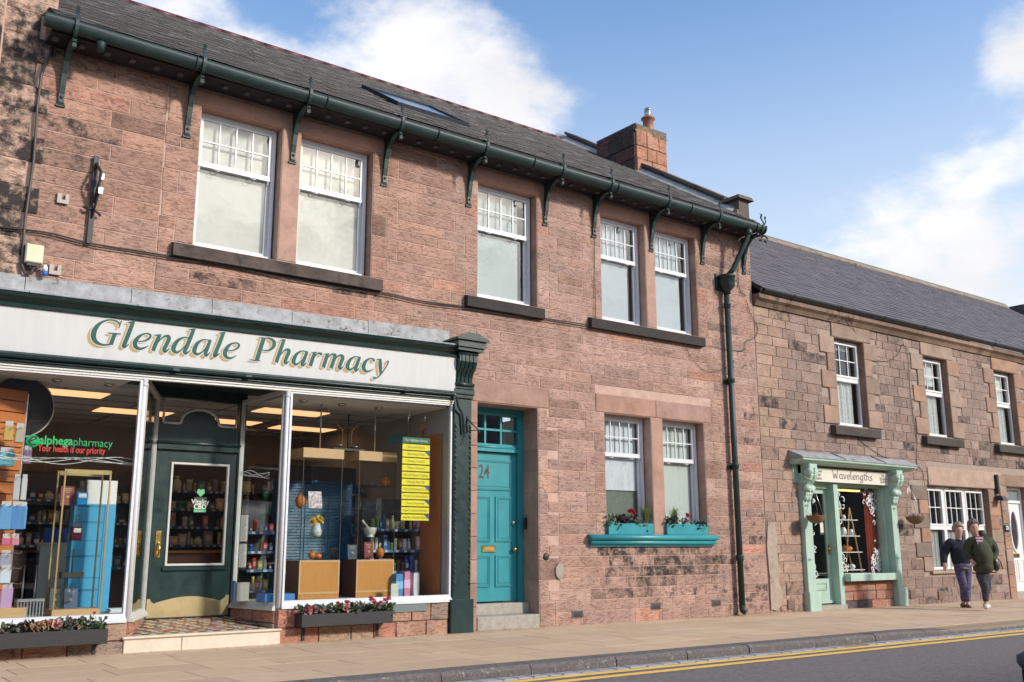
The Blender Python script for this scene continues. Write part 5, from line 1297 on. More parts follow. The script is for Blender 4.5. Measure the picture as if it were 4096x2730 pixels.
# hanging yellow service boards
hb = thing('service_sign', 'hanging sign of yellow service boards under a green header', 'sign', (7.2, .14, 1.3), None)
GRN = mat('header_green', (.02, .14, .07), .4); YEL = mat('board_yellow', (.80, .72, .02), .4); TXT = mat('board_text', (.10, .13, .04), .5); BLC = mat('corner_blue', (.02, .09, .36), .4)
names = ['Vaccination Service', 'New Medicine Checks', 'Smoking Cessation', 'Minor Ailment', 'Blood Pressure Testing', 'Morning After Pill', 'Electronic Prescription Service', 'Private Consultation Area', 'Repeat Dispensing', 'Repeat Prescription Collection', 'Healthy Lifestyle Advice']
HY = .12
tl, tr = pw(925, 1001, HY), pw(988, 1014, HY); bl, br = pw(922, 1195, HY), pw(986, 1200, HY)
xa, xb = (tl.x + bl.x) / 2, (tr.x + br.x) / 2; zt, zb = (tl.z + tr.z) / 2 + .01, (bl.z + br.z) / 2 - .01; ph = (zt - zb) / 12
for i in range(12):
    z1_ = zt - i * ph; z0_ = z1_ - ph * .86
    brd = MB().bbox(xa, xb, HY, HY + .006, z0_, z1_, .003).build('board', GRN if i == 0 else YEL, hb)
    if i == 0: text('Our Healthcare Services', .05, brd, 'board_text', mat('white_text', (.75, .78, .75), .5), ((xa + xb) / 2, HY - .001, (z0_ + z1_) / 2), width=(xb - xa) * .8)
    else: text(names[i - 1], .05, brd, 'board_text', TXT, ((xa + xb) / 2, HY - .001, (z0_ + z1_) / 2), width=(xb - xa) * (.62 if len(names[i - 1]) < 22 else .85))
    if i in (2, 7, 9, 11): MB().prism([(xb - .085, z1_ - .002), (xb - .002, z1_ - .002), (xb - .002, z0_ + .02)], 'y', HY - .003, HY - .0005).build('corner_flash', BLC, brd)
    if i:
        for q in (.2, .8): MB().tube([(xa + (xb - xa) * q, HY + .003, z1_ + ph * .16), (xa + (xb - xa) * q, HY - .004, z1_ - .004)], .003, 4).build('hook', STEEL, hb)
for q in (.2, .8): MB().tube([(xa + (xb - xa) * q, HY + .003, zt), (xa + (xb - xa) * q, HY + .003, wt(7.3) - .03)], .0015, 4).build('hanging_wire', STEEL, hb)
fp0, fp1 = pw(890, 1010, .75), pw(924, 1010, .45)
fa = solo(MB().hexa([(fp0.x, .75, fp0.z - .09), (fp1.x, .45, fp0.z - .09), (fp1.x, .46, fp0.z - .09), (fp0.x, .76, fp0.z - .09), (fp0.x, .75, fp0.z + .05), (fp1.x, .45, fp0.z + .05), (fp1.x, .46, fp0.z + .05), (fp0.x, .76, fp0.z + .05)]), 'aisle_sign', mat('aisle_teal', (.04, .16, .20), .5), 'teal aisle sign beside the yellow boards', 'sign')
# products on the right window bed
for i, (px_, w_, h, c, lb) in enumerate(((918, .12, .31, (.06, .25, .50), 'blue and white nappy pack on the window bed'), (936, .10, .34, (.60, .22, .36), 'pink pack standing on the window bed'), (957, .10, .32, (.66, .66, .68), 'white wrapped pack standing on the window bed'))):
    p = pw(px_, 1350, .30); mb = MB(); n_ = 6
    for k in range(n_):
        f0, f1 = .85 + .15 * math.sin(math.pi * k / n_), .85 + .15 * math.sin(math.pi * (k + 1) / n_); za, zb_ = BZ + h * k / n_, BZ + h * (k + 1) / n_ - .0005
        mb.hexa([(p.x - w_ / 2 * f0, .30, za), (p.x + w_ / 2 * f0, .30, za), (p.x + w_ / 2 * f0, .42, za), (p.x - w_ / 2 * f0, .42, za), (p.x - w_ / 2 * f1, .30, zb_), (p.x + w_ / 2 * f1, .30, zb_), (p.x + w_ / 2 * f1, .42, zb_), (p.x - w_ / 2 * f1, .42, zb_)], (*c, 0) if k not in (2, 3) or i == 2 else (*[min(.8, v * 1.5 + .15) for v in c], 0))
    solo(mb, 'soft_pack', TINT, lb, 'pack')
p = pw(907, 1355, .2); solo(MB().bbox(p.x - .06, p.x + .06, .2, .21, BZ, BZ + .18, .003), 'notice_card', mat('notice_paper', (.66, .66, .58), .7, var=0, col2=(.5, .5, .42), vs=40), 'small white notice card before the nappy pack', 'card')
p = pw(650, 1378, .06); solo(MB().bbox(p.x - .26, p.x + .15, .02, .3, BZ, BZ + .10, .01), 'blue_box', mat('blue_box', (.06, .20, .50), .45), 'blue flat box in the corner of the window bed', 'box')
p = pw(560, 1375, .55); solo(MB().bbox(p.x - .12, p.x + .05, .5, .53, BZ, BZ + .24, .004), 'booklet', mat('old_paper_book', (.42, .43, .36), .7), 'grey green booklet standing behind the lobby glass', 'book'); solo(MB().bbox(p.x - .16, p.x - .13, .5, .6, BZ, BZ + .26, .004), 'booklet', mat('blue_spine', (.12, .2, .32), .7), 'blue edged booklet beside the grey green one', 'book')
p = pw(562, 1200, .45); solo(MB().box(p.x - .05, p.x + .05, .452, .456, 1.28, 1.62), 'notice', mat('notice_paper', (.66, .66, .58), .7), 'upper white notice taped inside the lobby glass', 'notice'); solo(MB().box(p.x - .05, p.x + .05, .452, .456, .95, 1.25), 'notice', MATS['notice_paper'], 'lower white notice taped inside the lobby glass', 'notice')
# fairy-light wires along both windows
WIRE = mat('white_wire', (.62, .68, .66), .5)
for k, (xa_, xb_, Y, z) in enumerate(((1.6, 3.45, .02, 2.20), (4.98, 5.25, .5, 2.16))):
    t = thing('wire_garland', 'twisted white wire garland strung across the ' + ('left window' if k == 0 else 'lobby glass'), 'garland', ((xa_ + xb_) / 2, Y, z))
    for q in range(4):
        pts = []
        for i in range(28):
            s = i / 27; pts.append((xa_ + (xb_ - xa_) * s, Y + (.0 if k == 0 else -.35 * s + .18), z + .055 * math.sin(s * (9 if k == 0 else 5) + q * 1.1) * (1 - .25 * q)))
        MB().tube(pts, .0045, 4).build('wire', WIRE, t)
# --- left window
p0, p1 = pw(120, 1420, .10), pw(228, 1412, .10)
gc = thing('glass_case', 'brass edged glass case of old pharmacy bottles in the left window', 'cabinet', ((p0.x + p1.x) / 2, .3, BZL))
GX0, GX1 = p0.x - .0, p1.x + .0; gy0, gy1 = .10, .45; gzt = 2.10
MB().box(GX0 - .01, GX1 + .01, gy0, gy1, BZL, BZL + .07).build('base', OAKL, gc)
GB = mat('old_gold_frame', (.42, .32, .14), .4, metal=.6)
for xx in (GX0, GX1):
    for yy in (gy0, gy1): MB().box(xx - .009, xx + .009, yy - .009, yy + .009, BZL + .07, gzt).build('corner_post', GB, gc)
for yy in (gy0, gy1): MB().box(GX0 + .014, GX1 - .014, yy - .012, yy + .012, gzt - .05, gzt).build('top_rail', GB, gc)
MB().box(GX0 + .014, GX1 - .014, gy0 - .002, gy0 + .002, BZL + .07, gzt - .05).build('glass_panel', THINGLASS, gc)
for z in (.86, 1.28, 1.68): MB().box(GX0 + .02, GX1 - .02, gy0 + .02, gy1 - .02, z, z + .008).build('glass_shelf', MATS['shelf_glass'], gc)
def flask(px_, z, w_, h, col, lab, Y=.25):
    p = pw(px_, 1200, Y); t = thing('apothecary_bottle', lab, 'bottle', (p.x, Y, z))
    MB().bbox(p.x - w_ / 2, p.x + w_ / 2, Y - w_ / 2, Y + w_ / 2, z, z + h * .52, .012).build('liquid', mat('liquid_' + lab.split()[0], col, .15), t)
    MB().lathe((p.x, Y, z + h * .525), [(w_ * .52, 0), (w_ * .5, h * .1), (w_ * .2, h * .19), (w_ * .2, h * .27), (w_ * .3, h * .28), (w_ * .3, h * .31), (w_ * .12, h * .33), (w_ * .26, h * .38), (w_ * .2, h * .45)], 12).build('neck_and_stopper', glass_mat('clear_bottle', (.78, .82, .82), 1.9), t)
    MB().box(p.x - w_ * .36, p.x + w_ * .36, Y - w_ / 2 - .003, Y - w_ / 2 - .0005, z + h * .30, z + h * .46).build('paper_label', mat('notice_paper', (.66, .66, .58), .7), t)
flask(177, 1.29, .11, .30, (.10, .008, .03), 'crimson liquid in a square stoppered bottle on the glass shelf')
flask(182, 1.69, .12, .30, (.02, .20, .48), 'blue liquid in a square stoppered bottle on the top glass shelf')
p = pw(157, 1130, .3); book(p.x, .3, 1.69, .15, .23, (.26, .03, .03), 'red book standing on the top shelf of the glass case', 3)
p = pw(162, 1390, .25); book(p.x, .25, BZL + .072, .14, .22, (.05, .09, .18), 'blue grey book at the foot of the glass case', 2); p = pw(127, 1380, .3); book(p.x, .3, BZL + .072, .12, .24, (.03, .05, .04), 'dark green book leaning in the glass case', 2, .1)
p = pw(165, 1310, .25); bs = thing('balance_scales', 'small brass hand balance on a dark box in the glass case', 'scales', (p.x, .25, .87))
MB().box(p.x - .12, p.x + .12, .18, .32, .87, .93).build('box', mat('black_wood', (.03, .025, .022), .5), bs); MB().tube([(p.x, .25, .93), (p.x, .25, 1.19)], .008, 6).build('column', BLKIRON, bs); MB().tube([(p.x - .1, .25, 1.10), (p.x + .1, .25, 1.11)], .004, 5).build('beam', BLKIRON, bs)
solo(MB().lathe((p.x - .03, .25, .60), [(.05, 0), (.06, .03), (.06, .14), (.03, .18), (.05, .19), (.05, .2)], 12), 'glass_jar', glass_mat('clear_bottle', (.78, .82, .82), 1.9), 'clear glass jar with a pale label low in the glass case', 'jar')
# light blue cupboard
LB = mat('sky_blue_board', (.05, .36, .62), .5, var=.03)
p0, p1 = pw(150, 1410, .62), pw(248, 1400, .62)
cb = thing('blue_cupboard', 'bright sky blue cupboard behind the glass case', 'cupboard', ((p0.x + p1.x) / 2, .72, BZL))
MB().box(p0.x, p1.x, .62, .82, BZL, 1.72).build('body', LB, cb)
for z in (.7, 1.1, 1.5): MB().box(p0.x + .02, p1.x - .14, .616, .619, z, z + .02).build('shelf_line', mat('blue_line', (.03, .20, .40), .5), cb)
MB().box(p1.x - .13, p1.x - .125, .614, .619, BZL + .02, 1.70).build('seam', mat('blue_line', (.03, .20, .40), .5), cb)
solo(MB().bbox(p0.x + .13, p1.x + .01, .66, .68, 1.722, 2.02, .01), 'white_board', PVC, 'rounded white board standing on the blue cupboard', 'board')
# slatwall with hanging packets at the left
sw = thing('slatwall', 'orange slatted display wall at the left of the window', 'display', (1.75, .45, BZL))
pe0, pe1 = pw(-40, 1000, .2), pw(55, 1000, .55)
for i in range(22):
    z = BZL + .02 + i * .135
    if z > wt(2) - .2: break
    MB().hexa([(1.35, .12, z), (1.36, .10, z), (pe1.x, .55, z), (pe1.x - .01, .57, z), (1.35, .12, z + .122), (1.36, .10, z + .122), (pe1.x, .55, z + .122), (pe1.x - .01, .57, z + .122)]).build('slat', ORNG, sw)
MB().hexa([(1.34, .15, BZL), (1.35, .13, BZL), (pe1.x - .01, .58, BZL), (pe1.x - .02, .60, BZL), (1.34, .15, 3.0), (1.35, .13, 3.0), (pe1.x - .01, .58, 3.0), (pe1.x - .02, .60, 3.0)]).build('backing', mat('dark_slot', (.06, .03, .02), .8), sw)
MB().box(pe1.x - .015, pe1.x + .015, .56, .60, BZL, 3.0).build('edge_strip', STEEL, sw)
pk = [(20, 995, .10, .17, (.50, .33, .08), 'yellow patterned hair bands'), (45, 1000, .09, .17, (.42, .36, .28), 'tan hair bands'), (15, 1055, .17, .16, (.12, .42, .48), 'turquoise beaded hair ties'), (63, 1050, .09, .15, (.40, .28, .42), 'lilac hair bands'),
      (38, 1125, .07, .24, (.45, .46, .46), 'silver backed hair brush'), (55, 1125, .06, .24, (.50, .52, .52), 'grey paddle hair brush'), (12, 1190, .12, .26, (.10, .30, .55), 'blue comb packet'), (40, 1190, .15, .26, (.06, .22, .48), 'deep blue comb packets'), (52, 1190, .08, .25, (.10, .35, .58), 'pale blue comb packet'),
      (14, 1245, .09, .08, (.55, .12, .22), 'pink clip packet'), (35, 1245, .08, .08, (.60, .20, .28), 'coral clip packet'), (12, 1290, .11, .14, (.30, .32, .40), 'dark grooming packet'), (12, 1325, .11, .15, (.55, .62, .68), 'white and blue grooming packet'), (15, 1375, .12, .22, (.45, .30, .50), 'purple thermometer packet')]
for i, (px_, py_, w_, h, c, lb) in enumerate(pk):
    Y = .10 + .02 * (i % 3); p = pw(px_, py_, Y); mb = MB()
    for k in range(3): mb.bbox(p.x - w_ / 2 + k * .006, p.x + w_ / 2 + k * .006, Y + k * .03, Y + k * .03 + .018, p.z - h / 2, p.z + h / 2, .006, (*[v * (1 - .12 * k) for v in c], 0))
    mb.box(p.x - w_ * .4, p.x + w_ * .4, Y + .004, Y + .008, p.z + h / 2 - .004, p.z + h / 2 + .05, (.5, .5, .5, 0))
    solo(mb, 'hanging_packet', TINT, lb + ' hanging on the orange slatwall', 'packet')
for py_ in (985, 1040, 1095, 1160, 1225, 1270, 1305, 1340):
    p = pw(40, py_, .14); hk = MB()
    for q in range(4): hk.tube([(p.x - .28 + q * .07, .28, p.z), (p.x - .22 + q * .08, .06, p.z - .01), (p.x - .22 + q * .08, .045, p.z + .012)], .004, 4)
    hk.build('display_hook', STEEL, sw)
p = pw(52, 935, .7); dk = thing('display_disc', 'large dark round disc with pale rim beside the slatwall', 'disc', (p.x, .7, p.z - .3))
MB().lathe((p.x - .02, .7, p.z), [(.36, 0), (.36, .02)], 32, axis='y').build('disc', mat('dark_disc', (.05, .05, .055), .35), dk); MB().tube([(p.x - .02 + .365 * math.cos(t * math.tau / 32), .71, p.z + .365 * math.sin(t * math.tau / 32)) for t in range(33)], .012, 6, cap=False).build('rim', mat('pale_rim', (.5, .48, .40), .4), dk)
# waiting chairs
UPH = mat('brown_upholstery', (.08, .045, .035), .8, var=.15)
for k, px_ in enumerate((25, 98)):
    p = pw(px_, 1330, 1.5); x = p.x; t = thing('waiting_chair', 'brown upholstered waiting chair inside the left window', 'chair', (x, 1.6, .22), 'waiting room chairs')
    MB().bbox(x - .27, x + .27, 1.35, 1.42, .78, 1.18, .03).build('backrest', UPH, t); MB().box(x - .26, x + .26, 1.42, 1.9, .6, .70).build('seat', UPH, t)
    for sx_ in (-1, 1):
        MB().cyl((x + sx_ * .25, 1.34, .22), (x + sx_ * .25, 1.33, 1.0), .014, n=8).build('leg', STEEL, t); MB().cyl((x + sx_ * .25, 1.85, .22), (x + sx_ * .25, 1.85, .6), .014, n=8).build('leg', STEEL, t)
p = pw(118, 1250, 1.3); solo(MB().box(p.x - .12, p.x + .2, 1.3, 1.5, .22, 1.25).box(p.x - .14, p.x + .22, 1.28, 1.52, 1.25, 1.27), 'leaflet_stand', mat('leaflet_white', (.5, .5, .45), .7), 'pale leaflet stand behind the glass case', 'stand')
for i in range(5): solo(MB().bbox(p.x - .09 + i * .055, p.x - .04 + i * .055, 1.30, 1.34, 1.272, 1.45, .003), 'ring_binder', mat('binder_blue', (.03, .08, .36), .5), 'royal blue folder on the leaflet stand', 'folder', 'blue folders in a row')
# wire basket
p = pw(68, 1405, .08); bk = MB(); bw = .13
for i in range(9): bk.box(p.x - bw + i * bw / 4 - .006, p.x - bw + i * bw / 4 + .006, .06, .064, BZL, BZL + .17)
bk.box(p.x - bw - .01, p.x + bw + .01, .054, .07, BZL + .17, BZL + .2); bk.box(p.x - bw, p.x + bw, .065, .2, BZL, BZL + .01); bk.box(p.x - bw - .008, p.x - bw, .07, .2, BZL, BZL + .19); bk.box(p.x + bw, p.x + bw + .008, .07, .2, BZL, BZL + .19)
solo(bk, 'plastic_basket', mat('grey_plastic', (.25, .27, .27), .5), 'grey slotted plastic basket on the left window bed', 'basket')
p = pw(20, 1420, .1); solo(MB().bbox(p.x - .3, p.x + .16, .04, .3, BZL, BZL + .11, .008), 'wooden_crate', OAKL, 'light wooden box beside the grey basket', 'box')
p = pw(270, 1408, .4); solo(MB().box(p.x - .12, p.x + .1, .3, .5, BZL, BZL + .012).box(p.x - .1, p.x + .11, .31, .49, BZL + .013, BZL + .03).box(p.x - .11, p.x + .08, .32, .5, BZL + .031, BZL + .045), 'paper_stack', mat('paper_white', (.66, .68, .70), .7), 'stack of white papers at the end of the left window bed', 'papers')
# window lettering (stuck to the inside of the left pane)
ws = thing('window_lettering', 'green and red stuck-on lettering on the left shop window', 'lettering', (2.9, WY + .02, 2.2))
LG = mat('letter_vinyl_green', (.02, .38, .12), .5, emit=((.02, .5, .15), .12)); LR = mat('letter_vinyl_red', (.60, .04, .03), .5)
LYW = WY + .008
p0, p1 = pw(90, 1012, LYW), pw(168, 1015, LYW); p2_, p3_ = pw(169, 1016, LYW), pw(258, 1021, LYW)
up = Vector((0, 0, 1))
def line2(s, a, b, size, m, bold, cap):
    c = (a + b) / 2; d = (b - a).normalized(); text(s, size, ws, 'lettering', m, c, ux=d, uy=(0, 0, 1), width=(b - a).length, bold=bold)
line2('alphega', p0, p1, .135, LG, .0035, 0); line2('pharmacy', p2_, p3_, .135, LG, -.0008, 0)
p0, p1 = pw(87, 1030, LYW), pw(242, 1038, LYW); line2('Your health is our priority', p0, p1, .105, LR, .002, 0)
p0 = pw(75, 1014, LYW); MB().lathe((p0.x, LYW, p0.z), [(.072, 0), (.072, .001)], 24, axis='y').build('logo_disc', LG, ws)
dk_ = mat('logo_dark', (.02, .03, .03), .5); mb = MB(); ribbon(mb, [(-.045, .0, .012), (.0, .012, .014), (.035, .03, .016), (.03, .05, .014), (-.01, .04, .016), (-.03, .0, .018), (-.01, -.04, .016), (.035, -.03, .010)], lambda x, y: Vector((p0.x + x, LYW - .002, p0.z + y))); mb.v = mb.v
mb = MB()
pts = smooth_path([(-.045, .0), (.0, .012), (.035, .03), (.03, .05), (-.01, .04), (-.03, .0), (-.01, -.04), (.035, -.03)], 5)
mb.tube([(p0.x + a, LYW - .003, p0.z + b) for a, b in pts], .007, 5).build('logo_mark', dk_, ws)
# ================================================================ lower house with the salon
hs_ = thing('terraced_house', 'lower two storey sandstone house with mint green hair salon front', 'building', (22, 0, 0))
HX0, HX1, HZ = XR, 36.0, 5.86
def rtint(x, z):
    c = R.choice(((.325, .235, .195), (.345, .25, .21), (.315, .23, .195), (.355, .26, .22), (.325, .225, .185))); k = U(.86, 1.10); d = U(.18, .42)
    q = R.random()
    if q < .16: d = U(.44, .58); k *= .85
    elif q < .12: c = (.42, .245, .18)
    if x < 15.9: k *= 1.05; c = (.40, .275, .21)
    if z < .3: d = U(.3, .56)
    return (c[0] * k, c[1] * k, c[2] * k, d)
RW = [(17.57, 18.64), (20.98, 22.03), (24.22, 25.25), (27.7, 28.75)]; RWZ = (3.675, 5.545)
TRI = (20.66, 23.36, .66, 2.53); WD = (24.25, 25.25, -.2, 2.62); SAL = (16.10, 19.36, -.2, 2.75)
holes = [(a, b, *RWZ) for a, b in RW] + [TRI, WD, SAL]
w = MB(); wall_sheet(w, HX0, HX1, -.4, HZ, holes, 0.002, .25)
hwall = w.build('wall', mat('brown_mortar', (.32, .25, .205), .9, var=.2, vs=9, bump=.3, bs=90), hs_)
st = []; special = []
def hblock(x0, x1, z0, z1, proud=.03, tint=None, into=.02, par=None, nm='stone'):
    c = R.choice(((.36, .24, .18), (.38, .23, .16), (.34, .25, .195), (.37, .26, .205))); k = U(.82, 1.05)
    stone(x0, x1, z0, z1, tint or (c[0] * k, c[1] * k, c[2] * k, U(.14, .34)), y=0, proud=proud, rough=.004, bev=.01, back=into).build(nm, SMOOTH, hwall)
    special.append((x0, x1, z0, z1))
def hreveal(X, s, za, zb, dep):
    mbr = MB(); e = .003
    mbr.hexa([(X - .004 * s, -.028, za + e), (X + .008 * s, -.028, za + e), (X + .008 * s, dep, za + e), (X - .004 * s, dep, za + e), (X - .004 * s, -.028, zb - e), (X + .008 * s, -.028, zb - e), (X + .008 * s, dep, zb - e), (X - .004 * s, dep, zb - e)], (.27, .17, .125, U(.3, .46)))
    mbr.build('reveal_stone', SMOOTH, hwall)
for (a, b) in RW:
    hblock(a - .06, b + .28, RWZ[1] + .003, RWZ[1] + .31)
    MB().box(a, b, -.02, .2, RWZ[1] - .006, RWZ[1] + .005, (.2, .13, .1, .3)).build('lintel_soffit', SMOOTH, hwall)
    n = 5; h = (RWZ[1] - RWZ[0]) / n
    for i in range(n):
        za, zb = RWZ[0] + i * h, RWZ[0] + (i + 1) * h; wd = .50 if i % 2 == 0 else .27
        hblock(a - wd, a, za, zb); hblock(b, b + wd, za, zb); hreveal(a, 1, za, zb, .2); hreveal(b, -1, za, zb, .2)
    c = (.075, .065, .06, .45)
    MB().hexa([(a - .30, -.14, 3.45), (b + .24, -.14, 3.45), (b + .24, .1, 3.45), (a - .30, .1, 3.45), (a - .30, -.14, 3.625), (b + .24, -.14, 3.625), (b + .24, .1, 3.67), (a - .30, .1, 3.67)], c).build('window_sill', SMOOTH, hs_)
    special.append((a - .30, b + .24, 3.45, 3.675))
hblock(TRI[0] + .1, 24.05, TRI[3] + .003, 2.94, tint=(.42, .30, .235, .12))
for i in range(6):
    za, zb = TRI[2] + i * .312 - .02, TRI[2] + (i + 1) * .312 - .02; wd = .62 if i % 2 else .36
    hblock(TRI[0] - wd, TRI[0], za, min(zb, TRI[3] + (.0 if i < 5 else .3)), tint=(.22, .17, .14, .36) if i % 2 else None); hreveal(TRI[0], 1, za, zb, .2); hreveal(TRI[1], -1, za, zb, .2)
    hblock(TRI[1], 23.80 + (.0 if i % 2 else .1), za, zb, .012)
for i in range(9):
    za, zb = -.1 + i * .302, -.1 + (i + 1) * .302
    hblock(23.92, WD[0], za, zb, .03); hblock(WD[1], WD[1] + .4, za, zb, .03); hreveal(WD[1], -1, za, zb, .24)
hblock(23.92, WD[1] + .4, 2.622, 2.92)
MB().box(TRI[0] - .1, TRI[1] + .1, -.06, .12, TRI[2] - .07, TRI[2] - .002, (.36, .27, .2, .25)).build('window_sill', SMOOTH, hs_)
for z in (-.1, .13):
    x = TRI[0]
zs = [-.12, .1]
while zs[-1] < HZ - .12: zs.append(zs[-1] + U(.15, .25))
zs[-1] = HZ
blocked = special + [(a, b, *RWZ) for a, b in RW] + [TRI, WD, SAL]
st = courses(HX0 + .01, 29.5, zs, blocked, rtint, lens=(.26, .66), proud=.003, rough=.008, gap=.0032)
pieces(hwall, 'stone', 'stonework', [(m, size_of(m)) for m in st], stone_mat('rough_rubble_stone', streak=1.0, scale=13, pit=.44))
# pale render patch at the join of the houses
pt = [(15.02, .05), (15.2, .02), (15.33, .12), (15.38, .35), (15.28, .55), (15.36, .8), (15.27, 1.1), (15.32, 1.35), (15.25, 1.62), (15.06, 1.66), (15.0, 1.2), (15.03, .6)]
MB().prism(pt, 'y', -.034, -.004).build('render_patch', mat('cream_render', (.35, .285, .225), .9, var=.2, vs=8, bump=.4, bs=40, dirt=((.16, .12, .10), .56, 7)), hs_)
# eaves cornice, gutter, roof
x = HX0 + .02
while x < HX1:
    xe = min(x + U(.9, 1.3), HX1); k = U(.55, 1.1); c = (.30 * k, .21 * k, .155 * k, U(.26, .5))
    MB().prism([(.05, HZ), (-.05, HZ), (-.06, HZ + .02), (-.10, HZ + .08), (-.17, HZ + .13), (-.175, HZ + .22), (.05, HZ + .23)], 'x', x, xe - .006, c).build('eaves_cornice_stone', SMOOTH, hs_); x = xe
gut = MB(); gzr = HZ + .25
gut.prism([(-.19 + .075 * math.cos(math.pi + math.pi * i / 8), gzr + .06 + .085 * math.sin(math.pi + math.pi * i / 8)) for i in range(9)], 'x', HX0 + .1, HX1)
for i in range(12): gut.prism([(-.19 + .085 * math.cos(math.pi + math.pi * i_ / 8), gzr + .065 + .095 * math.sin(math.pi + math.pi * i_ / 8)) for i_ in range(9)], 'x', HX0 + 1 + i * 1.6, HX0 + 1.06 + i * 1.6)
gut.build('gutter', mat('black_gutter', (.012, .013, .016), .4, var=.3, vs=14), hs_)
SL2 = .70; RB2 = gzr + .08
def rz2(y): return RB2 + SL2 * (y + .2)
RY2 = 5.15
rf2 = MB().hexa([(HX0 + .03, -.2, RB2 - .08), (HX1, -.2, RB2 - .08), (HX1, RY2, rz2(RY2) - .08), (HX0 + .03, RY2, rz2(RY2) - .08), (HX0 + .03, -.2, RB2 - .01), (HX1, -.2, RB2 - .01), (HX1, RY2, rz2(RY2) - .01), (HX0 + .03, RY2, rz2(RY2) - .01)])
rf2.hexa([(HX0 + .03, RY2 + .002, rz2(RY2) - .08), (HX1, RY2 + .002, rz2(RY2) - .08), (HX1, 10.5, 6.1), (HX0 + .03, 10.5, 6.1), (HX0 + .03, RY2 + .002, rz2(RY2) - .01), (HX1, RY2 + .002, rz2(RY2) - .01), (HX1, 10.5, 6.17), (HX0 + .03, 10.5, 6.17)])
roof2 = rf2.build('roof', MATS['dark_boards'], hs_)
SLOPE = SL2
def scol2():
    k = U(.86, 1.14); return (.092 * k, .081 * k, .092 * k, 0)
pieces(roof2, 'slate', 'slates', slates(HX0 + .05, HX1, -.22, RY2 - .04, rz2, .205, .31, scol2, thick=.012, lift=.02), SLATE2)
x = HX0 + .06
while x < HX1:
    xe = min(x + U(.5, .9), HX1)
    MB().prism([(RY2 - .19, rz2(RY2 - .19) + .02), (RY2 - .19, rz2(RY2 - .19) + .055), (RY2 - .08, rz2(RY2) + .06), (RY2 + .08, rz2(RY2) + .06), (RY2 + .15, rz2(RY2 - .15) + .02)], 'x', x, xe - .004, (.27 * U(.8, 1.1), .22, .165, U(.3, .5))).build('ridge_stone', SMOOTH, roof2); x = xe
MB().prism([(RY2 - .07, rz2(RY2) + .06), (RY2 - .05, rz2(RY2) + .10), (RY2 + .05, rz2(RY2) + .10), (RY2 + .07, rz2(RY2) + .06)], 'x', HX0 + .06, HX1, None).build('ridge_capping', mat('dark_capping', (.05, .05, .055), .6), roof2)
pc = at(4075, 1250, RY2)
MB().box(pc.x - .5, pc.x + 1.2, RY2 - .45, RY2 + .45, rz2(RY2) - .4, pc.z + .16, (.09, .08, .08, .5)).build('chimney_stack', SMOOTH, hs_)
# soil-pipe bird like vent on the slope
MB().tube([(15.25, .35, rz2(.35)), (15.25, .30, rz2(.35) + .09), (15.33, .24, rz2(.35) + .10)], [.03, .035, .02], 8).build('roof_vent', mat('vent_grey', (.18, .19, .2), .5), roof2)

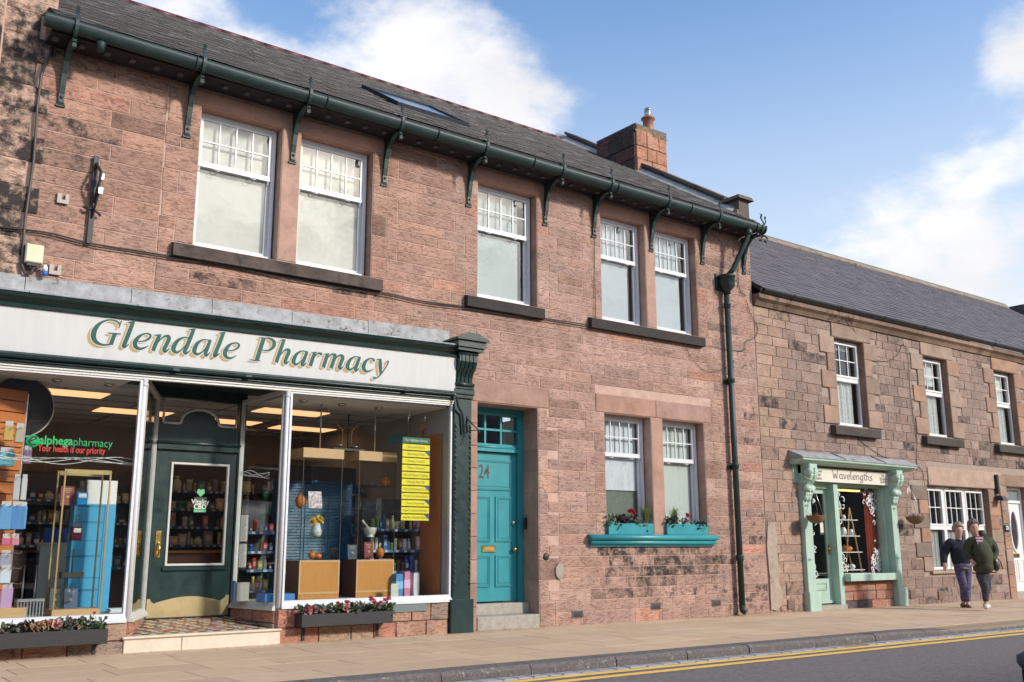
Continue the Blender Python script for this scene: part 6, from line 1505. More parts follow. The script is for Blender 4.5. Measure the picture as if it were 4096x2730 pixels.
# ---------------------------------------------------------------- pvc windows
NET = mat('net_curtain', (.62, .62, .58), .9, var=.25, vs=26, vstretch=(1, 1, .8))
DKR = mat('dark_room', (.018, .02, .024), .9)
def pvc_window(x0, x1, z0, z1, y, par, name='window', split=.46, cols=3, net=True, nleft=0, fan=True, blind=None):
    fw = .055; f = MB()
    f.bbox(x0, x0 + fw, y, y + .07, z0, z1, .01); f.bbox(x1 - fw, x1, y, y + .07, z0, z1, .01); f.bbox(x0 + fw, x1 - fw, y + .001, y + .07, z1 - fw, z1, .008); f.bbox(x0 + fw, x1 - fw, y - .02, y + .07, z0, z0 + .06, .008)
    zm = z1 - (z1 - z0) * split
    o = f.build(name, PVC, par)
    MB().bbox(x0 + fw, x1 - fw, y - .001, y + .065, zm - .045, zm + .045, .01).build('transom', PVC, o)
    s = MB(); e = .045
    for (a, b, c, d) in ((x0 + fw, x0 + fw + e, zm + .045, z1 - fw), (x1 - fw - e, x1 - fw, zm + .045, z1 - fw), (x0 + fw + e, x1 - fw - e, zm + .045, zm + .045 + e), (x0 + fw + e, x1 - fw - e, z1 - fw - e, z1 - fw)): s.bbox(a, b, y - .018, y + .05, c, d, .008)
    s.build('opening_sash', PVC, o)
    u0, u1, v0, v1 = x0 + fw + e, x1 - fw - e, zm + .045 + e, z1 - fw - e
    for i in range(1, cols): MB().box(u0 + (u1 - u0) * i / cols - .009, u0 + (u1 - u0) * i / cols + .009, y + .012, y + .03, v0, v1).build('glazing_bar', PVC, o)
    MB().box(u0, u1, y + .0125, y + .0295, (v0 + v1) / 2 - .009, (v0 + v1) / 2 + .009).build('glazing_bar', PVC, o)
    MB().box(u0, u1, y + .032, y + .036, v0, v1).build('pane', GLASS, o); MB().box(x0 + fw, x1 - fw, y + .033, y + .037, z0 + .06, zm - .045).build('pane', GLASS, o)
    MB().box((x0 + x1) / 2 - .14, (x0 + x1) / 2 + .14, y - .012, y - .0015 + .02, z1 - fw + .012, z1 - .015).build('trickle_vent', mat('trickle_vent_grey', (.35, .35, .34), .5), o)  # plain grey strip at the head of the frame
    if net:
        n = 40; vs = []; xx0, xx1 = x0 + fw + nleft, x1 - fw - .16
        for i in range(n + 1):
            t = i / n; xx = xx0 + (xx1 - xx0) * t; yy = y + .11 + .022 * math.sin(t * 42) + .01 * math.sin(t * 17 + 1)
            vs += [(xx, yy, z0 + .05), (xx, yy, zm - .06)]
        MB().add(vs, [(2 * i, 2 * i + 2, 2 * i + 3, 2 * i + 1) for i in range(n)], smooth=True).build('net_curtain', NET, o)
    if blind: MB().box(x0 + fw, x1 - fw - .1, y + .12, y + .124, blind, z1).build('blind', BLIND, o)
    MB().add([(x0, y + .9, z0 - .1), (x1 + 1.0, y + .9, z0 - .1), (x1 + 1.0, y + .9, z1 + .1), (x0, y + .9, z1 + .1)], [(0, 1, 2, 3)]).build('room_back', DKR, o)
    return o
for i, (a, b) in enumerate(RW): pvc_window(a + .01, b - .01, RWZ[0] + .005, RWZ[1] - .01, .12, hs_, blind=(5.35, 4.9, 4.75, None)[i])
wx = (TRI[1] - TRI[0]) / 3
for i in range(3): pvc_window(TRI[0] + i * wx + .002, TRI[0] + (i + 1) * wx - .002, TRI[2] + .005, TRI[3] - .01, .12, hs_, name='window_light', split=.50, cols=3)
# white panelled door with oval glass
dl = MB().box(WD[0] + .07, WD[1] - .07, .16, .21, .15, 2.22).build('house_door', PVC, hs_)
dfm = MB(); dfm.box(WD[0] + .005, WD[0] + .066, .12, .22, .12, 2.61); dfm.box(WD[1] - .066, WD[1] - .005, .12, .22, .12, 2.61); dfm.box(WD[0] + .066, WD[1] - .066, .121, .22, 2.226, 2.29); dfm.box(WD[0] + .066, WD[1] - .066, .121, .22, 2.55, 2.61); dfm.box(WD[0] + .066, WD[1] - .066, .121, .22, .10, .148)
dfo = dfm.build('door_frame', PVC, hs_)
MB().box(WD[0] + .066, WD[1] - .066, .16, .165, 2.29, 2.55).build('pane', mat('fanlight_grey', (.20, .24, .24), .2), dfo); text('20', .12, dfo, 'fanlight_number', mat('etched', (.4, .45, .45), .4), (WD[0] + .4, .157, 2.42))
ox_ = (WD[0] + WD[1]) / 2; oz_ = 1.55
ring = [(ox_ + .19 * math.cos(t * math.tau / 28), .152, oz_ + .50 * math.sin(t * math.tau / 28)) for t in range(29)]
MB().tube(ring, .035, 8, cap=False).build('oval_frame', PVC, dl)
MB().prism([(ox_ + .185 * math.cos(t * math.tau / 28), oz_ + .49 * math.sin(t * math.tau / 28)) for t in range(28)], 'y', .148, .159).build('oval_pane', mat('oval_glass', (.05, .045, .06), .1, var=.5, vs=7), dl)
for (a, b) in ((WD[0] + .17, ox_ - .04), (ox_ + .04, WD[1] - .17)): moulded(dl, a, b, .32, .85, .16, PVC)
MB().bbox(ox_ - .15, ox_ + .15, .145, .158, .90, 1.0, .004).build('letterbox', BRASS, dl)
MB().bbox(WD[0], WD[1], -.02, .3, -.1, .10, .012).build('door_step', CONC, hs_)
MB().bbox(23.93, 24.12, -.058, -.036, 1.52, 1.68, .005).build('number_plate', BLACK, hs_)
text('20', .13, hs_, 'door_number', mat('white_text', (.75, .78, .75), .5), (24.025, -.0595, 1.61), bold=.003)
# lamp on the wall
lm = thing('wall_lamp', 'dark slim floodlight fixed above the window beside the white door', 'lamp', (23.75, -.1, 2.3))
MB().box(23.70, 23.78, -.10, -.03, 2.42, 2.88).build('lamp_arm', BLACK, lm); MB().hexa([(23.6, -.26, 2.24), (23.85, -.26, 2.24), (23.85, -.04, 2.27), (23.6, -.04, 2.27), (23.64, -.2, 2.36), (23.81, -.2, 2.36), (23.81, -.05, 2.38), (23.64, -.05, 2.38)]).build('lamp_head', BLACK, lm)

# ---------------------------------------------------------------- salon front
SB = .01
def pilast(x0, x1, z1, b0):
    o = MB().bbox(x0, x1, -.10, .28, .33, z1, .008).build('salon_pilaster', MINT, hs_)
    MB().bbox(x0 - .03, x1 + .08, -.14, .28, -.06, .34, .012).build('pilaster_plinth', MINT, o)
    for z in (.95, 1.98): MB().tube([(x0 + .06, -.10, z), (x0 + .06, -.14, z), (x0 + .12, -.14, z), (x0 + .12, -.10, z)], .008, 5).build('hook_bar', MINT, o)
    return o
pL = pilast(16.08, 16.33, 2.76, 0); pR = pilast(19.09, 19.30, 2.76, 0)
def console(x0, x1, par, gap):
    c = MB(); xm = (x0 + x1) / 2
    c.bbox(x0 - .02, x1 + .02, -.30, .0, 2.60, 2.775, .01)
    prof_ = [(-.10, 2.06), (-.13, 2.10), (-.17, 2.20), (-.16, 2.30), (-.19, 2.38), (-.27, 2.45), (-.31, 2.55), (-.29, 2.66), (-.22, 2.70), (0, 2.70), (0, 2.06)]
    c.prism(prof_, 'x', x0, x1)
    c.lathe((x0 - .02, -.22, 2.62), [(.02, -.02), (.10, 0), (.10, x1 - x0 + .04), (.02, x1 - x0 + .06)], 16, axis='x'); c.lathe((x0 - .02, -.16, 2.30), [(.02, -.02), (.07, 0), (.07, x1 - x0 + .04), (.02, x1 - x0 + .06)], 14, axis='x')
    for k in range(5): c.ball((xm, -.33 + .006 * k, 2.68 - k * .045), .02, 8)
    for k in range(3): c.ball((xm + (k - 1) * .05, -.13, 2.14 - abs(k - 1) * .02), .04, 8, (1, .6, 1.8))
    c.build('console_bracket', MINT, par)
console(16.10, 16.31, pL, 0); console(19.10, 19.29, pR, 0)
cr = MB(); X0_, X1_ = 15.85, 19.82
cr.prism([(.0, 2.775), (-.20, 2.775), (-.22, 2.80), (-.27, 2.81), (-.29, 2.835), (-.33, 2.845), (-.335, 2.88), (.0, 2.885)], 'x', X0_, X1_)
cr.build('salon_cornice', MINT, hs_)
MB().box(15.92, 16.10, -.02, .0 - .001, 2.42, 2.775).build('end_board', MINT, hs_)
cnp = MB().hexa([(X0_ - .03, -.35, 2.885), (X1_ + .03, -.35, 2.885), (X1_ + .03, .02, 2.885), (X0_ - .03, .02, 2.885), (X0_ - .03, -.35, 2.905), (X1_ + .03, -.35, 2.905), (X1_ + .03, -.02, 3.05), (X0_ - .03, -.02, 3.05)])
can = cnp.build('lead_canopy', LEAD, hs_)
for xx in (17.2, 18.6): MB().cyl((xx, -.36, 2.905), (xx, -.03, 3.05), .022, n=8).build('lead_roll', LEAD, can)
sg = MB().bbox(16.40, 19.08, -.085, -.055, 2.455, 2.725, .006).build('salon_sign', mat('cream_sign', (.66, .62, .54), .5, var=.04), hs_)
DK = mat('sign_brown', (.10, .075, .065), .5)
yS = -.0865
for i, s in enumerate(('Unisex', 'Hair', 'Salon')): text(s, .082 if i else .078, sg, 'sign_text', DK, (16.66, yS, 2.665 - i * .072), bold=.002)
for i, s in enumerate(("Tel':", 'Wooler', '281855')): text(s, .078, sg, 'sign_text', DK, (18.88, yS, 2.655 - i * .065), bold=.002)
GLY = {'W': ([[(0, 1.5), (.15, 1.4), (.3, 0), (.55, .9), (.8, 0), (1.0, 1.45), (1.12, 1.55)]], 1.25), 'a': ([[(.55, .7), (.35, .85), (.1, .6), (.12, .15), (.35, 0), (.55, .25), (.57, .8)], [(.57, .8), (.58, .1), (.7, 0)]], .78),
       'v': ([[(0, .85), (.1, .8), (.28, 0), (.5, .75), (.62, .9)]], .68), 'e': ([[(.1, .42), (.5, .5), (.5, .78), (.3, .85), (.08, .55), (.12, .12), (.35, 0), (.58, .15)]], .68), 'l': ([[(.25, 1.5), (.1, 1.35), (.12, .2), (.25, 0), (.35, .08)]], .42),
       'n': ([[(.05, .85), (.1, 0)], [(.1, .6), (.3, .85), (.5, .7), (.5, .1), (.62, 0)]], .72), 'g': ([[(.52, .7), (.3, .85), (.08, .55), (.15, .12), (.4, .1), (.52, .5)], [(.55, .85), (.55, -.3), (.35, -.55), (.05, -.45), (.2, -.2), (.6, .05)]], .72),
       't': ([[(.2, 1.3), (.2, .2), (.35, 0), (.48, .1)], [(0, .9), (.42, .95)]], .52), 'h': ([[(.2, 1.5), (.06, 1.35), (.1, 0)], [(.1, .55), (.3, .85), (.5, .7), (.5, .1), (.6, 0)]], .72), 's': ([[(.45, .75), (.25, .88), (.08, .68), (.3, .45), (.45, .2), (.25, 0), (.02, .12)]], .55)}
def glyphs(word, x, z, size, width, m, par, name, y):
    tot = sum(GLY[c][1] for c in word); kx = width / tot; cur = 0
    for ci, c in enumerate(word):
        mb = MB()
        for si, s in enumerate(GLY[c][0]): ribbon(mb, [(a, b, .11) for a, b in s], lambda a, b: Vector((x + (cur + a) * kx, y - .0001 * si, z + b * size)), 0, 5)
        # ribbon() works in drawing units with a minimum width meant for pixels: rebuild thin
        mb = MB()
        for si, s in enumerate(GLY[c][0]):
            P = smooth_path(s, 5); mb.tube([(x + (cur + a) * kx, y, z + b * size) for a, b in P], .0075, 5)
        mb.build(name, m, par); cur += GLY[c][1]
glyphs('Wavelengths', 17.10, 2.54, .105, 1.40, DK, sg, 'sign_letter', yS)
# door and window joinery
so = MB()
so.box(16.335, 16.42, .10, .26, .0, 2.44); so.box(17.20, 17.34, -.02, .26, .02, 2.44); so.box(16.42, 17.20, .101, .26, 2.34, 2.44); so.box(17.34, 19.085, .121, .26, 2.40, 2.44); so.box(16.33, 19.09, .02, .26, 2.44, 2.455)
so.box(19.02, 19.088, .05, .28, .45, 2.44); so.box(17.34, 17.40, .14, .26, .6, 2.40); so.box(17.34, 19.02, .14, .26, .54, .62)
sfr = so.build('salon_joinery', MINT, hs_)
MB().box(17.395, 19.02, .20, .204, .62, 2.40).build('pane', SHOPGLASS, sfr)
DGL = (16.52, 17.10, .56, 2.24)
q = MB(); q.box(16.425, DGL[0], .16, .20, .08, 2.335); q.box(DGL[1], 17.195, .16, .20, .08, 2.335); q.box(DGL[0], DGL[1], .16, .20, .08, DGL[2]); q.box(DGL[0], DGL[1], .16, .20, DGL[3], 2.335)
sd = q.build('salon_door', MINT, hs_)
MB().box(DGL[0] - .01, DGL[1] + .01, .178, .182, DGL[2] - .01, DGL[3] + .01).build('pane', SHOPGLASS, sd)
moulded(sd, 16.62, 17.0, .34, .48, .16, MINT, 'letterbox', .02); MB().box(16.43, 17.19, .13, .16, .085, .14).build('weather_bar', MINT, sd)
MB().bbox(17.125, 17.175, .145, .16, 1.02, 1.22, .004).build('handle_plate', BRASS, sd); MB().tube([(17.15, .15, 1.15), (17.15, .10, 1.15), (17.06, .10, 1.15)], .011, 6).build('door_handle', BRASS, sd)
MB().box(16.34, 17.34, -.06, .26, -.12, .06, ).build('door_step', CONC, hs_)
# stone stall riser and plant box
core = MB().box(17.345, 19.06, .02, .26, -.12, .49).build('stall_riser', MORTAR, hs_)
zr = [-.1, .12, .30, .47]
for k in range(3):
    x = 17.35
    while x < 19.05:
        w_ = U(.26, .5)
        if 19.06 - x - w_ < .2: w_ = 19.06 - x
        c = R.choice(((.46, .22, .16), (.44, .23, .17), (.13, .10, .10), (.42, .25, .19)))
        stone(x, x + w_, zr[k], zr[k + 1], (*c, U(.2, .44)), y=.015, proud=.012, rough=.015).build('stone', STONE, core); x += w_
MB().box(17.33, 19.08, -.05, .14, .472, .50, (.25, .18, .14, .3)).build('window_sill', SMOOTH, hs_)
pb_ = thing('window_box', 'long mint green window box under the salon window', 'planter', (18.2, -.1, .5))
MB().bbox(17.36, 19.05, -.17, -.155, .505, .645, .004).build('front_board', MINT, pb_); MB().box(17.36, 17.378, -.153, .05, .505, .645).build('end_board', MINT, pb_); MB().box(19.03, 19.05, -.153, .05, .505, .645).build('end_board', MINT, pb_); MB().box(17.38, 19.03, -.153, .05, .505, .52).build('floor_board', MINT, pb_)
# white scroll decals on the glass
DEC = mat('white_vinyl', (.72, .75, .77), .6)
def scroll(x, z, r, turns, dirn, ang, y, par, w=.016):
    pts = []
    for i in range(22):
        t = i / 21; rr = r * (1 - .82 * t); th = ang + dirn * turns * math.tau * t
        pts.append((x + rr * math.cos(th) - r * math.cos(ang), z + rr * math.sin(th) - r * math.sin(ang)))
    mb = MB(); k = len(pts); L, Q = [], []
    for i, p in enumerate(pts):
        a, b = pts[max(i - 1, 0)], pts[min(i + 1, k - 1)]; dx, dz = b[0] - a[0], b[1] - a[1]; l_ = math.hypot(dx, dz) or 1; ww = w * (.35 + .65 * math.sin(math.pi * min(1, (i + 2) / k))) / 2
        L.append((p[0] - dz / l_ * ww, y, p[1] + dx / l_ * ww)); Q.append((p[0] + dz / l_ * ww, y, p[1] - dx / l_ * ww))
    mb.add(L + Q, [(i, i + 1, k + i + 1, k + i) for i in range(k - 1)])
    for j in range(3):
        i = 4 + j * 5; p = pts[i]; th = U(0, 6.28); l_ = r * .45
        mb.add([(p[0], y - .0004, p[1]), (p[0] + l_ * .5 * math.cos(th + .5), y - .0004, p[1] + l_ * .5 * math.sin(th + .5)), (p[0] + l_ * math.cos(th), y - .0004, p[1] + l_ * math.sin(th)), (p[0] + l_ * .5 * math.cos(th - .5), y - .0004, p[1] + l_ * .5 * math.sin(th - .5))], [(0, 1, 2, 3)])
    mb.build('scroll_decal', DEC, par)
for (cx_, cz_, sx_, sz_) in ((17.46, 2.34, 1, -1), (18.95, 2.34, -1, -1), (17.46, .68, 1, 1), (18.95, .68, -1, 1)):
    for i in range(34):
        t = i / 34; a = abs(R.gauss(0, .18)); b = abs(R.gauss(0, .32 if sz_ > 0 else .36))
        if a > .5 or b > .75 or a * b > .11: a, b = a * .5, b * .5
        scroll(cx_ + sx_ * a, cz_ + sz_ * b, U(.035, .08), U(.6, 1.1), R.choice((-1, 1)), U(0, 6.28), .197 - .0005 * (i % 3), sfr)
for i in range(15): scroll(16.62 + U(-.04, .17), .66 + i * .105, U(.05, .10), U(.7, 1.2), R.choice((-1, 1)), U(0, 6.28), .175 - .0005 * (i % 3), sd)
MB().box(16.93, 17.06, .174, .1765, 1.42, 1.72).build('notice', mat('notice_navy', (.03, .05, .09), .5), sd); MB().box(16.945, 17.045, .1715, .1735, 1.46, 1.66).build('notice', mat('notice_paper', (.66, .66, .58), .7), sd)
# salon interior
struct(MB().box(16.0, 20.6, .3, 3.2, -.1, .05), 'salon_floor', FLI); struct(MB().box(16.0, 20.6, 3.2, 3.3, -.1, 2.7), 'wall_back', mat('salon_dark', (.03, .03, .04), .9)); struct(MB().box(16.0, 20.6, .28, 3.3, 2.5, 2.6), 'salon_ceiling', mat('salon_ceil', (.12, .12, .12), .9)); struct(MB().box(20.5, 20.6, .3, 3.2, 0, 2.6), 'wall_right', MATS['salon_dark'])
tl_ = thing('strip_light', 'lit yellow strip light at the top of the salon window', 'light', (17.9, .42, 2.33)); MB().box(17.5, 18.75, .38, .46, 2.37, 2.40).build('housing', PVC, tl_); MB().box(17.52, 18.73, .39, .45, 2.335, 2.368).build('tube', mat('yellow_tube', (.9, .85, .3), .5, emit=((1, .85, .25), 1.4)), tl_)
# red drape
n = 26; vs = []
for i in range(n + 1):
    t = i / n; xx = 18.62 + .52 * t; yy = .255 + .02 * math.sin(t * 30)
    vs += [(xx, yy, .66), (xx + .0, yy, 2.38)]
solo(MB().add(vs, [(2 * i, 2 * i + 2, 2 * i + 3, 2 * i + 1) for i in range(n)], smooth=True), 'drape', mat('rust_drape', (.24, .04, .022), .9, var=.15, spec=.1), 'rust red drape hanging at the side of the salon window', 'drape')
struct(MB().box(17.40, 19.3, .222, .9, .60, .64), 'salon_window_bed', PVC)
WOOD = mat('pale_bamboo', (.50, .30, .10), .5, var=.1)
for (za, zb) in ((-.1, 2.74), (3.3, 5.85)):
    for (xa, xb) in (((20.45, 35.5),) if za < 1 else ((15.3, 35.5),)):
        MB().add([(xa, .32, za), (xb, .32, za), (xb, 3.4, za), (xa, 3.4, za), (xa, .32, zb), (xb, .32, zb), (xb, 3.4, zb), (xa, 3.4, zb)], [(0, 1, 2, 3), (4, 5, 6, 7), (1, 2, 6, 5), (2, 3, 7, 6), (3, 0, 4, 7)]).build('room_shell', mat('dim_room', (.05, .05, .055), .9), hs_)
ea = thing('ladder_shelf', 'pale wooden A-frame ladder shelf in the salon window', 'shelf', (18.1, .45, .64))
for yy in (.27, .50):
    for s in (-1, 1): MB().tube([(18.12 + s * .29, yy, .645), (18.12, yy, 1.98 if yy < .5 else 2.0)], .016, 6).build('leg', WOOD, ea)
for k, (z, hw) in enumerate(((.70, .36), (1.06, .32), (1.39, .28), (1.72, .24))): MB().box(18.05 - hw - .1, 18.12 + hw, .25, .52, z, z + .016).build('shelf', PVC, ea)
pumpkin(17.98, .36, 1.077, .085, .72, 'round orange pumpkin on the ladder shelf in the salon'); pumpkin(18.17, .4, 1.077, .09, .7, 'larger ribbed pumpkin on the ladder shelf in the salon')
pumpkin(18.2, .36, .717, .07, .8, 'white ceramic pumpkin on the lowest ladder shelf', PVC); pumpkin(17.98, .36, .717, .06, .8, 'rust coloured pumpkin on the lowest ladder shelf', mat('rust_pumpkin', (.30, .09, .03), .6))
for (x, z, s, lb) in ((17.98, 1.407, 1.0, 'white teapot shaped pot on the second ladder shelf'), (18.25, 1.407, .8, 'small white lidded pot on the second ladder shelf'), (18.03, 1.737, .6, 'white mug on the top ladder shelf')):
    solo(MB().lathe((x, .36, z), [(.04 * s, 0), (.07 * s, .03 * s), (.08 * s, .08 * s), (.06 * s, .13 * s), (.05 * s, .15 * s), (.055 * s, .16 * s), (.02 * s, .17 * s)], 12).tube([(x + .07 * s, .36, z + .05 * s), (x + .12 * s, .36, z + .07 * s), (x + .11 * s, .36, z + .12 * s), (x + .06 * s, .36, z + .12 * s)], .009 * s, 5), 'white_pot', PVC, lb, 'pot')
# hanging baskets
WICK = mat('wicker', (.20, .12, .065), .85, var=.35, vs=50, vstretch=(1, 1, 3), bump=.8, bs=70)
def hang_basket(x, y, z, r, hook, lab):
    t = thing('hanging_basket', lab, 'basket', (x, y, z))
    MB().lathe((x, y, z), [(r * .25, 0), (r * .55, r * .12), (r * .85, r * .4), (r, r * .75), (r * 1.03, r * .8), (r * .95, r * .8), (r * .8, r * .5)], 18).build('bowl', WICK, t)
    d = MB()
    for k in range(70):
        th, rr = U(0, 6.28), U(0, r * .9); p = Vector((x + rr * math.cos(th), y + rr * math.sin(th), z + r * .7)); e = Vector((U(-.5, .5), U(-.5, .5), U(.5, 1))).normalized() * U(.04, .13); s = Vector((U(-1, 1), U(-1, 1), 0)) * .006
        d.add([p - s, p + s, p + e], [(0, 1, 2)])
    d.build('dry_plant', mat('dry_stalks', (.17, .11, .07), .9, var=.3), t)
    for k in range(3):
        th = k * 2.1 + .4; MB().tube([(x + r * math.cos(th), y + r * math.sin(th), z + r * .8), hook], .004, 4).build('chain', STEEL, t)
hang_basket(16.12, -.34, 1.62, .19, (16.07, -.34, 2.40), 'wicker hanging basket of dry stems in front of the salon door'); hang_basket(19.60, -.32, 1.65, .20, (19.45, -.32, 2.50), 'wicker hanging basket of dry stems right of the salon window')
for i, (hx2, hz2, w0) in enumerate(((16.07, 2.40, 15.97), (19.45, 2.50, 19.32))):
    MB().tube([(w0, -.03, 2.62), (hx2, -.34, hz2 + .04), (hx2, -.34, hz2)], .009, 5).tube([(w0, -.03, 2.42), (hx2, -.33, hz2 + .03)], .008, 5).tube([(w0, -.03, 2.66), (w0, -.03, 2.40)], .01, 5).build('basket_bracket', MINT, hs_)
for (x, z) in ((15.62, .12), (19.75, .18), (20.85, .12)):
    v = MB(); v.box(x - .1, x + .1, -.03, -.002, z - .09, z + .09); 
    for k in range(4): v.box(x - .1, x + .1, -.04, -.031, z - .07 + k * .04, z - .05 + k * .04)
    v.build('wall_vent', mat('terracotta_vent', (.20, .13, .10), .8), hs_)
# ================================================================ fittings on the walls
def cable(pts, r, lab, name='wall_cable', n=8, m=RUBBER):
    P = smooth_path([tuple(p) for p in pts], n); return solo(MB().tube(P, r, 5), name, m, lab, 'cable')
def w2(px, py, Y=-.03): return at(px, py, Y)
for k in range(2):
    pts = [(0, 910), (190, 930), (360, 972), (560, 1006), (700, 1030), (900, 1060), (1200, 1118), (1540, 1172), (1700, 1205), (1875, 1228), (2050, 1258), (2190, 1278), (2370, 1305)]
    cable([w2(x + k * 3, y + k * 9 + 2 * math.sin(i), -.035 - .006 * k) for i, (x, y) in enumerate(pts)], .011 - .003 * k, ['thick black cable run along the wall below the upper sills', 'thinner black cable clipped under the thick cable'][k])
cable([w2(2370, 1305), (2 * w2(2372, 1295) - w2(2370, 1305)), w2(2382, 1260), w2(2380, 1150), w2(2378, 1000), w2(2380, 950)], .006, 'thin black cable climbing beside the twin upper windows')
cable([w2(2378, 1308), w2(2600, 1345), w2(2830, 1385), w2(2910, 1400), w2(2975, 1402), w2(2982, 1368), w2(3020, 1350), w2(3030, 1310), w2(3000, 1250), w2(2985, 1200)], .006, 'thin cable looping past the downpipe to the lower house')
cable([w2(2725, 1365), w2(2760, 1420), w2(2800, 1470), w2(2850, 1488), w2(2915, 1465)], .004, 'thin drooping wire below the twin upper windows')
cable([w2(2955, 1010, -.05), w2(2952, 1100), w2(2960, 1160), w2(2985, 1185)], .007, 'short black cable beside the hopper head')
cable([w2(3395, 1262, -.2), w2(3420, 1330), w2(3470, 1420), w2(3540, 1447), w2(3590, 1420), w2(3610, 1378), w2(3630, 1420), w2(3640, 1560), w2(3655, 1680), w2(3668, 1760), w2(3668, 1850), w2(3690, 1890), w2(3700, 1960)], .006, 'brown cable swagged between the windows of the lower house')
cable([w2(3400, 1712), w2(3450, 1770), w2(3520, 1820), w2(3580, 1845, -.05)], .006, 'dark cable running down to the salon canopy')
cd_ = MB().tube([w2(210, 190, -.06), w2(165, 300, -.06), w2(150, 420, -.05), w2(135, 640, -.05), w2(100, 880, -.05), w2(87, 1060, -.05), w2(100, 1098, -.06), w2(125, 1095, -.07), w2(135, 1070, -.07)], .017, 8)
solo(cd_, 'conduit_pipe', mat('grey_conduit', (.07, .055, .055), .5), 'dark conduit pipe running down the stained end pier', 'pipe')
p = w2(134, 1020, -.05)
jb = thing('junction_box', 'cream weatherproof junction box with a blue socket hanging below', 'box', (p.x, -.04, p.z - .12))
MB().bbox(p.x - .095, p.x + .095, -.12, -.025, p.z - .11, p.z + .11, .012).build('case', mat('cream_plastic', (.60, .60, .42), .5), jb)
MB().box(p.x - .07, p.x + .08, -.1, -.03, p.z - .145, p.z - .111).build('gland_strip', BLACK, jb)
MB().tube([(p.x - .04, -.08, p.z - .15), (p.x, -.09, p.z - .18), (p.x + .1, -.09, p.z - .13), (p.x + .13, -.09, p.z - .16)], .008, 6).build('flex', mat('grey_conduit', (.07, .055, .055), .5), jb)
MB().lathe((p.x + .13, -.09, p.z - .24), [(.03, 0), (.032, .03), (.03, .055)], 12).build('socket_cap', mat('socket_blue', (.02, .15, .45), .4), jb); MB().lathe((p.x + .13, -.09, p.z - .185), [(.03, 0), (.026, .05), (.015, .075)], 12).build('socket_body', PVC, jb)
for (px_, py_, lb) in ((252, 796, 'pale U shaped bracket plate between conduit and iron bracket'), (220, 1080, 'pale U shaped bracket plate beside the blue socket')):
    p = w2(px_, py_, -.03); solo(MB().prism([(p.x - .065, p.z - .06), (p.x + .065, p.z - .06), (p.x + .065, p.z + .06), (p.x + .025, p.z + .06), (p.x + .025, p.z - .015), (p.x - .02, p.z - .015), (p.x - .02, p.z + .06), (p.x - .065, p.z + .06)], 'y', -.045, -.02), 'bracket_plate', mat('galvanised', (.40, .36, .32), .55), lb, 'bracket')
# iron sign bracket
a, b = w2(386, 625, -.05), w2(358, 975, -.05)
sb = thing('sign_bracket', 'black wrought iron sign bracket fixed upright on the wall', 'bracket', (b.x, -.03, b.z))
xm = (a.x + b.x) / 2
MB().box(xm - .03, xm + .03, -.06, -.02, b.z, a.z).build('back_bar', BLKIRON, sb)
MB().tube([(xm, -.06, a.z - .12), (xm + .05, -.16, a.z - .25), (xm + .03, -.14, a.z - .55), (xm, -.06, a.z - .8)], .014, 6).build('scroll_arm', BLKIRON, sb)
MB().tube([(xm, -.06, a.z - .1), (xm + .02, -.28, a.z - .28), (xm + .0, -.10, a.z - .62)], .016, 6).build('swing_arm', BLKIRON, sb)
MB().tube([(xm - .10, -.05, a.z - .68), (xm - .05, -.08, a.z - .70), (xm, -.07, a.z - .68), (xm + .05, -.08, a.z - .72), (xm + .10, -.06, a.z - .75)], .014, 6).build('cross_scroll', BLKIRON, sb)
for q in (.3, .48): MB().box(xm + .02, xm + .07, -.2, -.15, a.z - q - .04, a.z - q + .04).build('clamp', STEEL, sb)
# debris on the fascia lead
for i, (px_, py_) in enumerate(((1380, 1330), (1565, 1345))):
    p = at(px_, py_, -.2); mb = MB()
    for k in range(60):
        q = Vector((p.x + R.gauss(0, .10), -.2 + U(-.12, .12), 0)); q.z = FZ1 + .19 + .0165 * (q.x - 5) + .05 * math.exp(-((q.x - p.x) / .09) ** 2) * U(.2, 1); e = Vector((U(-1, 1), U(-1, 1), U(-.2, .6))).normalized() * .03
        mb.add([q, q + e, q + e * .4 + Vector((0, 0, .012))], [(0, 1, 2)])
    solo(mb, 'moss_clump', mat('dry_moss', (.20, .13, .07), .95, var=.4), ['brown dry moss heaped on the grey lead above the letters', 'thin line of dry moss on the lead by the pilaster'][i], 'moss')

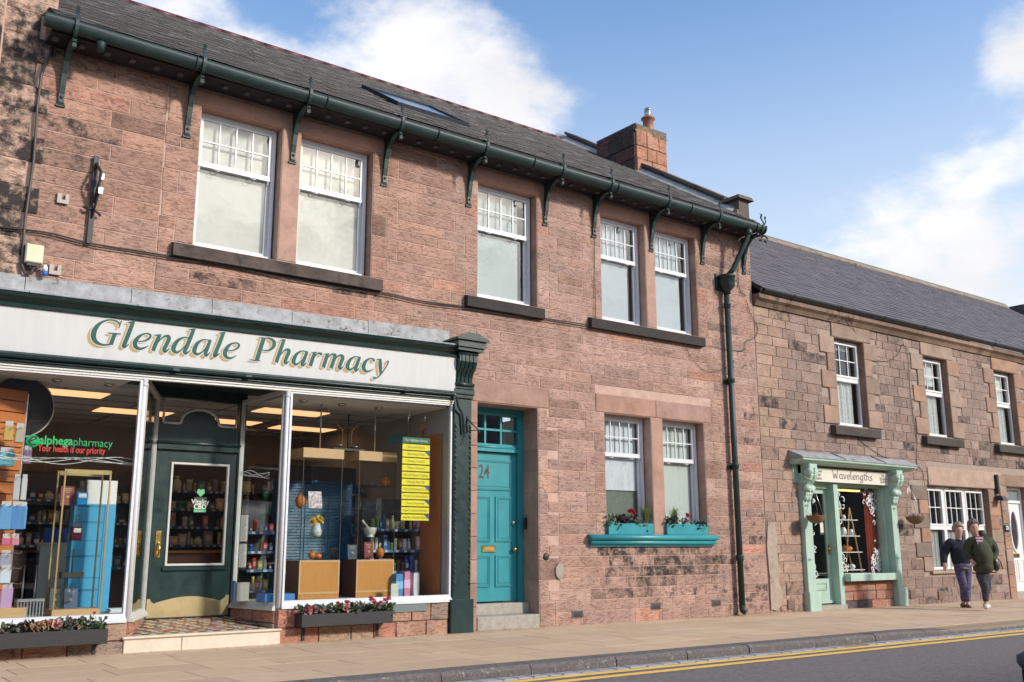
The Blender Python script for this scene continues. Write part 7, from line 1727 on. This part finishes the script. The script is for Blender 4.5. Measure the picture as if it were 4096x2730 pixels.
# ================================================================ planters and plants
GRNS = ((.05, .10, .03), (.07, .12, .04), (.04, .08, .03), (.09, .11, .06), (.10, .13, .10))
LEAF = mat('leaf', rough=.6, var=.2, vs=20, tint=True)
def leafy(mb, x, y, z, n, rx, rz_, size, cols, droop=0.0):
    for k in range(n):
        p = Vector((x + U(-rx, rx), y + U(-.06, .05), z + U(0, rz_) - droop * R.random())); e = Vector((U(-1, 1), U(-1.2, .4), U(-.3, 1))).normalized() * size * U(.8, 1.5); s = e.cross(Vector((U(-1, 1), U(-1, 1), U(-1, 1)))).normalized() * size * .42
        c = R.choice(cols); q = U(.7, 1.2); c = (c[0] * q, c[1] * q, c[2] * q, 0)
        mb.add([p, p + e * .5 + s, p + e, p + e * .5 - s], [(0, 1, 2, 3)], c)
def bloom(x, y, z, r, col, k=12):
    mb = MB(); r = r * 1.35
    for i in range(k):
        e = Vector((U(-1, 1), U(-1, .3), U(-.3, 1))).normalized(); a = e.orthogonal().normalized(); b = e.cross(a); c = Vector((x, y, z)); q = U(.75, 1.15)
        mb.add([c + e * r * .2, c + e * r * .8 + a * r * .5, c + e * r, c + e * r * .8 - a * r * .5], [(0, 1, 2, 3)], (col[0] * q, col[1] * q, col[2] * q, 0)); mb.add([c, c + e * r * .7 + b * r * .45, c + e * r * .95, c + e * r * .7 - b * r * .45], [(0, 1, 2, 3)], (col[0] * q * .85, col[1] * q * .85, col[2] * q * .85, 0))
    return mb
def plant(name, lab, x, y, z, n, rx, rz_, size, cols, blooms=(), droop=0.0, group=None):
    t = thing(name, lab, 'plant', (x, y, z), group); mb = MB(); leafy(mb, x, y, z, n, rx, rz_, size, cols, droop); mb.build('foliage', LEAF, t)
    for (dx, dz, r_, c) in blooms:
        bloom(x + dx, y - .05, z + dz, r_, c).build('flower_head', LEAF, t); MB().tube([(x + dx * .6, y, z), (x + dx, y - .04, z + dz)], .003, 4).build('stem', MATS.get('stem_green'), t)
def grass(lab, x, y, z, h, n=70):
    t = thing('grass_tuft', lab, 'plant', (x, y, z)); mb = MB()
    for k in range(n):
        th = U(0, 6.28); l_ = h * U(.6, 1.1); o = U(.2, .75); d = Vector((math.cos(th), math.sin(th), 0)); p = Vector((x + U(-.03, .03), y + U(-.03, .03), z)); s = Vector((-d.y, d.x, 0)) * .003
        p1 = p + d * l_ * o * .35 + Vector((0, 0, l_ * .7)); p2 = p + d * l_ * o + Vector((0, 0, l_ * (1 - o * .4))); q = U(.8, 1.2); c = (.13 * q, .19 * q, .05 * q, 0)
        mb.add([p - s, p + s, p1 + s, p1 - s], [(0, 1, 2, 3)], c); mb.add([p1 - s, p1 + s, p2], [(0, 1, 2)], c)
    mb.build('blades', LEAF, t)
def planter(x0, x1, y0, y1, z0, z1, m, name, lab, soil=True):
    t = thing(name, lab, 'planter', ((x0 + x1) / 2, (y0 + y1) / 2, z0)); b = .018
    MB().bbox(x0, x1, y0, y0 + b, z0, z1, .004).build('front_board', m, t); MB().box(x0, x1, y1 - b, y1, z0, z1).build('back_board', m, t); MB().box(x0, x0 + b, y0 + b, y1 - b, z0 + .001, z1 - .001).build('end_board', m, t); MB().box(x1 - b, x1, y0 + b, y1 - b, z0 + .001, z1 - .001).build('end_board', m, t)
    MB().box(x0 + b, x1 - b, y0 + b, y1 - b, z0 + .002, z1 - .04).build('soil', mat('soil', (.03, .02, .015), .95, var=.3, vs=40, bump=.8), t); return t
BW = mat('weathered_black_board', (.022, .023, .024), .65, var=.5, vs=5, vstretch=(1, 1, 9), bump=.3, bs=20, dirt=((.16, .16, .15), .66, 10))
PK = (.62, .10, .20); PP = (.66, .36, .34); RD = (.55, .05, .10)
# black box below the right window
a = at(900 + 720 / 2.353, 2000 + 1222 / 2.353, -.36); b = at(900 + 1582 / 2.353, 2000 + 1140 / 2.353, -.36)
zb_, zt_ = (a.z + b.z) / 2 + .0, (a.z + b.z) / 2 + .155
pb1 = planter(a.x, b.x, -.36, -.14, zb_, zt_, BW, 'flower_box', 'weathered black wooden flower box under the display cabinets')
for xx in (a.x + .12, b.x - .12): MB().box(xx - .02, xx + .02, -.16, -.14, .04, zb_ + .04).build('support_leg', BW, pb1)
cols = GRNS
L = b.x - a.x
bl_ = [(.08, 'pink paper rose and leaves at the left end of the right black flower box', [(0, .07, .05, PP), (.06, .08, .045, RD), (-.04, .1, .03, PK)]), (.24, 'grey leaved plant with a pale rose in the right black flower box', [(.0, .07, .04, PP)]), (.38, 'green leafy plant trailing in the right black flower box', [(.02, .15, .025, PK)]), (.50, 'large pale pink rose among leaves in the right black flower box', [(-.02, .08, .055, PP), (.0, .16, .03, PK)]), (.63, 'blue grey leaved plant in the right black flower box', []), (.76, 'pink cyclamen in the middle of tall leaves in the right black flower box', [(.02, .17, .03, PK), (.05, .13, .03, PK), (0, .2, .025, PK)]), (.92, 'pink cyclamen at the right end of the right black flower box', [(.0, .16, .03, PK), (.06, .18, .03, PK), (-.06, .13, .028, PK)])]
for i, (q, lb, bm) in enumerate(bl_):
    plant('flowering_plant', lb, a.x + L * q, -.25, zt_ - .03, 90, .14, .13, .06, ((.12, .15, .15), (.10, .12, .11), (.07, .10, .05)) if i in (1, 4) else cols, bm, .03)
# black box below the left window
a = at(0, 2050 + 1195 / 2.139, -.38); b = at(920 / 2.139, 2050 + 1105 / 2.139, -.38)
zb_ = (a.z + b.z) / 2; zt_ = zb_ + .16
pb2 = planter(.9, b.x, -.38, -.14, zb_, zt_, BW, 'flower_box', 'weathered black wooden flower box under the glass case window')
for xx in (1.4, b.x - .08): MB().box(xx - .02, xx + .02, -.16, -.14, .04, zb_ + .04).build('support_leg', BW, pb2)
for i, (px_, lb, bm, cl) in enumerate(((330, 'dried tan blooms beside a coral rose in the left black flower box', [(0, .08, .05, (.42, .27, .16)), (.06, .10, .04, (.60, .22, .16)), (-.05, .05, .05, (.40, .25, .15))], ((.26, .17, .10), (.20, .13, .08))), (470, 'large pale pink rose among grey leaves in the left black flower box', [(.0, .08, .06, PP)], ((.12, .15, .15), (.10, .13, .12))), (600, 'dark leaved plant with small pink buds in the left black flower box', [(.05, .06, .03, PP)], ((.10, .08, .07), (.06, .08, .05))), (760, 'green leafy sprigs at the right end of the left black flower box', [(.03, .2, .015, RD)], cols), (130, 'low dark plant behind the left board of the left black flower box', [], ((.06, .08, .05), (.08, .06, .05))))):
    p = at(px_ / 2.139, 2050 + 1000 / 2.139, -.27); plant('flowering_plant', lb, p.x, -.27, zt_ - .03, 90, .15, .13, .06, cl, bm, .02)
# teal boxes on the painted sill
def r6(x, y, Y): return at(2350 + x / 2.4127, 1600 + y / 2.4127, Y)
for k, (xa_, xb_) in enumerate(((200, 640), (765, 1168))):
    a, b = r6(xa_ + 8, 1310, -.07), r6(xb_, 1305, -.07); z0_ = 1.394; z1_ = z0_ + .185
    planter(a.x, b.x, -.07, .13, z0_, z1_, TEAL, 'window_box', ['teal window box under the curtained sash of the twin lower windows', 'teal window box under the plain blind of the twin lower windows'][k])
    L = b.x - a.x
    if k == 0:
        plant('trailing_plant', 'silvery trailing plant at the left end of the teal box under the curtain', a.x + .1, -.02, z1_ - .02, 150, .13, .18, .045, ((.10, .15, .10), (.08, .12, .06)), (), .16)
        plant('heuchera', 'dark purple leaved plant beside the silvery trailer in the teal box', a.x + .32, .0, z1_ - .02, 90, .12, .15, .06, ((.05, .025, .03), (.07, .04, .04)), (), .02)
        plant('cyclamen', 'red cyclamen standing in the teal box under the curtain', a.x + L * .52, .0, z1_ - .02, 80, .13, .12, .055, ((.06, .08, .06), (.10, .11, .09)), [(-.04, .2, .04, RD), (.02, .22, .035, RD), (.07, .19, .035, RD), (-.01, .24, .03, RD)], .02)
        plant('trailing_plant', 'pale variegated plant beside the grass in the teal box under the curtain', a.x + L * .72, -.02, z1_ - .02, 80, .12, .12, .05, ((.16, .18, .12), (.10, .12, .08)), (), .1)
        grass('wispy grass tuft at the right end of the teal box under the curtain', a.x + L * .9, .02, z1_ - .03, .40, 120)
    else:
        plant('trailing_plant', 'dark green plant at the left end of the teal box under the plain blind', a.x + .12, -.01, z1_ - .02, 100, .13, .14, .06, ((.03, .06, .03), (.05, .06, .05)), (), .08)
        grass('wispy grass tuft in the teal box under the plain blind', a.x + L * .27, .02, z1_ - .03, .38, 120)
        plant('cyclamen', 'white and red cyclamen in the teal box under the plain blind', a.x + L * .5, .0, z1_ - .02, 70, .12, .11, .05, ((.30, .30, .30), (.10, .12, .1)), [(.0, .17, .04, RD), (.04, .15, .035, RD)], .02)
        plant('trailing_plant', 'dark ivy hanging over the right end of the teal box under the plain blind', a.x + L * .8, -.02, z1_ - .02, 110, .14, .10, .05, ((.03, .05, .03), (.05, .03, .035)), (), .16)

# ================================================================ people
CRh = Vector((CR.x, CR.y, 0)).normalized(); FW = Vector((-CD.x, -CD.y, 0)).normalized()
def skin(name, pts, edges, m, parent, base, sub=2, root=0, grow=1.22):
    """pts: (right, toward camera, up, radius) joints of one continuous surface"""
    me = bpy.data.meshes.new(name); me.from_pydata([tuple(CRh * p[0] + FW * p[1] + Vector((0, 0, p[2]))) for p in pts], edges, [])
    o = bpy.data.objects.new(name, me); link(o, parent)
    s = o.modifiers.new('Skin', 'SKIN'); s.use_smooth_shade = True
    ly = me.skin_vertices[0] if me.skin_vertices else None
    if ly is None:
        bm_ = __import__('bmesh').new(); bm_.from_mesh(me); bm_.verts.layers.skin.verify(); bm_.to_mesh(me); bm_.free(); ly = me.skin_vertices[0]
    for i, p in enumerate(pts):
        r_ = p[3]; ly.data[i].radius = tuple(q * grow for q in r_) if isinstance(r_, tuple) else (r_ * grow, r_ * grow); ly.data[i].use_root = (i == root)
    su = o.modifiers.new('Sub', 'SUBSURF'); su.levels = sub; su.render_levels = sub
    me.materials.append(m); ORG[o.name] = base
    return o
SKIN = mat('skin', (.50, .27, .20), .5, var=.05)
K = .00141
def chain(n, start=0): return [(i, i + 1) for i in range(start, start + n - 1)]
def rel(cx, fy): return lambda x, y, d=0.0, r=.05: ((x - cx + .098 * (fy - y)) * K, d, (fy - y) * K, r)
def ball_part(name, m, par, base, x, d, z, r, sq=(1, 1, 1), n=14):
    c = CRh * x + FW * d + Vector((0, 0, z)) + base; return MB().ball(c, r, n, sq).build(name, m, par)
def person(label, foot_px, joints, top_m, leg_m, shoe_m, hair_m, top_name, hem, look, extra):
    g = atz(3690 + foot_px[0] / 3.6453, 2050 + foot_px[1] / 3.6453, gz(19.5)); base = Vector((g.x, g.y, gz(g.x)))
    t = thing('person', label, 'person', base)
    j = joints; f = rel(foot_px[0], foot_px[1])
    # one continuous body: pelvis, spine, neck, head; arms; legs
    P = [f(*j['pelvis'], 0, (.10, .085)), f(*j['waist'], .01, (.10, .08)), f(*j['chest'], .02, (.115, .09)), f(*j['neck0'], .02, .055), f(*j['neck1'], .035, .052), f(*j['jaw'], .05, (.066, .072)), f(*j['brow'], .055, (.076, .088)), f(*j['crown'], .035, (.058, .07))]
    E = chain(8); sk = list(P); ed = list(E)
    def limb(pts, frm):
        k = len(sk); sk.extend(pts); ed.append((frm, k)); ed.extend(chain(len(pts), k)); return k
    for s in ('l', 'r'):
        sh, el, wr, ha = j['sh' + s], j['el' + s], j['wr' + s], j['ha' + s]
        k = limb([f(*sh[:2], sh[2], .036), f(*el[:2], el[2], .032), f(*wr[:2], wr[2], .028), f(*ha[:2], ha[2], (.036, .02))], 2)
        h0 = sk[-1]
        for q in range(4): limb([(h0[0] + (q - 1.5) * .016, h0[1] + .012, h0[2] - .045, .0085), (h0[0] + (q - 1.5) * .017, h0[1] + .022, h0[2] - .085 + abs(q - 1.5) * .008, .007)], k + 3)
        limb([(h0[0] + (.035 if s == 'l' else -.035), h0[1] + .03, h0[2] - .01, .0095), (h0[0] + (.04 if s == 'l' else -.04), h0[1] + .04, h0[2] - .045, .008)], k + 2)
        hp, kn, an, to = j['hp' + s], j['kn' + s], j['an' + s], j['to' + s]
        limb([f(*hp[:2], hp[2], .07), f(*kn[:2], kn[2], .048), f(*an[:2], an[2], .036), f(*to[:2], to[2], .034)], 0)
    body = skin('body', sk, ed, SKIN, t, base, grow=1.08)
    # trousers
    lk = [f(*j['pelvis'], 0, (.150, .125)), f(j['pelvis'][0], j['pelvis'][1] - 75, 0, (.14, .12))]; le = [(0, 1)]
    for s in ('l', 'r'):
        k = len(lk); hp, kn, an, to = j['hp' + s], j['kn' + s], j['an' + s], j['to' + s]
        mid = ((kn[0] + an[0]) / 2, kn[1] + (an[1] - kn[1]) * .3, (kn[2] + an[2]) / 2)
        lk += [f(*hp[:2], hp[2], .10), f(*kn[:2], kn[2], .070), f(*mid[:2], mid[2] - .01, .062), f(*an[:2], an[2], .044)]; le += [(0, k)] + chain(4, k)
    skin('leggings', lk, le, leg_m, t, base)
    for s in ('l', 'r'):
        an, to = j['an' + s], j['to' + s]
        skin('shoe', [f(an[0], an[1] + 25, an[2] - .055, .04), f((an[0] + to[0]) / 2, an[1] + 40, (an[2] + to[2]) / 2, (.046, .042)), f(to[0], to[1], to[2] + .05, (.045, .03))], chain(3), shoe_m, t, base)
    # top garment with sleeves
    tk = [f(j['hem'][0], j['hem'][1] + 28, .0, hem), f(*j['waist'], .01, (hem[0] * .97, hem[1])), f(*j['chest'], .02, (.185, .135)), f(j['neck0'][0], j['neck0'][1] + 18, .015, .095), f(j['neck0'][0], j['neck0'][1] - 8, .018, .07)]; te = chain(5)
    for s in ('l', 'r'):
        sh, el, wr = j['sh' + s], j['el' + s], j['wr' + s]; k = len(tk)
        ch = j['chest']; tk += [f(ch[0] + (sh[0] - ch[0]) * .55, sh[1] + 25, .01, (.115, .11)), f(*sh[:2], sh[2], .095), f(*el[:2], el[2], .074), f(*wr[:2], wr[2], .050)]; te += [(2, k)] + chain(4, k)
    skin(top_name, tk, te, top_m, t, base)
    # head details
    hx, hz0 = f(*j['brow'])[0], f(*j['brow'])[2]
    for s in (-1, 1):
        ball_part('eye', mat('eye_dark', (.03, .025, .02), .2), t, base, hx + s * .03 + look, .135, hz0 - .005, .009)
    skin('nose', [(hx + look, .135, hz0 - .0, .008), (hx + look * 1.2, .158, hz0 - .04, .012)], [(0, 1)], SKIN, t, base, 1)
    ball_part('mouth', mat('lip', (.36, .12, .10), .5), t, base, hx + look, .128, hz0 - .085, .018, (1.2, .5, .35))
    hm = MB(); c = CRh * hx + FW * .03 + Vector((0, 0, hz0 + .035)) + base
    for k in range(220):
        th, ph = U(0, 6.28), U(-.2, 1.5); e = Vector((math.cos(th) * math.cos(ph), math.sin(th) * math.cos(ph), math.sin(ph)))
        if e.dot(FW) > .35 and e.z < .55: continue
        if e.dot(FW) > -.1 and e.z < 0: continue
        p = c + Vector((e.x * .092, e.y * .096, e.z * .098 - (.06 if e.dot(FW) < -.2 else 0) * R.random())); hm.ball(p, U(.018, .03), 6, (1, 1, U(.9, 1.7)))
    hm.build('hair', hair_m, t)
    extra(t, base, f)
    return t
NAVY = mat('navy_fleece', (.012, .015, .032), .85, var=.3, vs=60); PLUM = mat('purple_speckled_leggings', (.035, .03, .085), .75, var=.3, vs=40, col2=(.13, .11, .22))
BLKL = mat('dark_speckled_leggings', (.015, .017, .026), .75, var=.3, vs=40, col2=(.06, .065, .085)); OLIVE = mat('olive_parka', (.036, .042, .020), .8, var=.3, vs=12, bump=.4, bs=14, bdist=.03)
j1 = dict(pelvis=(585, 800), waist=(560, 690), chest=(530, 540), neck0=(520, 430), neck1=(516, 400), jaw=(512, 350), brow=(510, 285), crown=(512, 225), hem=(575, 800),
          shl=(385, 470, 0), ell=(318, 640, -.03), wrl=(305, 770, .04), hal=(300, 815, .06), shr=(655, 475, 0), elr=(705, 640, -.02), wrr=(730, 750, .06), har=(735, 775, .09),
          hpl=(540, 850, .0), knl=(580, 1080, .06), anl=(600, 1320, .0), tol=(560, 1370, .06), hpr=(640, 850, -.0), knr=(635, 1080, .04), anr=(630, 1325, .10), tor=(625, 1385, .16))
def ex1(t, base, f):
    skin('shirt_hem', [f(580, 845, 0, (.172, .13)), f(580, 820, 0, (.175, .132))], [(0, 1)], mat('lime_shirt', (.38, .42, .12), .8), t, base, 1)
person('person in a dark navy fleece and purple speckled leggings, walking arm in arm', (600, 1388), j1, NAVY, PLUM, mat('dark_trainer', (.05, .03, .03), .6, col2=(.25, .09, .07), vs=14), mat('fair_hair', (.30, .23, .16), .7, var=.3, vs=60), 'fleece', (.17, .125), -.012, ex1)
j2 = dict(pelvis=(890, 880), waist=(860, 720), chest=(830, 560), neck0=(790, 440), neck1=(770, 410), jaw=(752, 370), brow=(745, 305), crown=(752, 245), hem=(895, 900),
          shl=(700, 500, 0), ell=(670, 660, -.02), wrl=(705, 760, .06), hal=(715, 785, .09), shr=(985, 490, 0), elr=(1075, 660, -.05), wrr=(985, 770, .07), har=(950, 785, .09),
          hpl=(850, 930, 0), knl=(900, 1120, .05), anl=(905, 1330, .06), tol=(880, 1405, .12), hpr=(930, 930, 0), knr=(925, 1120, .02), anr=(930, 1325, -.02), tor=(945, 1395, .04))
def ex2(t, base, f):
    mb = MB()
    for i in range(11):
        y = 450 + i * 19; hw = 66 * (1 - i / 13)
        for x_, sgn in ((0, 1),):
            a, b = f(790 - hw * .9 + i * 1, y, .165, 0), f(790 + hw * .8 + i * 1, y, .165, 0); c = (.55, .50, .52, 0) if i % 2 else (.22, .04, .12, 0)
            pa = [base + CRh * q[0] + FW * q[1] + Vector((0, 0, q[2])) for q in (a, b)]; dz = Vector((0, 0, 19 * K)); bk = FW * -.03
            mb.hexa([pa[0], pa[1], pa[1] + bk, pa[0] + bk, pa[0] + dz, pa[1] + dz, pa[1] + bk + dz, pa[0] + bk + dz], c)
    mb.build('striped_top', TINT, t)
    skin('hood', [f(850, 430, -.05, .06), f(900, 415, -.07, .075), f(960, 450, -.05, .06)], chain(3), OLIVE, t, base, 1)
    skin('parka_skirt', [f(870, 720, 0, (.19, .15)), f(885, 830, 0, (.20, .16)), f(905, 950, 0, (.215, .17))], [(0, 1), (1, 2)], OLIVE, t, base, 1)
    for x_ in (945, 800): skin('pocket_flap', [f(x_ - 22, 800, .16, .018), f(x_ + 22, 805, .16, .018)], [(0, 1)], OLIVE, t, base, 1)
person('person in an olive parka over a striped top, dark leggings and white trainers', (915, 1435), j2, OLIVE, BLKL, mat('white_trainer', (.62, .60, .54), .6, var=.15), mat('grey_hair', (.16, .14, .13), .7, var=.4, vs=60), 'parka', (.195, .15), -.02, ex2)
g = atz(3690 + 915 / 3.6453, 2050 + 1435 / 3.6453, gz(19.1)); bb_ = Vector((g.x, g.y, gz(g.x))); f2 = rel(915, 1435)
def wp(q): return bb_ + CRh * q[0] + FW * q[1] + Vector((0, 0, q[2]))
hbg = thing('shoulder_bag', 'dark brown bag hanging at the hip of the olive parka', 'bag', wp(f2(1090, 910, -.08)))
p = wp(f2(1095, 830, -.08)); MB().ball(p, .1, 12, (.8, .7, 1.15)).build('bag_body', mat('brown_bag', (.035, .026, .022), .6), hbg); MB().tube([wp(f2(1120, 740, -.08)), wp(f2(1150, 780, -.06)), wp(f2(1180, 880, -.06))], .01, 5).build('strap', BLACK, hbg); MB().tube([wp(f2(1060, 740, -.05)), wp(f2(1075, 760, -.03)), wp(f2(1095, 775, -.02))], .02, 5).build('paper_corner', PVC, hbg)
# dark post at the road edge
v = ray(4104, 2640).normalized(); pp = CAM + v * 4.6
bo = thing('bollard', 'black plastic post with a pale capped top at the road side', 'post', (pp.x + .07, pp.y, gz(pp.x) + RZ))
zt_ = (CAM + ray(4085, 2602).normalized() * 4.6).z; bx2, by2 = pp.x + .075, pp.y - .03
MB().lathe((bx2, by2, gz(bx2) + RZ), [(.10, 0), (.085, .05), (.08, zt_ - .02 - gz(bx2) - RZ - .06)], 16).build('shaft', mat('matt_black', (.012, .012, .013), .85, spec=.15), bo); MB().lathe((bx2, by2, zt_ - .075), [(.08, 0), (.095, .02), (.095, .05), (.06, .07)], 16).build('cap', mat('pale_cap', (.07, .075, .08), .75, spec=.2), bo)
# leaf litter at the foot of the wall
mb = MB()
for k in range(500):
    x = R.choice((U(8.1, 10), U(10, 15), U(3, 8), U(8.2, 9.2))); y = -.0 - abs(R.gauss(0, .16)) - (.2 if x < 8.1 else .03)
    e = Vector((U(-1, 1), U(-1, 1), U(0, .4))).normalized() * U(.008, .022); s = Vector((-e.y, e.x, 0)) * .4; p = Vector((x, y, gz(x) + .004)); c = R.choice(((.20, .13, .08), (.30, .22, .14), (.10, .07, .05)))
    mb.add([p - s, p + e * .5 - s + Vector((0, 0, .002)), p + e, p + s], [(0, 1, 2, 3)], (*c, 0))
o = mb.build('leaf_litter', TINT); o['kind'] = 'stuff'; tag(o, 'small dry leaf crumbs scattered along the foot of the wall', 'leaf litter')
